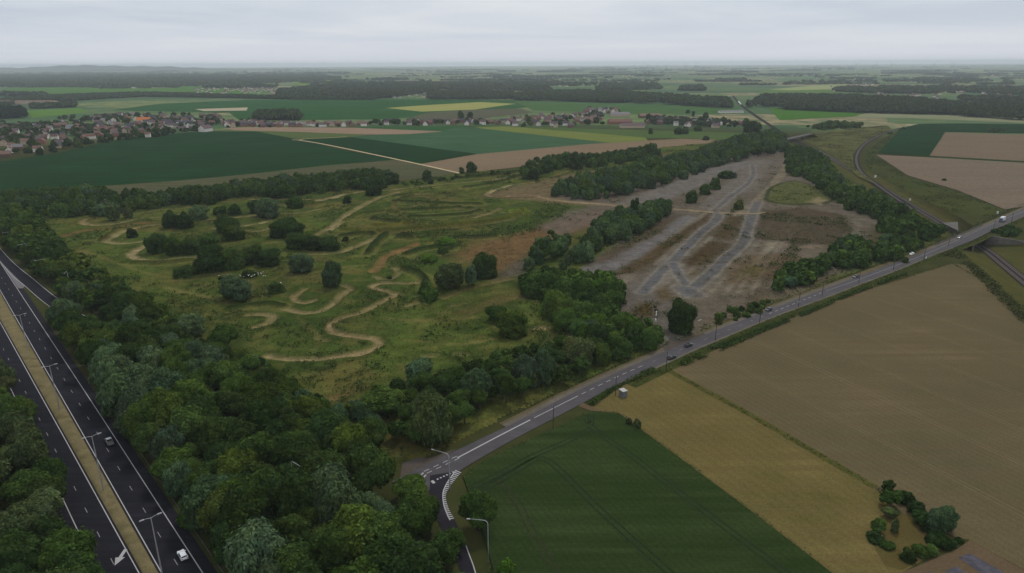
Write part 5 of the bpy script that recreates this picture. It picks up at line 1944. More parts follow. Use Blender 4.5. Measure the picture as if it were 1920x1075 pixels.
SOLO = [
    ('willow_tree', 216, 418, 32, 40, 'willow', 'olive', 'upright pale willow standing alone inside the far left bend of the track'),
    ('shrub', 242, 412, 18, 25, 'round', 'olive', 'small pale shrub just right of the upright pale willow in the far left bend'),
    ('shrub', 249, 449, 24, 25, 'round', 'dark', 'dark round shrub enclosed by the leftmost hairpin of the dirt track'),
    ('broadleaf_tree', 322, 432, 36, 36, 'round', 'dark', 'dark round tree left of the pale dome shaped willow in the upper left meadow'),
    ('broadleaf_tree', 348, 433, 34, 34, 'round', 'dark', 'dark round tree directly below the pale dome shaped willow'),
    ('willow_tree', 375, 416, 38, 33, 'round', 'grey', 'pale dome shaped willow at the upper left of the meadow'),
    ('shrub', 413, 406, 32, 22, 'round', 'dark', 'low dark bush right of the pale dome shaped willow'),
    ('shrub', 442, 407, 30, 24, 'round', 'dark', 'low dark bush between the dome shaped willow and the grey willow beside the upper track'),
    ('broadleaf_tree', 427, 441, 46, 38, 'round', 'dark', 'dark green tree, the upper one of the close pair in the left meadow'),
    ('broadleaf_tree', 440, 456, 48, 36, 'round', 'green', 'green tree, the lower one of the close pair in the left meadow'),
    ('broadleaf_tree', 296, 480, 44, 44, 'round', 'dark', 'leftmost dark tree of the long thicket in the left meadow'),
    ('broadleaf_tree', 330, 484, 46, 44, 'round', 'green', 'second tree from the left in the long thicket of the left meadow'),
    ('broadleaf_tree', 362, 482, 44, 42, 'round', 'dark', 'third tree from the left in the long thicket of the left meadow'),
    ('broadleaf_tree', 396, 474, 46, 42, 'round', 'green', 'tree at the upper right end of the long thicket in the left meadow'),
    ('broadleaf_tree', 398, 518, 66, 64, 'round', 'dark', 'large dark tree at the bottom of the left meadow thicket'),
    ('broadleaf_tree', 440, 512, 58, 54, 'round', 'green', 'large green tree just right of the large dark thicket tree'),
    ('broadleaf_tree', 474, 500, 48, 44, 'round', 'dark', 'dark tree second from the right end of the meadow thicket'),
    ('broadleaf_tree', 508, 504, 52, 44, 'round', 'dark', 'dark tree at the right end of the meadow thicket'),
    ('shrub', 350, 527, 44, 28, 'round', 'dark', 'low dark shrub at the left foot of the large thicket tree'),
    ('willow_tree', 445, 571, 66, 58, 'willow', 'grey', 'round grey-green willow below the meadow thicket beside white flowering elder'),
    ('shrub', 520, 556, 36, 28, 'low', 'dark', 'low dark elder bush with a few white blossoms above the small oval track'),
    ('willow_tree', 566, 518, 54, 46, 'willow', 'grey', 'broad grey-green willow above the small oval track'),
    ('willow_tree', 625, 547, 46, 60, 'willow', 'grey', 'tall grey-green willow at the top of the small oval track'),
    ('broadleaf_tree', 541, 450, 68, 44, 'round', 'dark', 'dark rounded tree at the upper left of the central meadow thicket'),
    ('broadleaf_tree', 560, 473, 58, 44, 'round', 'dark', 'dark tree at the foot of the central meadow thicket'),
    ('broadleaf_tree', 590, 475, 44, 40, 'round', 'dark', 'dark tree in the middle of the central meadow thicket'),
    ('broadleaf_tree', 617, 475, 48, 36, 'round', 'dark', 'dark tree at the right end of the central meadow thicket'),
    ('shrub', 648, 456, 12, 11, 'round', 'dark', 'tiny dark bush just right of the central meadow thicket'),
    ('willow_tree', 504, 414, 50, 46, 'willow', 'grey', 'grey willow beside the upper track, left of two small dark bushes'),
    ('shrub', 482, 404, 30, 30, 'round', 'dark', 'dark bush at the left shoulder of the grey willow beside the upper track'),
    ('shrub', 556, 394, 34, 26, 'round', 'dark', 'dark bush between the grey willow and the lone round bush on the upper track'),
    ('shrub', 652, 385, 19, 16, 'round', 'dark', 'small lone round bush beside the upper dirt track'),
    ('broadleaf_tree', 702, 370, 38, 28, 'round', 'dark', 'dark dome shaped tree in front of the right end of the far hedge'),
    ('willow_tree', 845, 551, 62, 64, 'willow', 'olive', 'wide brownish green willow in the middle of the meadow'),
    ('willow_tree', 884, 544, 28, 48, 'willow', 'grey', 'narrow grey willow squeezed between the brownish willow and the round tree'),
    ('broadleaf_tree', 910, 529, 60, 56, 'round', 'dark', 'big round dark tree at the edge of the bare brown ground'),
    ('shrub', 806, 571, 36, 34, 'round', 'green', 'bright rounded shrub at the lower left foot of the brownish willow'),
    ('shrub', 798, 556, 32, 30, 'low', 'dark', 'dark low thicket behind the bright rounded shrub'),
    ('shrub', 805, 497, 44, 18, 'low', 'bright', 'low bright green bramble patch on the mounds in mid meadow'),
    ('shrub', 838, 468, 46, 12, 'low', 'bright', 'flat bright bramble patch farther back on the mounds'),
    ('shrub', 830, 480, 30, 10, 'low', 'dark', 'flat dark bramble patch between the two bright ones'),
    ('broadleaf_tree', 931, 610, 48, 42, 'round', 'dark', 'smaller dark tree of the pair at the right edge of the meadow'),
    ('broadleaf_tree', 961, 641, 72, 60, 'round', 'green', 'larger leafy tree of the pair at the right edge of the meadow'),
    ('willow_tree', 360, 645, 62, 64, 'willow', 'grey', 'pale grey-green willow dome at the lower left edge of the meadow'),
    ('broadleaf_tree', 424, 668, 58, 62, 'broad', 'green', 'loose green tree right of the pale willow dome at the lower left'),
    ('willow_tree', 790, 742, 68, 72, 'willow', 'grey', 'pale upright willow at the lower end of the meadow above the dark roadside trees'),
    ('broadleaf_tree', 722, 800, 92, 76, 'broad', 'green', 'broad green tree at the lower end of the meadow, left of the tallest roadside willow'),
    ('willow_tree', 812, 846, 98, 120, 'willow', 'olive', 'tallest roadside willow, a big dull green dome next to the gravel pull-off'),
    ('broadleaf_tree', 862, 772, 60, 60, 'broad', 'dark', 'dark tree in the gap between the tallest roadside willow and the grey willow'),
    ('willow_tree', 893, 770, 76, 84, 'willow', 'grey', 'grey willow second right of the tallest roadside willow'),
    ('broadleaf_tree', 950, 768, 58, 76, 'broad', 'dark', 'dark egg shaped tree between two grey roadside willows'),
    ('willow_tree', 985, 738, 62, 78, 'willow', 'grey', 'rounded grey willow right of the dark egg shaped tree'),
    ('willow_tree', 1021, 729, 50, 78, 'willow', 'grey', 'tall slim grey willow beside the road'),
    ('willow_tree', 1080, 702, 82, 80, 'willow', 'olive', 'broad dull green willow by the road before the yard wood'),
    ('willow_tree', 1111, 641, 48, 42, 'willow', 'grey', 'silvery willow crown rising inside the yard wood'),
    ('broadleaf_tree', 1276, 630, 64, 78, 'round', 'dark', 'lone dark tree standing at the gravel yard entrance'),
    ('shrub', 1179, 799, 12, 16, 'willow', 'olive', 'left of two thin young shrubs by the corner of the cereal field'),
    ('shrub', 1194, 806, 15, 22, 'willow', 'olive', 'right of two thin young shrubs by the corner of the cereal field'),
    ('broadleaf_tree', 897, 1012, 76, 96, 'broad', 'dark', 'very dark tree at the corner of the cereal field behind the curved lamp'),
    ('shrub', 950, 1086, 36, 40, 'round', 'bright', 'bright green shrub at the bottom edge beside the cereal field'),
    ('shrub', 360, 990, 42, 40, 'round', 'bright', 'bright green shrub at the motorway shoulder behind the white car'),
    ('conifer_tree', 1663, 928, 28, 26, 'spire', 'dark', 'small dark tree at the top corner of the orchard'),
    ('broadleaf_tree', 1667, 958, 40, 42, 'broad', 'dark', 'dark tree at the upper left of the orchard corner'),
    ('shrub', 1698, 948, 32, 30, 'round', 'dark', 'upper part of the dark hedge along the orchard'),
    ('shrub', 1716, 968, 34, 32, 'round', 'dark', 'lower part of the dark hedge along the orchard'),
    ('willow_tree', 1758, 1010, 62, 72, 'willow', 'grey', 'big grey-green willow of the orchard corner at the brown field'),
    ('shrub', 1738, 1000, 34, 34, 'round', 'dark', 'dark bush at the left foot of the big orchard willow'),
    ('shrub', 1765, 1032, 40, 36, 'round', 'dark', 'round bush below the big orchard willow'),
    ('shrub', 1797, 1020, 17, 14, 'round', 'dark', 'small bush at the tip of the orchard by the brown field'),
    ('fruit_tree', 1645, 1004, 30, 34, 'broad', 'green', 'small fruit tree with its crown over the pale bench'),
    ('fruit_tree', 1668, 977, 36, 28, 'broad', 'olive', 'small fruit tree behind the bench, the upper one'),
    ('shrub', 1676, 1000, 14, 30, 'round', 'olive', 'narrow hedge shrub right of the fruit trees'),
    ('shrub', 1640, 1020, 36, 14, 'low', 'dark', 'low clipped hedge left of the bench'),
    ('shrub', 1662, 1032, 30, 18, 'low', 'dark', 'low clipped hedge below the bench'),
    ('shrub', 1700, 1056, 34, 30, 'round', 'dark', 'left bush of the row along the garden plot'),
    ('shrub', 1722, 1046, 34, 28, 'round', 'green', 'right bush of the row along the garden plot'),
    ('broadleaf_tree', 838, 1086, 78, 96, 'broad', 'green', 'leafy tree leaning over the slip road below its striped bend'),
    ('broadleaf_tree', 776, 1012, 76, 80, 'broad', 'dark', 'dark tree on the inner side of the striped bend'),
    ('broadleaf_tree', 772, 958, 80, 72, 'broad', 'green', 'leafy tree covering the near corner of the main road where it ends in the wood'),
    ('broadleaf_tree', 808, 1004, 50, 80, 'broad', 'dark', 'narrow dark tree close to the striped bend, left of the slip road'),
    ('broadleaf_tree', 858, 1046, 46, 56, 'broad', 'green', 'small leafy tree hiding the slip road just below its stripes'),
    ('shrub', 1684, 944, 32, 28, 'round', 'dark', 'hedge bush in the gap at the upper end of the orchard hedge'),
    ('shrub', 1728, 988, 38, 34, 'round', 'dark', 'hedge bush touching the left side of the big orchard willow'),
    ('shrub', 1746, 1024, 36, 30, 'low', 'dark', 'low bush under the lower left edge of the big orchard willow'),
    ('shrub', 1783, 1028, 26, 20, 'low', 'dark', 'low bush between the round bush and the tip of the orchard'),
    ('shrub', 1742, 1044, 32, 26, 'round', 'green', 'bush linking the round bush and the row along the garden plot'),
    ('broadleaf_tree', 1296, 384, 28, 30, 'round', 'dark', 'nearest round tree of the short row on the grey yard'),
    ('broadleaf_tree', 1322, 368, 24, 24, 'round', 'green', 'second round tree of the short row on the grey yard'),
    ('broadleaf_tree', 1340, 358, 24, 26, 'round', 'green', 'third round tree of the short row on the grey yard'),
    ('broadleaf_tree', 1360, 338, 32, 18, 'round', 'dark', 'dark wide bush at the far end of the short row on the grey yard'),
    ('shrub', 1376, 336, 16, 12, 'low', 'grey', 'pale scrub right of the dark wide bush on the yard'),
    ('shrub', 1384, 396, 20, 22, 'low', 'yellow', 'yellowish weed clump between the driven lines of the yard'),
    ('spruce_tree', 1187, 420, 20, 46, 'spire', 'dark', 'pointed spruce rising above the middle tree belt of the yard'),
    ('shrub', 1033, 442, 16, 10, 'round', 'dark', 'small dark bush on the bare ground left of the middle tree belt'),
    ('shrub', 730, 526, 12, 9, 'round', 'dark', 'tiny bush inside the small ring of track in mid meadow'),
    ('shrub', 884, 327, 24, 22, 'round', 'dark', 'dark bush at the end of the pale farm track'),
    ('shrub', 866, 328, 12, 14, 'spire', 'dark', 'small pointed shrub left of the bush at the end of the farm track'),
    ('shrub', 800, 340, 20, 20, 'round', 'dark', 'round bush standing right of the far hedge'),
    ('broadleaf_tree', 1079, 321, 28, 38, 'round', 'dark', 'tall dark round tree between the far bare ground and the ploughed field'),
    ('broadleaf_tree', 1000, 340, 24, 24, 'round', 'dark', 'dark round bush at the left tip of the far right hedge'),
    ('shrub', 1697, 494, 14, 14, 'round', 'dark', 'small roadside bush at the lay-by'),
    ('shrub', 1770, 340, 8, 6, 'low', 'dark', 'tiny bush on the edge of the ploughed field'),
    ('broadleaf_tree', 864, 223, 18, 18, 'round', 'dark', 'large dark tree sticking up behind the middle village row'),
    ('broadleaf_tree', 882, 222, 11, 13, 'round', 'dark', 'smaller tree right of the large dark tree behind the village row'),
    ('broadleaf_tree', 1271, 253, 16, 16, 'round', 'dark', 'left one of the two tree clumps on the pasture'),
    ('broadleaf_tree', 1284, 252, 14, 15, 'round', 'dark', 'dark tree touching the left clump on the pasture'),
    ('broadleaf_tree', 1308, 247, 16, 13, 'round', 'green', 'spreading tree right of the dark clump on the pasture'),
    ('broadleaf_tree', 1220, 252, 10, 12, 'round', 'green', 'thin tree at the left of the pasture'),
    ('shrub', 1323, 264, 14, 10, 'round', 'dark', 'dark bush at the lower edge of the pasture'),
    ('broadleaf_tree', 1410, 250, 34, 26, 'round', 'dark', 'big dark tree at the right end of the right village'),
    ('broadleaf_tree', 1290, 213, 8, 8, 'round', 'dark', 'small tree on the field behind the right village, left'),
    ('broadleaf_tree', 1300, 219, 8, 10, 'spire', 'dark', 'pointed tree on the field behind the right village'),
    ('broadleaf_tree', 1323, 222, 12, 12, 'round', 'dark', 'round tree on the field behind the right village'),
]
for t in SOLO:  # solitary plants, one by one
    plant_px(*t)


def scatter(poly_px, spacing, rng, world_poly=None):
    W = GL(poly_px)[:, :2] if world_poly is None else world_poly
    a, b_ = W.min(0), W.max(0)
    nx, ny = int((b_[0] - a[0]) / spacing) + 2, int((b_[1] - a[1]) / (spacing * 0.87)) + 2
    I, J = np.meshgrid(np.arange(nx), np.arange(ny), indexing='ij')
    X = a[0] + (I + 0.5 * (J % 2)) * spacing + rng.uniform(-.3, .3, I.shape) * spacing
    Y = a[1] + J * spacing * 0.87 + rng.uniform(-.3, .3, I.shape) * spacing
    k = inside(W, X, Y)
    return np.stack([X[k], Y[k]], 1)


rngT = np.random.default_rng(5)
PLAN = []
COLS['hedge dark'] = [tuple(v * 1.28 for v in c) for c in COLS['dark']]
COLS['hedge green'] = [tuple(v * 1.2 for v in c) for c in COLS['green']]
WORDS = {'hedge dark': 'dark green', 'hedge green': 'mid green', 'dark': 'dark green', 'green': 'mid green', 'yellow': 'yellowish green', 'grey': 'grey-green', 'olive': 'dull olive', 'birch': 'soft green', 'bright': 'bright green'}


CAM_RIGHT = CR @ np.array([1.0, 0, 0])


def in_px(poly, p, tol):
    q = project(p)[0]
    P = np.asarray(poly, float)
    X, Y = np.array([q[0]]), np.array([q[1]])
    return bool(inside(P, X, Y)[0]) or float(seg_dist(P, X, Y, True)[0]) < tol


def fits(poly, x, y, r, h):
    """the crown keeps inside the outline the stand has in the photograph"""
    dep = project((x, y, h))[1]
    tol = (2.0 + 1500.0 / dep) * rngT.uniform(0.2, 2.0)
    c = np.array([x, y, h * 0.6])
    return in_px(poly, (x, y, h * 0.96), tol) and in_px(poly, c + CAM_RIGHT * r * 0.85, tol) and in_px(poly, c - CAM_RIGHT * r * 0.85, tol)


BEND = [(857, 884), (846, 900), (836, 918), (833, 934), (834, 950), (840, 966), (846, 975), (800, 886), (826, 908)]


def hides_bend(x, y, r, h):
    """the striped bend and the junction lie open in the photograph: no crown stands in front of them"""
    c, dep = project((x, y, h * 0.55))
    rx_ = r * 1280 / dep * 1.12
    ry_ = (h * 0.5 * 0.85 + r * 0.45) * 1280 / dep
    return any(((p[0] - c[0]) / rx_) ** 2 + ((p[1] - c[1]) / ry_) ** 2 < 1 for p in BEND)


def belt(poly, spacing, r, hr, mix, where, group, zone=None, avoid=None):
    """mix: list of (name, style, colour, weight, size factor)"""
    P = scatter(poly, spacing, rngT)
    w = np.array([m[3] for m in mix], float)
    # kinds change in drifts, as planted stands do
    sel = vnoise(P[:, 0] + 400, P[:, 1] + 300, spacing * 3.2, 2, len(where) % 7) * 0.75 + rngT.random(len(P)) * 0.25
    order = np.argsort(np.argsort(sel)) / max(len(P), 1)
    cum = np.cumsum(w) / w.sum()
    cnt = 0
    for (x, y), o_ in zip(P, order):
        if avoid is not None and avoid(x, y):
            continue
        m = mix[min(int(np.searchsorted(cum, o_)), len(mix) - 1)]
        k = m[4] * (rngT.uniform(0.62, 1.0) if rngT.random() < 0.45 else rngT.uniform(0.95, 1.3))
        rr = r * k
        h = rr * hr * rngT.uniform(0.82, 1.2)
        for f_ in (1.0, 0.86, 0.72, 0.6, 0.5, 0):
            if f_ == 0 or fits(poly, x, y, rr * f_, h * f_):
                break
        if f_ == 0:
            continue
        rr, h = rr * f_, h * f_
        if hides_bend(x, y, rr, h):
            continue
        isT = m[0].endswith('tree')
        noun = m[0].replace('_', ' ')
        PLAN.append((m[0], float(x), float(y), rr, h, m[1], m[2], f'{WORDS[m[2]]} {noun} {where}', 'tree' if isT else 'shrub', group, isT))
        cnt += 1
    return cnt


ramp_mid = (resample(rl_, 2)[:60], )
slip_mid = (So[:min(len(So), len(Si))] + Si[:min(len(So), len(Si))]) / 2
ramp_c = (resample(rl_, 2.0), resample(rr_, 2.0))
ramp_ctr = np.array([(a_ + b_) / 2 for a_, b_ in zip(*[np.stack([np.interp(np.linspace(0, 1, 60), np.linspace(0, 1, len(q)), q[:, k]) for k in (0, 1)], 1) for q in (rl_, rr_)])])


def keep_off(x, y):
    q = np.array([x, y])
    dv = q - hw_o
    s_ = float(dv @ hw_t)
    o_ = float(dv @ hw_n)
    if -13.4 < o_ < 13.2:
        return True
    if np.min(np.linalg.norm(slip_mid - q, axis=1)) < 6.0:
        return True
    if np.min(np.linalg.norm(ramp_ctr - q, axis=1)) < 3.4:
        return True
    if np.min(np.linalg.norm(et - q, axis=1)) < 8.0 or np.min(np.linalg.norm(eb - q, axis=1)) < 8.0:
        return True
    return False


B_ = 'broadleaf_tree'
counts = {}
MAIN = [(50, 545), (110, 524), (170, 528), (250, 545), (300, 585), (345, 640), (400, 655), (470, 678), (505, 702), (560, 742), (620, 762), (690, 775), (740, 800), (756, 850), (754, 880), (764, 890), (808, 905), (825, 940), (829, 958), (866, 992), (880, 1018), (886, 1075), (905, 1230), (380, 1230), (412, 1090), (375, 1040), (330, 985), (262, 905), (220, 830), (180, 756), (78, 590)]
counts['main'] = belt(MAIN, 8.3, 6.3, 2.2, [('willow_tree', 'willow', 'grey', 22, 1.05), (B_, 'broad', 'green', 26, 1.0), (B_, 'broad', 'yellow', 14, 0.95), (B_, 'broad', 'dark', 38, 1.0)],
                      'in the dense belt right of the motorway', 'trees of the belt right of the motorway', avoid=keep_off)
counts['mainedge'] = belt([(180, 505), (240, 540), (300, 580), (345, 640), (400, 655), (470, 675), (505, 700), (560, 742), (620, 760), (690, 775), (700, 805), (610, 800), (540, 775), (470, 735), (400, 705), (330, 665), (270, 610), (190, 550)], 7.0, 3.7, 1.9, [('scrub_tree', 'round', 'yellow', 30, 1.0), ('scrub_tree', 'round', 'dark', 40, 1.1), ('scrub_tree', 'round', 'green', 30, 1.0)],
                          'on the meadow edge of the motorway belt', 'scrub along the meadow edge of the motorway belt', avoid=keep_off)
counts['slipbelt'] = belt([(-60, 380), (0, 388), (60, 405), (85, 425), (105, 452), (135, 475), (170, 505), (195, 537), (170, 556), (130, 540), (75, 530), (55, 500), (25, 478), (0, 452), (-60, 430)], 8.6, 4.9, 1.9, [(B_, 'broad', 'yellow', 30, 1.0), (B_, 'broad', 'dark', 45, 1.0), (B_, 'broad', 'green', 25, 1.0)],
                          'in the scrub belt behind the slip road lamps', 'trees behind the slip road', avoid=keep_off)
counts['left'] = belt([(-160, 680), (0, 676), (22, 690), (52, 740), (80, 795), (100, 840), (115, 885), (142, 912), (152, 955), (152, 990), (170, 1035), (192, 1090), (210, 1260), (-300, 1260)], 7.8, 6.0, 2.2, [('woodland_tree', 'broad', 'olive', 35, 1.0), ('woodland_tree', 'broad', 'dark', 35, 1.0), ('woodland_tree', 'broad', 'green', 30, 1.0)],
                      'in the wood left of the motorway', 'trees of the wood left of the motorway', avoid=keep_off)
counts['hedge'] = belt([(-60, 352), (0, 357), (100, 354), (176, 350), (218, 364), (251, 357), (289, 369), (306, 357), (352, 352), (392, 352), (427, 342), (480, 338), (518, 332), (618, 326), (668, 320), (716, 320), (744, 331), (751, 342), (721, 356), (640, 362), (580, 368), (518, 376), (452, 374), (389, 388), (314, 391), (251, 399), (196, 408), (120, 412), (60, 410), (0, 405), (-60, 402)], 10.5, 5.4, 1.9, [('hedge_tree', 'round', 'hedge dark', 62, 1.0), ('hedge_tree', 'round', 'hedge green', 28, 1.0), ('hedge_tree', 'willow', 'grey', 10, 1.0)],
                       'in the long hedge between meadow and crops', 'trees of the long hedge behind the meadow')
counts['wood'] = belt([(967, 525), (1025, 511), (1111, 513), (1136, 516), (1168, 538), (1171, 556), (1161, 575), (1168, 600), (1206, 603), (1229, 618), (1246, 635), (1244, 648), (1198, 660), (1136, 682), (1100, 690), (1075, 640), (1048, 625), (1035, 594), (1015, 572), (970, 548)], 7.6, 5.4, 1.9, [(B_, 'round', 'hedge dark', 45, 1.0), (B_, 'round', 'hedge green', 45, 1.0), (B_, 'round', 'bright', 10, 0.9)],
                      'in the small wood between meadow and gravel yard', 'trees of the small wood beside the yard')
MIDMIX = [('birch_tree', 'willow', 'birch', 60, 1.0), ('birch_tree', 'willow', 'grey', 15, 1.0), ('birch_tree', 'broad', 'green', 25, 1.0)]
counts['mid'] = belt([(985, 510), (1000, 470), (1015, 455), (1062, 443), (1070, 455), (1075, 470), (1035, 494), (1010, 511)], 8.2, 4.6, 2.3, MIDMIX,
                     'in the short upper row of the middle belt of the yard', 'trees of the middle belt of the yard')
counts['mid2'] = belt([(1048, 513), (1060, 485), (1090, 462), (1120, 418), (1160, 394), (1200, 392), (1232, 378), (1259, 381), (1263, 396), (1244, 410), (1200, 441), (1168, 455), (1136, 474), (1110, 489), (1080, 506)], 8.2, 4.6, 2.3, MIDMIX,
                      'in the long lower row of the middle belt of the yard', 'trees of the middle belt of the yard')
counts['up'] = belt([(1033, 352), (1070, 336), (1136, 321), (1178, 313), (1211, 301), (1256, 296), (1312, 283), (1362, 266), (1387, 256), (1432, 251), (1455, 243), (1473, 261), (1473, 286), (1440, 293), (1407, 298), (1352, 313), (1312, 326), (1261, 346), (1200, 362), (1156, 371), (1121, 378), (1043, 373), (1033, 362)], 11.5, 5.0, 2.6, [('birch_tree', 'willow', 'birch', 45, 0.85), ('birch_tree', 'broad', 'hedge green', 35, 1.0), ('birch_tree', 'willow', 'grey', 20, 0.9)],
                    'in the far belt along the top of the gravel yard', 'trees of the far belt of the yard')
counts['farhedge'] = belt([(977, 321), (998, 301), (1035, 293), (1068, 288), (1090, 291), (1126, 291), (1181, 281), (1226, 273), (1236, 281), (1236, 296), (1186, 306), (1136, 313), (1093, 319), (1055, 318), (1025, 331), (993, 341), (977, 330)], 12, 5.2, 1.9, [('hedge_tree', 'round', 'hedge dark', 70, 1.0), ('hedge_tree', 'round', 'hedge green', 30, 1.0)],
                          'in the broken hedge below the ploughed field', 'trees of the broken hedge below the ploughed field')
counts['rail'] = belt([(1475, 276), (1503, 276), (1535, 286), (1551, 301), (1566, 321), (1580, 345), (1601, 356), (1631, 356), (1664, 370), (1691, 388), (1729, 410), (1762, 423), (1767, 436), (1741, 454), (1691, 450), (1648, 440), (1638, 423), (1626, 406), (1596, 399), (1563, 380), (1545, 366), (1528, 347), (1478, 327), (1472, 310)], 10.0, 5.0, 1.9, [(B_, 'round', 'hedge dark', 50, 1.0), (B_, 'round', 'hedge green', 38, 1.0), ('willow_tree', 'willow', 'grey', 12, 0.9)],
                      'in the belt along the railway', 'trees of the belt along the railway')
counts['road'] = belt([(1453, 530), (1478, 503), (1523, 488), (1560, 480), (1560, 458), (1596, 446), (1630, 460), (1640, 465), (1661, 445), (1700, 450), (1745, 455), (1736, 462), (1704, 474), (1671, 491), (1640, 492), (1616, 503), (1573, 512), (1530, 534), (1490, 544), (1455, 546)], 7.6, 4.1, 1.7, [(B_, 'round', 'hedge dark', 60, 1.0), (B_, 'round', 'hedge green', 25, 1.0), ('willow_tree', 'willow', 'grey', 15, 0.9)],
                      'in the roadside belt below the gravel yard', 'trees of the roadside belt below the yard')
counts['roadscrub'] = belt([(1336, 604), (1370, 580), (1420, 572), (1448, 566), (1440, 582), (1390, 600), (1345, 614)], 5.5, 2.2, 1.4, [('roadside_shrub', 'round', 'green', 50, 1.0), ('roadside_shrub', 'low', 'dark', 50, 1.0)],
                           'on the bank between yard and road', 'shrubs on the bank between yard and road')
counts['roadwillow'] = belt([(690, 735), (760, 720), (830, 700), (900, 680), (960, 665), (1040, 655), (1060, 640), (1130, 660), (1136, 684), (1100, 705), (1040, 735), (985, 754), (940, 780), (880, 810), (850, 846), (800, 860), (760, 852), (740, 800), (700, 790)], 9.0, 4.4, 1.9, [(B_, 'broad', 'dark', 60, 1.0), (B_, 'broad', 'green', 40, 1.0)],
                            'filling the roadside row below the meadow', 'trees filling the roadside row below the meadow', avoid=keep_off)
counts['bridgebush'] = belt([(1862, 437), (1888, 428), (1912, 432), (1912, 441), (1880, 446)], 4.5, 2.6, 1.5, [('roadside_shrub', 'round', 'dark', 60, 1.0), ('roadside_shrub', 'round', 'green', 40, 1.0)],
                            'above the concrete wing wall of the bridge', 'shrubs above the wing wall')
counts['railpatch'] = belt([(1505, 240), (1560, 230), (1625, 232), (1615, 240), (1545, 244)], 16, 8.0, 1.5, [('hedge_tree', 'round', 'hedge dark', 70, 1.0), ('hedge_tree', 'round', 'hedge green', 30, 1.0)],
                           'in the clump beyond the overpass', 'trees of the clump beyond the overpass')
counts['curve'] = belt([(1662, 252), (1700, 240), (1712, 236), (1716, 238), (1690, 246), (1664, 258)], 22, 4.0, 1.3, [('shrub', 'round', 'dark', 100, 1.0)],
                       'along the field edge above the curved railway', 'shrubs along the curved railway')
counts['fieldbush'] = belt([(1850, 246), (1880, 243), (1884, 246), (1856, 250)], 12, 5.0, 1.2, [('shrub', 'round', 'dark', 100, 1.0)],
                           'on the boundary of the far right fields', 'shrubs between the far right fields')
counts['farscrub'] = belt([(745, 346), (860, 334), (960, 324), (990, 326), (960, 330), (860, 340), (760, 352)], 9, 2.6, 1.3, [('hedge_shrub', 'round', 'dark', 50, 1.0), ('hedge_shrub', 'low', 'green', 50, 1.0)],
                          'in the thin hedge at the top of the meadow', 'shrubs of the thin hedge at the top of the meadow')
# the 300 of each kind that show largest are objects of their own; the rest of the stands are one mass per colour
from collections import Counter
have = Counter(t[0] for t in SOLO)


def shows(t):
    px_, dp = project((t[1], t[2], t[4] * 0.6))
    vis = -60 < px_[0] < 1980 and px_[1] < 1130 and dp > 0
    return 2 * t[3] * 1280 / dp if vis else -1


REST = {}
for t in sorted(PLAN, key=shows, reverse=True):
    if shows(t) < 0:
        continue
    if have[t[0]] < 296:
        have[t[0]] += 1
        plant(*t)
    else:
        REST.setdefault(t[6], []).append(t)
for c_, lst in REST.items():
    Vs = []
    for i, t in enumerate(lst):
        key = (t[5], 'stuff', i % 5)
        if key not in _crowns:
            _crowns[key] = crown_arrays(7000 + i % 5, 420, 0.29, t[5])[0]
        a_ = _tr.uniform(0, 6.28)
        q = _crowns[key]
        ca, sa = math.cos(a_), math.sin(a_)
        Vs.append(np.column_stack([(q[:, 0] * ca - q[:, 1] * sa) * t[3] + t[1], (q[:, 0] * sa + q[:, 1] * ca) * t[3] + t[2], q[:, 2] * t[4] + float(site_height(t[1], t[2]))]))
    V = np.vstack(Vs)
    o = link('tree_belt', mesh_np('tree_belt', V, np.arange(len(V)).reshape(-1, 4)), m_leaf)
    o.color = (*COLS[c_][0], 1)
    tag(o, kind='stuff')
print('TREES', counts, sum(counts.values()), dict(have), {k: len(v) for k, v in REST.items()})

# ------------------------------------------------------------------ weeds and undergrowth (nobody could count them)
def leaf_field(name, XY, size, hgt, colour, seed, zfun=None, var=0.4, spread=0.4, per=3):
    rng = np.random.default_rng(seed)
    XY = np.repeat(XY, per, 0)
    n = len(XY)
    XY = XY + rng.normal(0, spread, (n, 2))
    zz = zfun(XY[:, 0], XY[:, 1]) if zfun is not None else np.zeros(n)
    Pp = np.column_stack([XY, zz + hgt * rng.uniform(0.15, 1.0, n)])
    Nn = rand_dirs(rng, n, -0.1) + np.array([0, 0, 0.5])
    V, F = leaf_quads(rng, Pp, Nn, size)
    o = link(name, mesh_np(name, V, F), leaf_mat(name + '_leaves', False, colour, 0.2, var))
    return tag(o, kind='stuff')


rngW = np.random.default_rng(21)
lum = (C @ np.array([.3, .6, .1]))
thr = float(np.array(A(82, 80, 46)) @ np.array([.3, .6, .1]))
cand = np.argwhere(use & (lum < thr * 0.9) & (edge_d > 2))
dist_c = np.hypot(GX, GY)[cand[:, 0], cand[:, 1]]
pr = np.clip(300.0 / dist_c, 0.15, 1.0) * (vnoise(GX, GY, 18, 3, 12)[cand[:, 0], cand[:, 1]] > 0.44)
cand = cand[rngW.random(len(cand)) < pr * 0.45]
XYw = np.stack([GX[cand[:, 0], cand[:, 1]], GY[cand[:, 0], cand[:, 1]]], 1)
leaf_field('rough_grass', XYw, 0.36, 0.55, (0.070, 0.086, 0.028), 31, site_height, 0.4, 0.7, 3)


# taller dark weeds and brambles in drifts
cl = np.argwhere(use & (lum < thr * 0.86) & (edge_d > 4))
kk = vnoise(GX, GY, 26, 3, 15)[cl[:, 0], cl[:, 1]]
cl = cl[(kk > 0.58) & (rngW.random(len(cl)) < 0.28)]
XYc = np.stack([GX[cl[:, 0], cl[:, 1]], GY[cl[:, 0], cl[:, 1]]], 1)
leaf_field('bramble_weeds', XYc, 0.5, 1.1, (0.040, 0.066, 0.018), 35, site_height, 0.5, 0.7, 6)


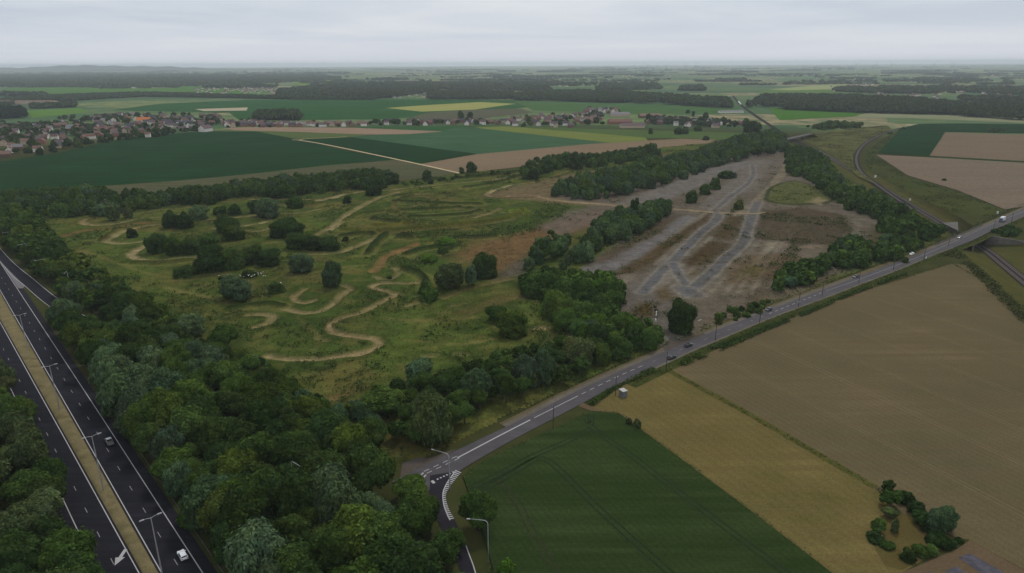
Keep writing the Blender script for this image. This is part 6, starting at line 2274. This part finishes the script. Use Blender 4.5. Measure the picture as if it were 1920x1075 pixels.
def strip_points(P, lo, hi, dens, rng):
    s = np.concatenate([[0], np.cumsum(np.linalg.norm(np.diff(P[:, :2], axis=0), axis=1))])
    n = int(s[-1] * abs(hi - lo) * dens)
    t = rng.uniform(0, s[-1], n)
    N = normals2(P)
    x = np.interp(t, s, P[:, 0]); y = np.interp(t, s, P[:, 1])
    nx = np.interp(t, s, N[:, 0]); ny = np.interp(t, s, N[:, 1])
    o = rng.uniform(lo, hi, n)
    return np.stack([x + nx * o, y + ny * o], 1)


leaf_field('verge_weeds', np.vstack([strip_points(eb[20:150], -5.5, -1.6, 0.8, rngW), strip_points(et[10:140], 3.6, 7.5, 0.8, rngW)]), 0.33, 0.6, (0.062, 0.080, 0.028), 32, None, 0.35, 0.3, 3)
vs_ = [scatter(q, 0.75, rngW) for q in ([(1102, 757), (1150, 728), (1222, 692), (1232, 697), (1170, 722), (1112, 762)], [(1272, 681), (1340, 650), (1440, 611), (1500, 590), (1506, 594), (1440, 620), (1350, 660), (1280, 688)], [(1500, 590), (1600, 548), (1700, 512), (1702, 515), (1604, 552), (1506, 594)])]
vs_ = np.vstack(vs_)
vs_ = vs_[vnoise(vs_[:, 0], vs_[:, 1], 9, 2, 5) > 0.36]
leaf_field('verge_scrub', vs_, 0.36, 1.25, (0.046, 0.076, 0.020), 36, None, 0.4, 0.4, 7)
bk = [scatter(q, sp, rngW) for q, sp in (([(1508, 264), (1560, 246), (1662, 235), (1674, 243), (1622, 266), (1598, 290), (1603, 316), (1640, 345), (1610, 332), (1560, 290)], 3.2),
                                          ([(1692, 240), (1648, 284), (1641, 293), (1702, 332), (1796, 360), (1884, 395), (1850, 410), (1800, 405), (1728, 374), (1660, 338), (1624, 312), (1622, 285)], 2.8),
                                          ([(1762, 478), (1790, 470), (1830, 500), (1868, 533), (1950, 610), (1930, 620), (1840, 530), (1812, 498)], 1.3))]
bk = np.vstack(bk)
bk = bk[vnoise(bk[:, 0], bk[:, 1], 16, 3, 6) > 0.5]
leaf_field('bank_scrub', bk, 0.55, 0.9, (0.058, 0.070, 0.024), 38, lambda x, y: np.full(len(x), 0.25), 0.5, 0.8, 4)
mg = []
for q in (f1[2:13], f1[:3], [(1256, 697), (1400, 775), (1640, 915), (1700, 950)], [(1330, 656), (1440, 608), (1620, 545), (1785, 494), (1831, 520), (1990, 655)]):
    mg.append(strip_points(resample(GL(q)[:, :2], 3), -0.8, 0.8, 1.6, rngW))
leaf_field('margin_weeds', np.vstack(mg), 0.26, 0.6, (0.070, 0.080, 0.030), 37, None, 0.45, 0.5, 3)
under = [scatter(q, 1.9, rngW) for q in (MAIN,)]
under += [scatter([(968, 530), (1010, 505), (1100, 508), (1162, 520), (1172, 560), (1168, 590), (1242, 640), (1180, 668), (1110, 700), (1060, 670), (1040, 600), (985, 570)], 2.2, rngW),
          scatter([(1448, 556), (1500, 515), (1560, 465), (1628, 465), (1640, 486), (1745, 462), (1700, 484), (1590, 522), (1460, 570)], 2.4, rngW),
          scatter([(-160, 690), (0, 672), (22, 700), (72, 800), (112, 880), (142, 985), (184, 1150), (-300, 1260)], 2.4, rngW)]
U = np.vstack(under)
ok = np.array([not keep_off(x, y) for x, y in U])
leaf_field('undergrowth', U[ok], 0.5, 1.6, (0.040, 0.058, 0.022), 33, None, 0.35, 0.7, 3)
# white elder blossom on a few bushes
bl = []
for cx, cy, n_ in ((470, 524, 26), (418, 526, 6), (521, 544, 9), (485, 522, 8)):
    g = G(cx, cy)
    for _ in range(n_):
        bl.append((g[0] + rngW.normal(0, 3.0), g[1] + rngW.normal(0, 2.0), rngW.uniform(2.2, 3.4)))
bl = np.array(bl)
V, F = leaf_quads(rngW, bl, np.tile([0, -0.4, 1.0], (len(bl), 1)) + 0.3 * rand_dirs(rngW, len(bl)), 0.42)
tag(link('elder_blossom', mesh_np('elder_blossom', V, F), plain_mat('white_blossom', (0.5, 0.5, 0.42), 0.8, 0.2, 0.1)), kind='stuff')
for cx, cy, nm in ((470, 526, 'white flowering elder shrub left of the round grey-green willow crown'), (418, 528, 'small elder shrub with white blossom below the large thicket trees')):
    plant_px('elder_shrub', cx, cy, 34 if cx > 450 else 14, 18 if cx > 450 else 10, 'low', 'dark', nm, 'shrub')

# ------------------------------------------------------------------ far woods: each one mass of many crowns
BASE = {}


def far_crown(k, seed):
    if (k, seed) not in BASE:
        V, F = crown_arrays(seed, k, {90: 0.52, 40: 0.72, 16: 1.0}[k], 'broad')
        BASE[(k, seed)] = V.reshape(-1, 4, 3)[:k]
    return BASE[(k, seed)]


def wood_arrays(XY, r, h, k, rng):
    out = []
    parts = np.array_split(rng.permutation(len(XY)), 4)
    for i, idx_ in enumerate(parts):
        if not len(idx_):
            continue
        B = far_crown(k, 300 + i)
        n = len(idx_)
        a = rng.uniform(0, 6.28, n)
        rr = r * rng.uniform(0.75, 1.3, n)
        hh = h * rng.uniform(0.75, 1.2, n)
        ca, sa = np.cos(a)[:, None, None], np.sin(a)[:, None, None]
        x = (B[None, :, :, 0] * ca - B[None, :, :, 1] * sa) * rr[:, None, None] + XY[idx_, 0][:, None, None]
        y = (B[None, :, :, 0] * sa + B[None, :, :, 1] * ca) * rr[:, None, None] + XY[idx_, 1][:, None, None]
        z = np.broadcast_to(B[None, :, :, 2], x.shape) * hh[:, None, None]
        out.append(np.stack([x, y, z], -1).reshape(-1, 3))
    return np.vstack(out)


m_far = [leaf_mat('far_wood_leaves', False, (0.056, 0.082, 0.038), 0.06, 0.32), leaf_mat('poplar_leaves', False, (0.064, 0.094, 0.044), 0.06, 0.30), leaf_mat('pine_needles', False, (0.026, 0.044, 0.026), 0.06, 0.3)]
rngF = np.random.default_rng(8)


def far_wood(name, polys, spacing, r, h, k, mat, gap=0.0):
    Vs = []
    for q in polys:
        XY = scatter(q, spacing, rngF)
        if gap:
            XY = XY[vnoise(XY[:, 0] + 5000, XY[:, 1] + 900, 110, 3, 4) > gap]
        if len(XY):
            Vs.append(wood_arrays(XY, r, h, k, rngF))
    V = np.vstack(Vs)
    o = link(name, mesh_np(name, V, np.arange(len(V)).reshape(-1, 4)), mat)
    return tag(o, kind='stuff')


far_wood('far_wood', [[(1033, 190), (1130, 193), (1250, 197), (1372, 204), (1366, 192), (1250, 184), (1130, 176), (1040, 176)],
                      [(800, 187), (967, 187), (962, 178), (880, 174), (810, 178)], [(965, 189), (1040, 190), (1035, 180), (972, 180)],
                      ], 11, 6.8, 18, 90, m_far[1], 0.34)
far_wood('broken_wood', [[(518, 187), (600, 187), (712, 187), (760, 180), (830, 170), (960, 170), (1040, 178), (1030, 168), (960, 160), (800, 156), (640, 160), (560, 168), (522, 172)]], 13, 7.0, 15, 40, m_far[0], 0.47)
far_wood('far_wood', [[(1400, 202), (1480, 207), (1600, 212), (1700, 215), (1800, 217), (1835, 206), (1700, 192), (1560, 186), (1430, 186)],
                      [(1800, 219), (1920, 227), (2040, 230), (2040, 200), (1880, 196), (1830, 204)]], 11.5, 7.2, 19, 90, m_far[0], 0.33)
far_wood('roadside_trees', [[(0, 202), (60, 190), (130, 190), (270, 182), (400, 184), (520, 187), (705, 188), (705, 185), (500, 183), (270, 176), (140, 180), (60, 184), (0, 190)],
                            [(60, 205), (140, 202), (145, 196), (60, 199)]], 10, 5.6, 11, 90, m_far[0])
far_wood('tree_clump', [[(477, 226), (565, 226), (560, 217), (484, 216)]], 9.5, 6.5, 16, 90, m_far[0])
far_wood('pine_wood', [[(-30, 226), (50, 222), (46, 210), (-30, 212)]], 9, 4.6, 18, 90, m_far[2])
far_wood('left_forest', [[(-120, 167), (90, 164), (330, 165), (420, 160), (520, 156), (640, 149), (600, 142), (300, 141), (-120, 141)]], 20, 11, 17, 40, m_far[1], 0.40)
far_wood('far_wood', [[(1118, 169), (1240, 169), (1232, 160), (1130, 160)], [(1274, 171), (1322, 171), (1316, 164), (1280, 164)],
                      [(1640, 176), (1800, 178), (1960, 178), (1960, 168), (1800, 166), (1650, 166)], [(1560, 172), (1640, 176), (1660, 170), (1580, 167)],
                      [(1800, 190), (1960, 194), (1960, 189), (1800, 186)], [(0, 181), (90, 182), (90, 179), (0, 178)]], 17, 10, 15, 40, m_far[0], 0.40)
# copses and hedges out to the horizon
Vs = [[], []]
for i in range(300):
    py = 127.5 + (rngF.random() ** 1.5) * 36
    px = rngF.uniform(-120, 2040)
    roll_y = py - (px - 960) * math.tan(R(0.27))
    g = G(px, max(roll_y, 125.2 - (px - 960) * math.tan(R(0.27)) + 0.0))
    D = np.hypot(g[0], g[1])
    if D > 30000 or D < 2300:
        continue
    lx = rngF.uniform(40, 260) * (0.5 + D / 9000)
    ly = (rngF.uniform(6, 16) if i % 3 else rngF.uniform(20, 90)) * (0.5 + D / 9000)
    rr = max(7.0, D * 0.0022)
    n_ = int(min(700, max(6, lx * ly * 3.2 / (rr * rr * 2.2))))
    a_ = rngF.normal(0, 0.35)
    u = rngF.uniform(-1, 1, (n_, 2)) * np.array([lx, ly])
    XY = np.stack([g[0] + u[:, 0] * math.cos(a_) - u[:, 1] * math.sin(a_), g[1] + u[:, 0] * math.sin(a_) + u[:, 1] * math.cos(a_)], 1)
    Vs[i % 2].append(wood_arrays(XY, rr, rngF.uniform(10, 17) * (1.0 if D < 9000 else 1.25), 16, rngF))
for v_, mt in zip(Vs, (m_far[0], m_far[1])):
    V = np.vstack(v_)
    tag(link('distant_woods', mesh_np('distant_woods', V, np.arange(len(V)).reshape(-1, 4)), mt), kind='stuff')
# low wooded hills on the left horizon
hv, hf = [], []
nh = 60
for j in range(2):
    pass
hx = np.linspace(-200, 520, nh)
top = 30 + 92 * np.exp(-((hx - 185) / 95.0) ** 2) + 50 * np.exp(-((hx - 330) / 80.0) ** 2) + 40 * np.exp(-((hx - 20) / 60.0) ** 2) + 10 * np.sin(hx * 0.13)
top *= np.clip((520 - hx) / 120, 0, 1)
rows = []
for k, (dd, hh) in enumerate(((15500, 0.0), (16500, 0.62), (17500, 1.0), (19000, 0.8), (21000, 0.0))):
    row = []
    for x_, t_ in zip(hx, top):
        th = math.atan((x_ - 960) / 1280.0)
        row.append((dd * math.tan(th), dd, max(0.0, t_ * hh)))
    rows.append(row)
V = np.array(rows).reshape(-1, 3)
F = np.array([(k * nh + i, k * nh + i + 1, (k + 1) * nh + i + 1, (k + 1) * nh + i) for k in range(4) for i in range(nh - 1)])
tag(link('hills', mesh_np('hills', V, F, True), field_mat('hill_woods', (0.045, 0.065, 0.03), (0.06, 0.075, 0.04), 0, 0, patch=300, grain=40)), kind='structure')

# ------------------------------------------------------------------ villages
def house_mats(name, rough):
    m, n, l, b = nt(name, rough, 0.05)
    oi = n.new('ShaderNodeObjectInfo')
    f = noise(n, l, position(n), 0.7, 3.0, 0.6, 0.3, 0.7)
    k = n.new('ShaderNodeMapRange')
    k.inputs['To Min'].default_value = 0.8
    k.inputs['To Max'].default_value = 1.15
    l.new(f, k.inputs['Value'])
    l.new(mixc(n, l, 1.0, oi.outputs['Color'], k.outputs['Result'], 'MULTIPLY'), b.inputs['Base Color'])
    return m


m_wall, m_roof = house_mats('house_wall', 0.9), house_mats('house_roof', 0.85)
m_win = plain_mat('window_glass', (0.03, 0.035, 0.045), 0.15, 0.5, 0.1)
_hm = {}


def house_meshes(w, d, hw_, hr):
    key = (w, d, hw_, hr)
    if key not in _hm:
        b = MB()
        b.add([(-w / 2, -d / 2, 0), (w / 2, -d / 2, 0), (w / 2, d / 2, 0), (-w / 2, d / 2, 0), (-w / 2, -d / 2, hw_), (w / 2, -d / 2, hw_), (w / 2, d / 2, hw_), (-w / 2, d / 2, hw_), (-w / 2, 0, hw_ + hr), (w / 2, 0, hw_ + hr)],
              [(0, 1, 5, 4), (2, 3, 7, 6), (3, 0, 4, 8, 7), (1, 2, 6, 9, 5), (4, 5, 9, 8), (7, 8, 9, 6)])
        r = MB()
        o, e, t = 0.4, 0.35, 0.22
        s = hr / (d / 2)
        zl = hw_ - e * s
        for sg in (-1, 1):
            y = sg * (d / 2 + e)
            r.add([(-w / 2 - o, y, zl + .05), (w / 2 + o, y, zl + .05), (w / 2 + o, 0, hw_ + hr + .05), (-w / 2 - o, 0, hw_ + hr + .05), (-w / 2 - o, y, zl + .05 + t), (w / 2 + o, y, zl + .05 + t), (w / 2 + o, 0, hw_ + hr + .05 + t), (-w / 2 - o, 0, hw_ + hr + .05 + t)],
                  [(0, 1, 2, 3), (7, 6, 5, 4), (0, 4, 5, 1), (0, 3, 7, 4), (1, 5, 6, 2)])
        c = MB()
        c.box((w * 0.3, 0.0, hw_ + hr + 0.4), (0.8, 0.7, 1.6))
        wi = MB()
        wi.box((0, -d / 2 - 0.02, hw_ * 0.55), (w * 0.55, 0.05, 1.25))
        _hm[key] = [x.mesh(q) for x, q in ((b, 'wall'), (r, 'roof'), (c, 'chimney'))]
        for me_, mt in zip(_hm[key], (m_wall, m_roof, m_wall)):
            me_.materials.append(mt)
    return _hm[key]


ROOFS = {'purple brown': A(92, 78, 80), 'red': A(106, 80, 72), 'grey': A(112, 110, 112), 'orange': A(165, 105, 62), 'dark slate': A(70, 68, 76), 'brown': A(110, 90, 80)}
WALLS = {'white': A(206, 202, 196), 'red brick': A(126, 92, 80), 'beige': A(168, 154, 136), 'brown brick': A(104, 84, 74)}


def house(x, y, rz, dims, roof, wall, label, group, name='house', cat='house', chimney=True):
    ms = house_meshes(*dims)
    root = empty(name, (x, y, 0.3), rz)
    tag(root, label, cat, group)
    wo = link('wall', ms[0], None, root)
    wo.color = (*WALLS[wall], 1)
    ro = link('roof', ms[1], None, root)
    ro.color = (*ROOFS[roof], 1)
    if chimney:
        co = link('chimney', ms[2], None, ro)
        co.color = (*WALLS['brown brick'], 1)
    return root


rngH = random.Random(4)
DIMS = [(9, 8, 5.2, 3.4), (11, 8.5, 5.0, 3.8), (13, 9, 4.2, 4.0), (8, 7.5, 5.6, 3.2), (15, 8, 4.6, 3.6)]


def village(poly, spacing, ang0, where, group, roofs, walls, trees=0.35, tree_where=None):
    P = scatter(poly, spacing, rngT)
    nh_ = nt_ = 0
    for x, y in P:
        if rngH.random() < trees:
            r = rngH.uniform(3.5, 7.0)
            cname = rngH.choice(['dark', 'dark', 'green'])
            plant('garden_tree', float(x), float(y), r, r * rngH.uniform(1.5, 2.2), rngH.choice(['round', 'broad', 'broad', 'spire']), cname, f'{WORDS[cname]} garden tree among the houses {where}', 'tree', 'garden trees ' + where, False, 0.2)
            nt_ += 1
        else:
            rf, wa = rngH.choice(roofs), rngH.choice(walls)
            house(float(x), float(y), ang0 + rngH.choice([0, 0, math.pi / 2]) + rngH.uniform(-.15, .15), rngH.choice(DIMS), rf, wa, f'{wa} house with {rf} roof {where}', 'houses ' + where)
            nh_ += 1
            if rngH.random() < 0.3:
                a = rngH.uniform(0, 6.28)
                r = rngH.uniform(2.2, 4.4)
                plant('garden_tree', float(x) + 10 * math.cos(a), float(y) + 10 * math.sin(a), r, r * 1.8, 'round', 'dark', f'dark green garden tree among the houses {where}', 'tree', 'garden trees ' + where, False, 0.2)
                nt_ += 1
    return nh_, nt_


ALLR = ['purple brown', 'purple brown', 'purple brown', 'brown', 'brown', 'grey', 'dark slate', 'dark slate', 'red']
ALLW = ['white', 'white', 'red brick', 'red brick', 'beige', 'brown brick']
vc = {}
vc['left'] = village([(-40, 240), (60, 238), (110, 234), (140, 226), (200, 220), (215, 215), (300, 217), (400, 218), (424, 228), (400, 238), (330, 248), (250, 252), (160, 268), (110, 282), (30, 296), (-40, 300)], 31, 0.35, 'in the left village', 'left village', ALLR, ALLW, 0.40)
vc['left2'] = village([(-40, 300), (30, 297), (110, 283), (165, 269), (250, 256), (330, 250), (370, 246), (372, 249), (250, 262), (150, 277), (100, 288), (0, 302)], 17, 0.35, 'on the field edge of the left village', 'left edge', ALLR, ALLW, 0.93)
vc['row'] = village([(420, 231), (480, 231), (560, 234), (720, 233), (720, 237), (560, 239), (420, 240)], 21, 0.1, 'in the middle row', 'middle row', ALLR, ALLW, 0.22)
vc['row2'] = village([(720, 230), (820, 230), (960, 229), (960, 235), (820, 236), (720, 238)], 22, 0.1, 'in the row right of the tree clump', 'row', ALLR, ALLW, 0.40)
vc['right'] = village([(960, 225), (1000, 220), (1080, 216), (1130, 218), (1130, 236), (1060, 240), (960, 238)], 29, 0.1, 'in the right village', 'right village', ALLR, ALLW, 0.32)
vc['rightback'] = village([(1095, 206), (1160, 207), (1158, 213), (1100, 213)], 26, 0.1, 'in the upper row of the right village', 'upper row', ALLR, ALLW, 0.15)
vc['rightend'] = village([(1210, 222), (1300, 226), (1400, 233), (1400, 243), (1340, 241), (1210, 233)], 33, 0.2, 'at the far right end of the right village', 'right end', ALLR, ALLW, 0.40)
far_wood('village_trees', [[(-40, 244), (60, 240), (140, 228), (215, 217), (300, 219), (400, 220), (424, 230), (400, 238), (330, 248), (250, 253), (160, 269), (110, 283), (30, 297), (-40, 301)],
                           [(-40, 232), (60, 230), (140, 222), (140, 228), (60, 240), (-40, 244)], [(420, 228), (480, 229), (470, 233), (420, 233)], [(700, 230), (960, 228), (1130, 214), (1130, 222), (960, 232), (700, 233)],
                           [(1210, 222), (1300, 226), (1410, 232), (1410, 244), (1340, 242), (1210, 232)]], 14.5, 4.4, 9, 90, m_far[0], 0.55)
print('VILLAGES', vc)


def big(px, py, dims, rz, roof, wall, label, name='building', cat='building', chimney=False):
    g = G(px, py)
    return house(float(g[0]), float(g[1]), rz, dims, roof, wall, label, None, name, cat, chimney)


big(270, 231, (27, 14, 6, 6), 0.3, 'orange', 'white', 'large white house with a bright orange tiled roof in the left village', 'house', 'house', True)
big(386, 247, (22, 15, 6, 6), 1.25, 'purple brown', 'white', 'barn with a broad white gable at the corner of the green field', 'barn', 'barn')
big(197, 248, (34, 16, 5, 5), 0.2, 'red', 'red brick', 'long low brick hall with reddish roof in the left village', 'hall', 'hall')
big(350, 236, (26, 14, 5, 5), 0.2, 'dark slate', 'beige', 'slate roofed hall just left of the white gabled barn', 'hall', 'hall')
big(455, 236, (34, 12, 5, 4), 0.1, 'purple brown', 'red brick', 'long brick terrace left of the pale roofed sheds', 'terrace', 'terrace')
big(510, 237, (46, 12, 4.5, 3), 0.08, 'grey', 'brown brick', 'long shed with a pale grey roof below the round tree clump', 'shed', 'shed')
big(558, 237, (36, 12, 4.5, 3), 0.08, 'grey', 'beige', 'pale shed right of the long grey shed below the tree clump', 'shed', 'shed')
big(1162, 219, (44, 18, 5, 5), 0.1, 'grey', 'beige', 'long grey farm shed at the back of the right village farm', 'barn', 'barn')
big(1162, 233, (48, 18, 5, 5), 0.1, 'red', 'red brick', 'long red roofed farm barn in the right village', 'barn', 'barn')
big(1106, 231, (34, 18, 5, 7), 0.3, 'brown', 'red brick', 'brown roofed barn left of the long red roofed barn', 'barn', 'barn')
big(1185, 240, (46, 16, 5, 4), 0.1, 'purple brown', 'beige', 'low farm shed in front of the long red roofed barn', 'shed', 'shed')
big(1218, 221, (50, 18, 5, 4), 0.1, 'brown', 'brown brick', 'wide brown farm shed at the right of the farm', 'barn', 'barn')
big(1370, 212, (62, 12, 3.5, 2.5), 0.15, 'grey', 'white', 'long low white greenhouse behind the right village', 'greenhouse', 'greenhouse')
big(45, 196, (210, 30, 9, 3), -0.02, 'brown', 'beige', 'very long pale warehouse left behind the dark pines', 'warehouse', 'warehouse')

# far villages seen only as specks of wall and roof
Vh, Fh = [], []


def speck(mbx, x, y, k):
    w, d, h = rngH.uniform(8, 14) * k, rngH.uniform(8, 11) * k, rngH.uniform(4, 6) * k
    mbx.box((x, y, h / 2), (w, d, h), rngH.uniform(0, 3))


def prism_roof(mbx, x, y, k, a):
    w, d, h0, h1 = 11 * k, 9.5 * k, 4.6 * k, 8.4 * k
    ca, sa = math.cos(a), math.sin(a)
    q = [(-w / 2, -d / 2, h0), (w / 2, -d / 2, h0), (w / 2, d / 2, h0), (-w / 2, d / 2, h0), (-w / 2, 0, h1), (w / 2, 0, h1)]
    mbx.add([(x + p[0] * ca - p[1] * sa, y + p[0] * sa + p[1] * ca, p[2]) for p in q], [(0, 1, 5, 4), (2, 3, 4, 5), (1, 2, 5), (3, 0, 4)])


FAR_V = [((640, 158), (860, 184), 150), ((965, 152), (1065, 163), 45), ((360, 166), (520, 176), 60), ((1555, 157), (1640, 172), 45), ((1640, 168), (1900, 186), 60), ((1150, 140), (1300, 152), 40), ((440, 164), (482, 172), 16), ((700, 138), (960, 150), 60), ((560, 160), (625, 176), 30), ((0, 138), (600, 145), 30), ((1400, 140), (1900, 152), 70)]
wm_, rm_ = MB(), MB()
for (xa, ya), (xb, yb), n_ in FAR_V:
    for _ in range(n_):
        g = G(rngH.uniform(xa, xb), rngH.uniform(ya, yb))
        k = max(1.0, np.hypot(g[0], g[1]) / 6000)
        a = rngH.uniform(0, 3)
        wm_.box((g[0], g[1], 2.3 * k), (10.5 * k, 9 * k, 4.6 * k), a)
        prism_roof(rm_, g[0], g[1], k, a)
o = wm_.build('distant_house_walls', plain_mat('distant_walls', A(190, 180, 172), 0.9, 0.2, 0.3, 0.01))
tag(o, kind='stuff')
o = rm_.build('distant_house_roofs', plain_mat('distant_roofs', A(92, 74, 70), 0.9, 0.2, 0.35, 0.01))
tag(o, kind='stuff')

# wind turbines on the horizon
m_turb = plain_mat('turbine_white', (0.42, 0.43, 0.44), 0.5, 0.3, 0.03)


def turbine(px, py, D, h, ph, label):
    th = math.atan((px - 960) / 1280.0)
    x, y = D * math.tan(th), D
    root = empty('wind_turbine', (x, y, 0), -th)
    tag(root, label, 'wind turbine', 'wind turbines on the horizon')
    t = MB()
    t.tube([(0, 0, 0), (0, 0, h)], [2.6, 1.5], 10)
    t.build('tower', m_turb, root)
    nn_ = MB()
    nn_.box((0, -1.5, h + 1.2), (4, 10, 4))
    nn_.build('nacelle', m_turb, root)
    for k in range(3):
        a = ph + k * 2.0944
        b = MB()
        L_ = h * 0.52
        b.tube([(0, -7, h + 1.2), (math.cos(a) * L_ * .3, -7, h + 1.2 + math.sin(a) * L_ * .3), (math.cos(a) * L_, -7, h + 1.2 + math.sin(a) * L_)], [1.0, 1.3, 0.4], 6)
        b.build('blade', m_turb, root)


for i, (px, D, h, ph) in enumerate([(1204, 5400, 95, .3), (1222, 5800, 95, 1.2), (1238, 5400, 97, .8), (1272, 6200, 95, .1), (1290, 5700, 97, 1.7), (1576, 5900, 97, .6), (1612, 5400, 99, 1.4), (1640, 6200, 95, .2), (1716, 5200, 99, 1.0), (1750, 5800, 97, .5), (1180, 6300, 97, 1.5)]):
    turbine(px, 120, D + 2400, 88, ph, 'slender white wind turbine faint on the hazy horizon')

# ------------------------------------------------------------------ haze
hb_ = MB()
hb_.box((0, 17000, 72.0), (76000, 44000, 166.0))
m_hz = bpy.data.materials.new('haze')
m_hz.use_nodes = True
n, l = m_hz.node_tree.nodes, m_hz.node_tree.links
n.clear()
ho_ = n.new('ShaderNodeOutputMaterial')
pv = n.new('ShaderNodeVolumePrincipled')
pv.inputs['Density'].default_value = HAZE_D
pv.inputs['Color'].default_value = (0.86, 0.92, 1.0, 1)
pv.inputs['Anisotropy'].default_value = 0.1
l.new(pv.outputs[0], ho_.inputs['Volume'])
hz_o = hb_.build('haze', m_hz)
tag(hz_o, kind='stuff')
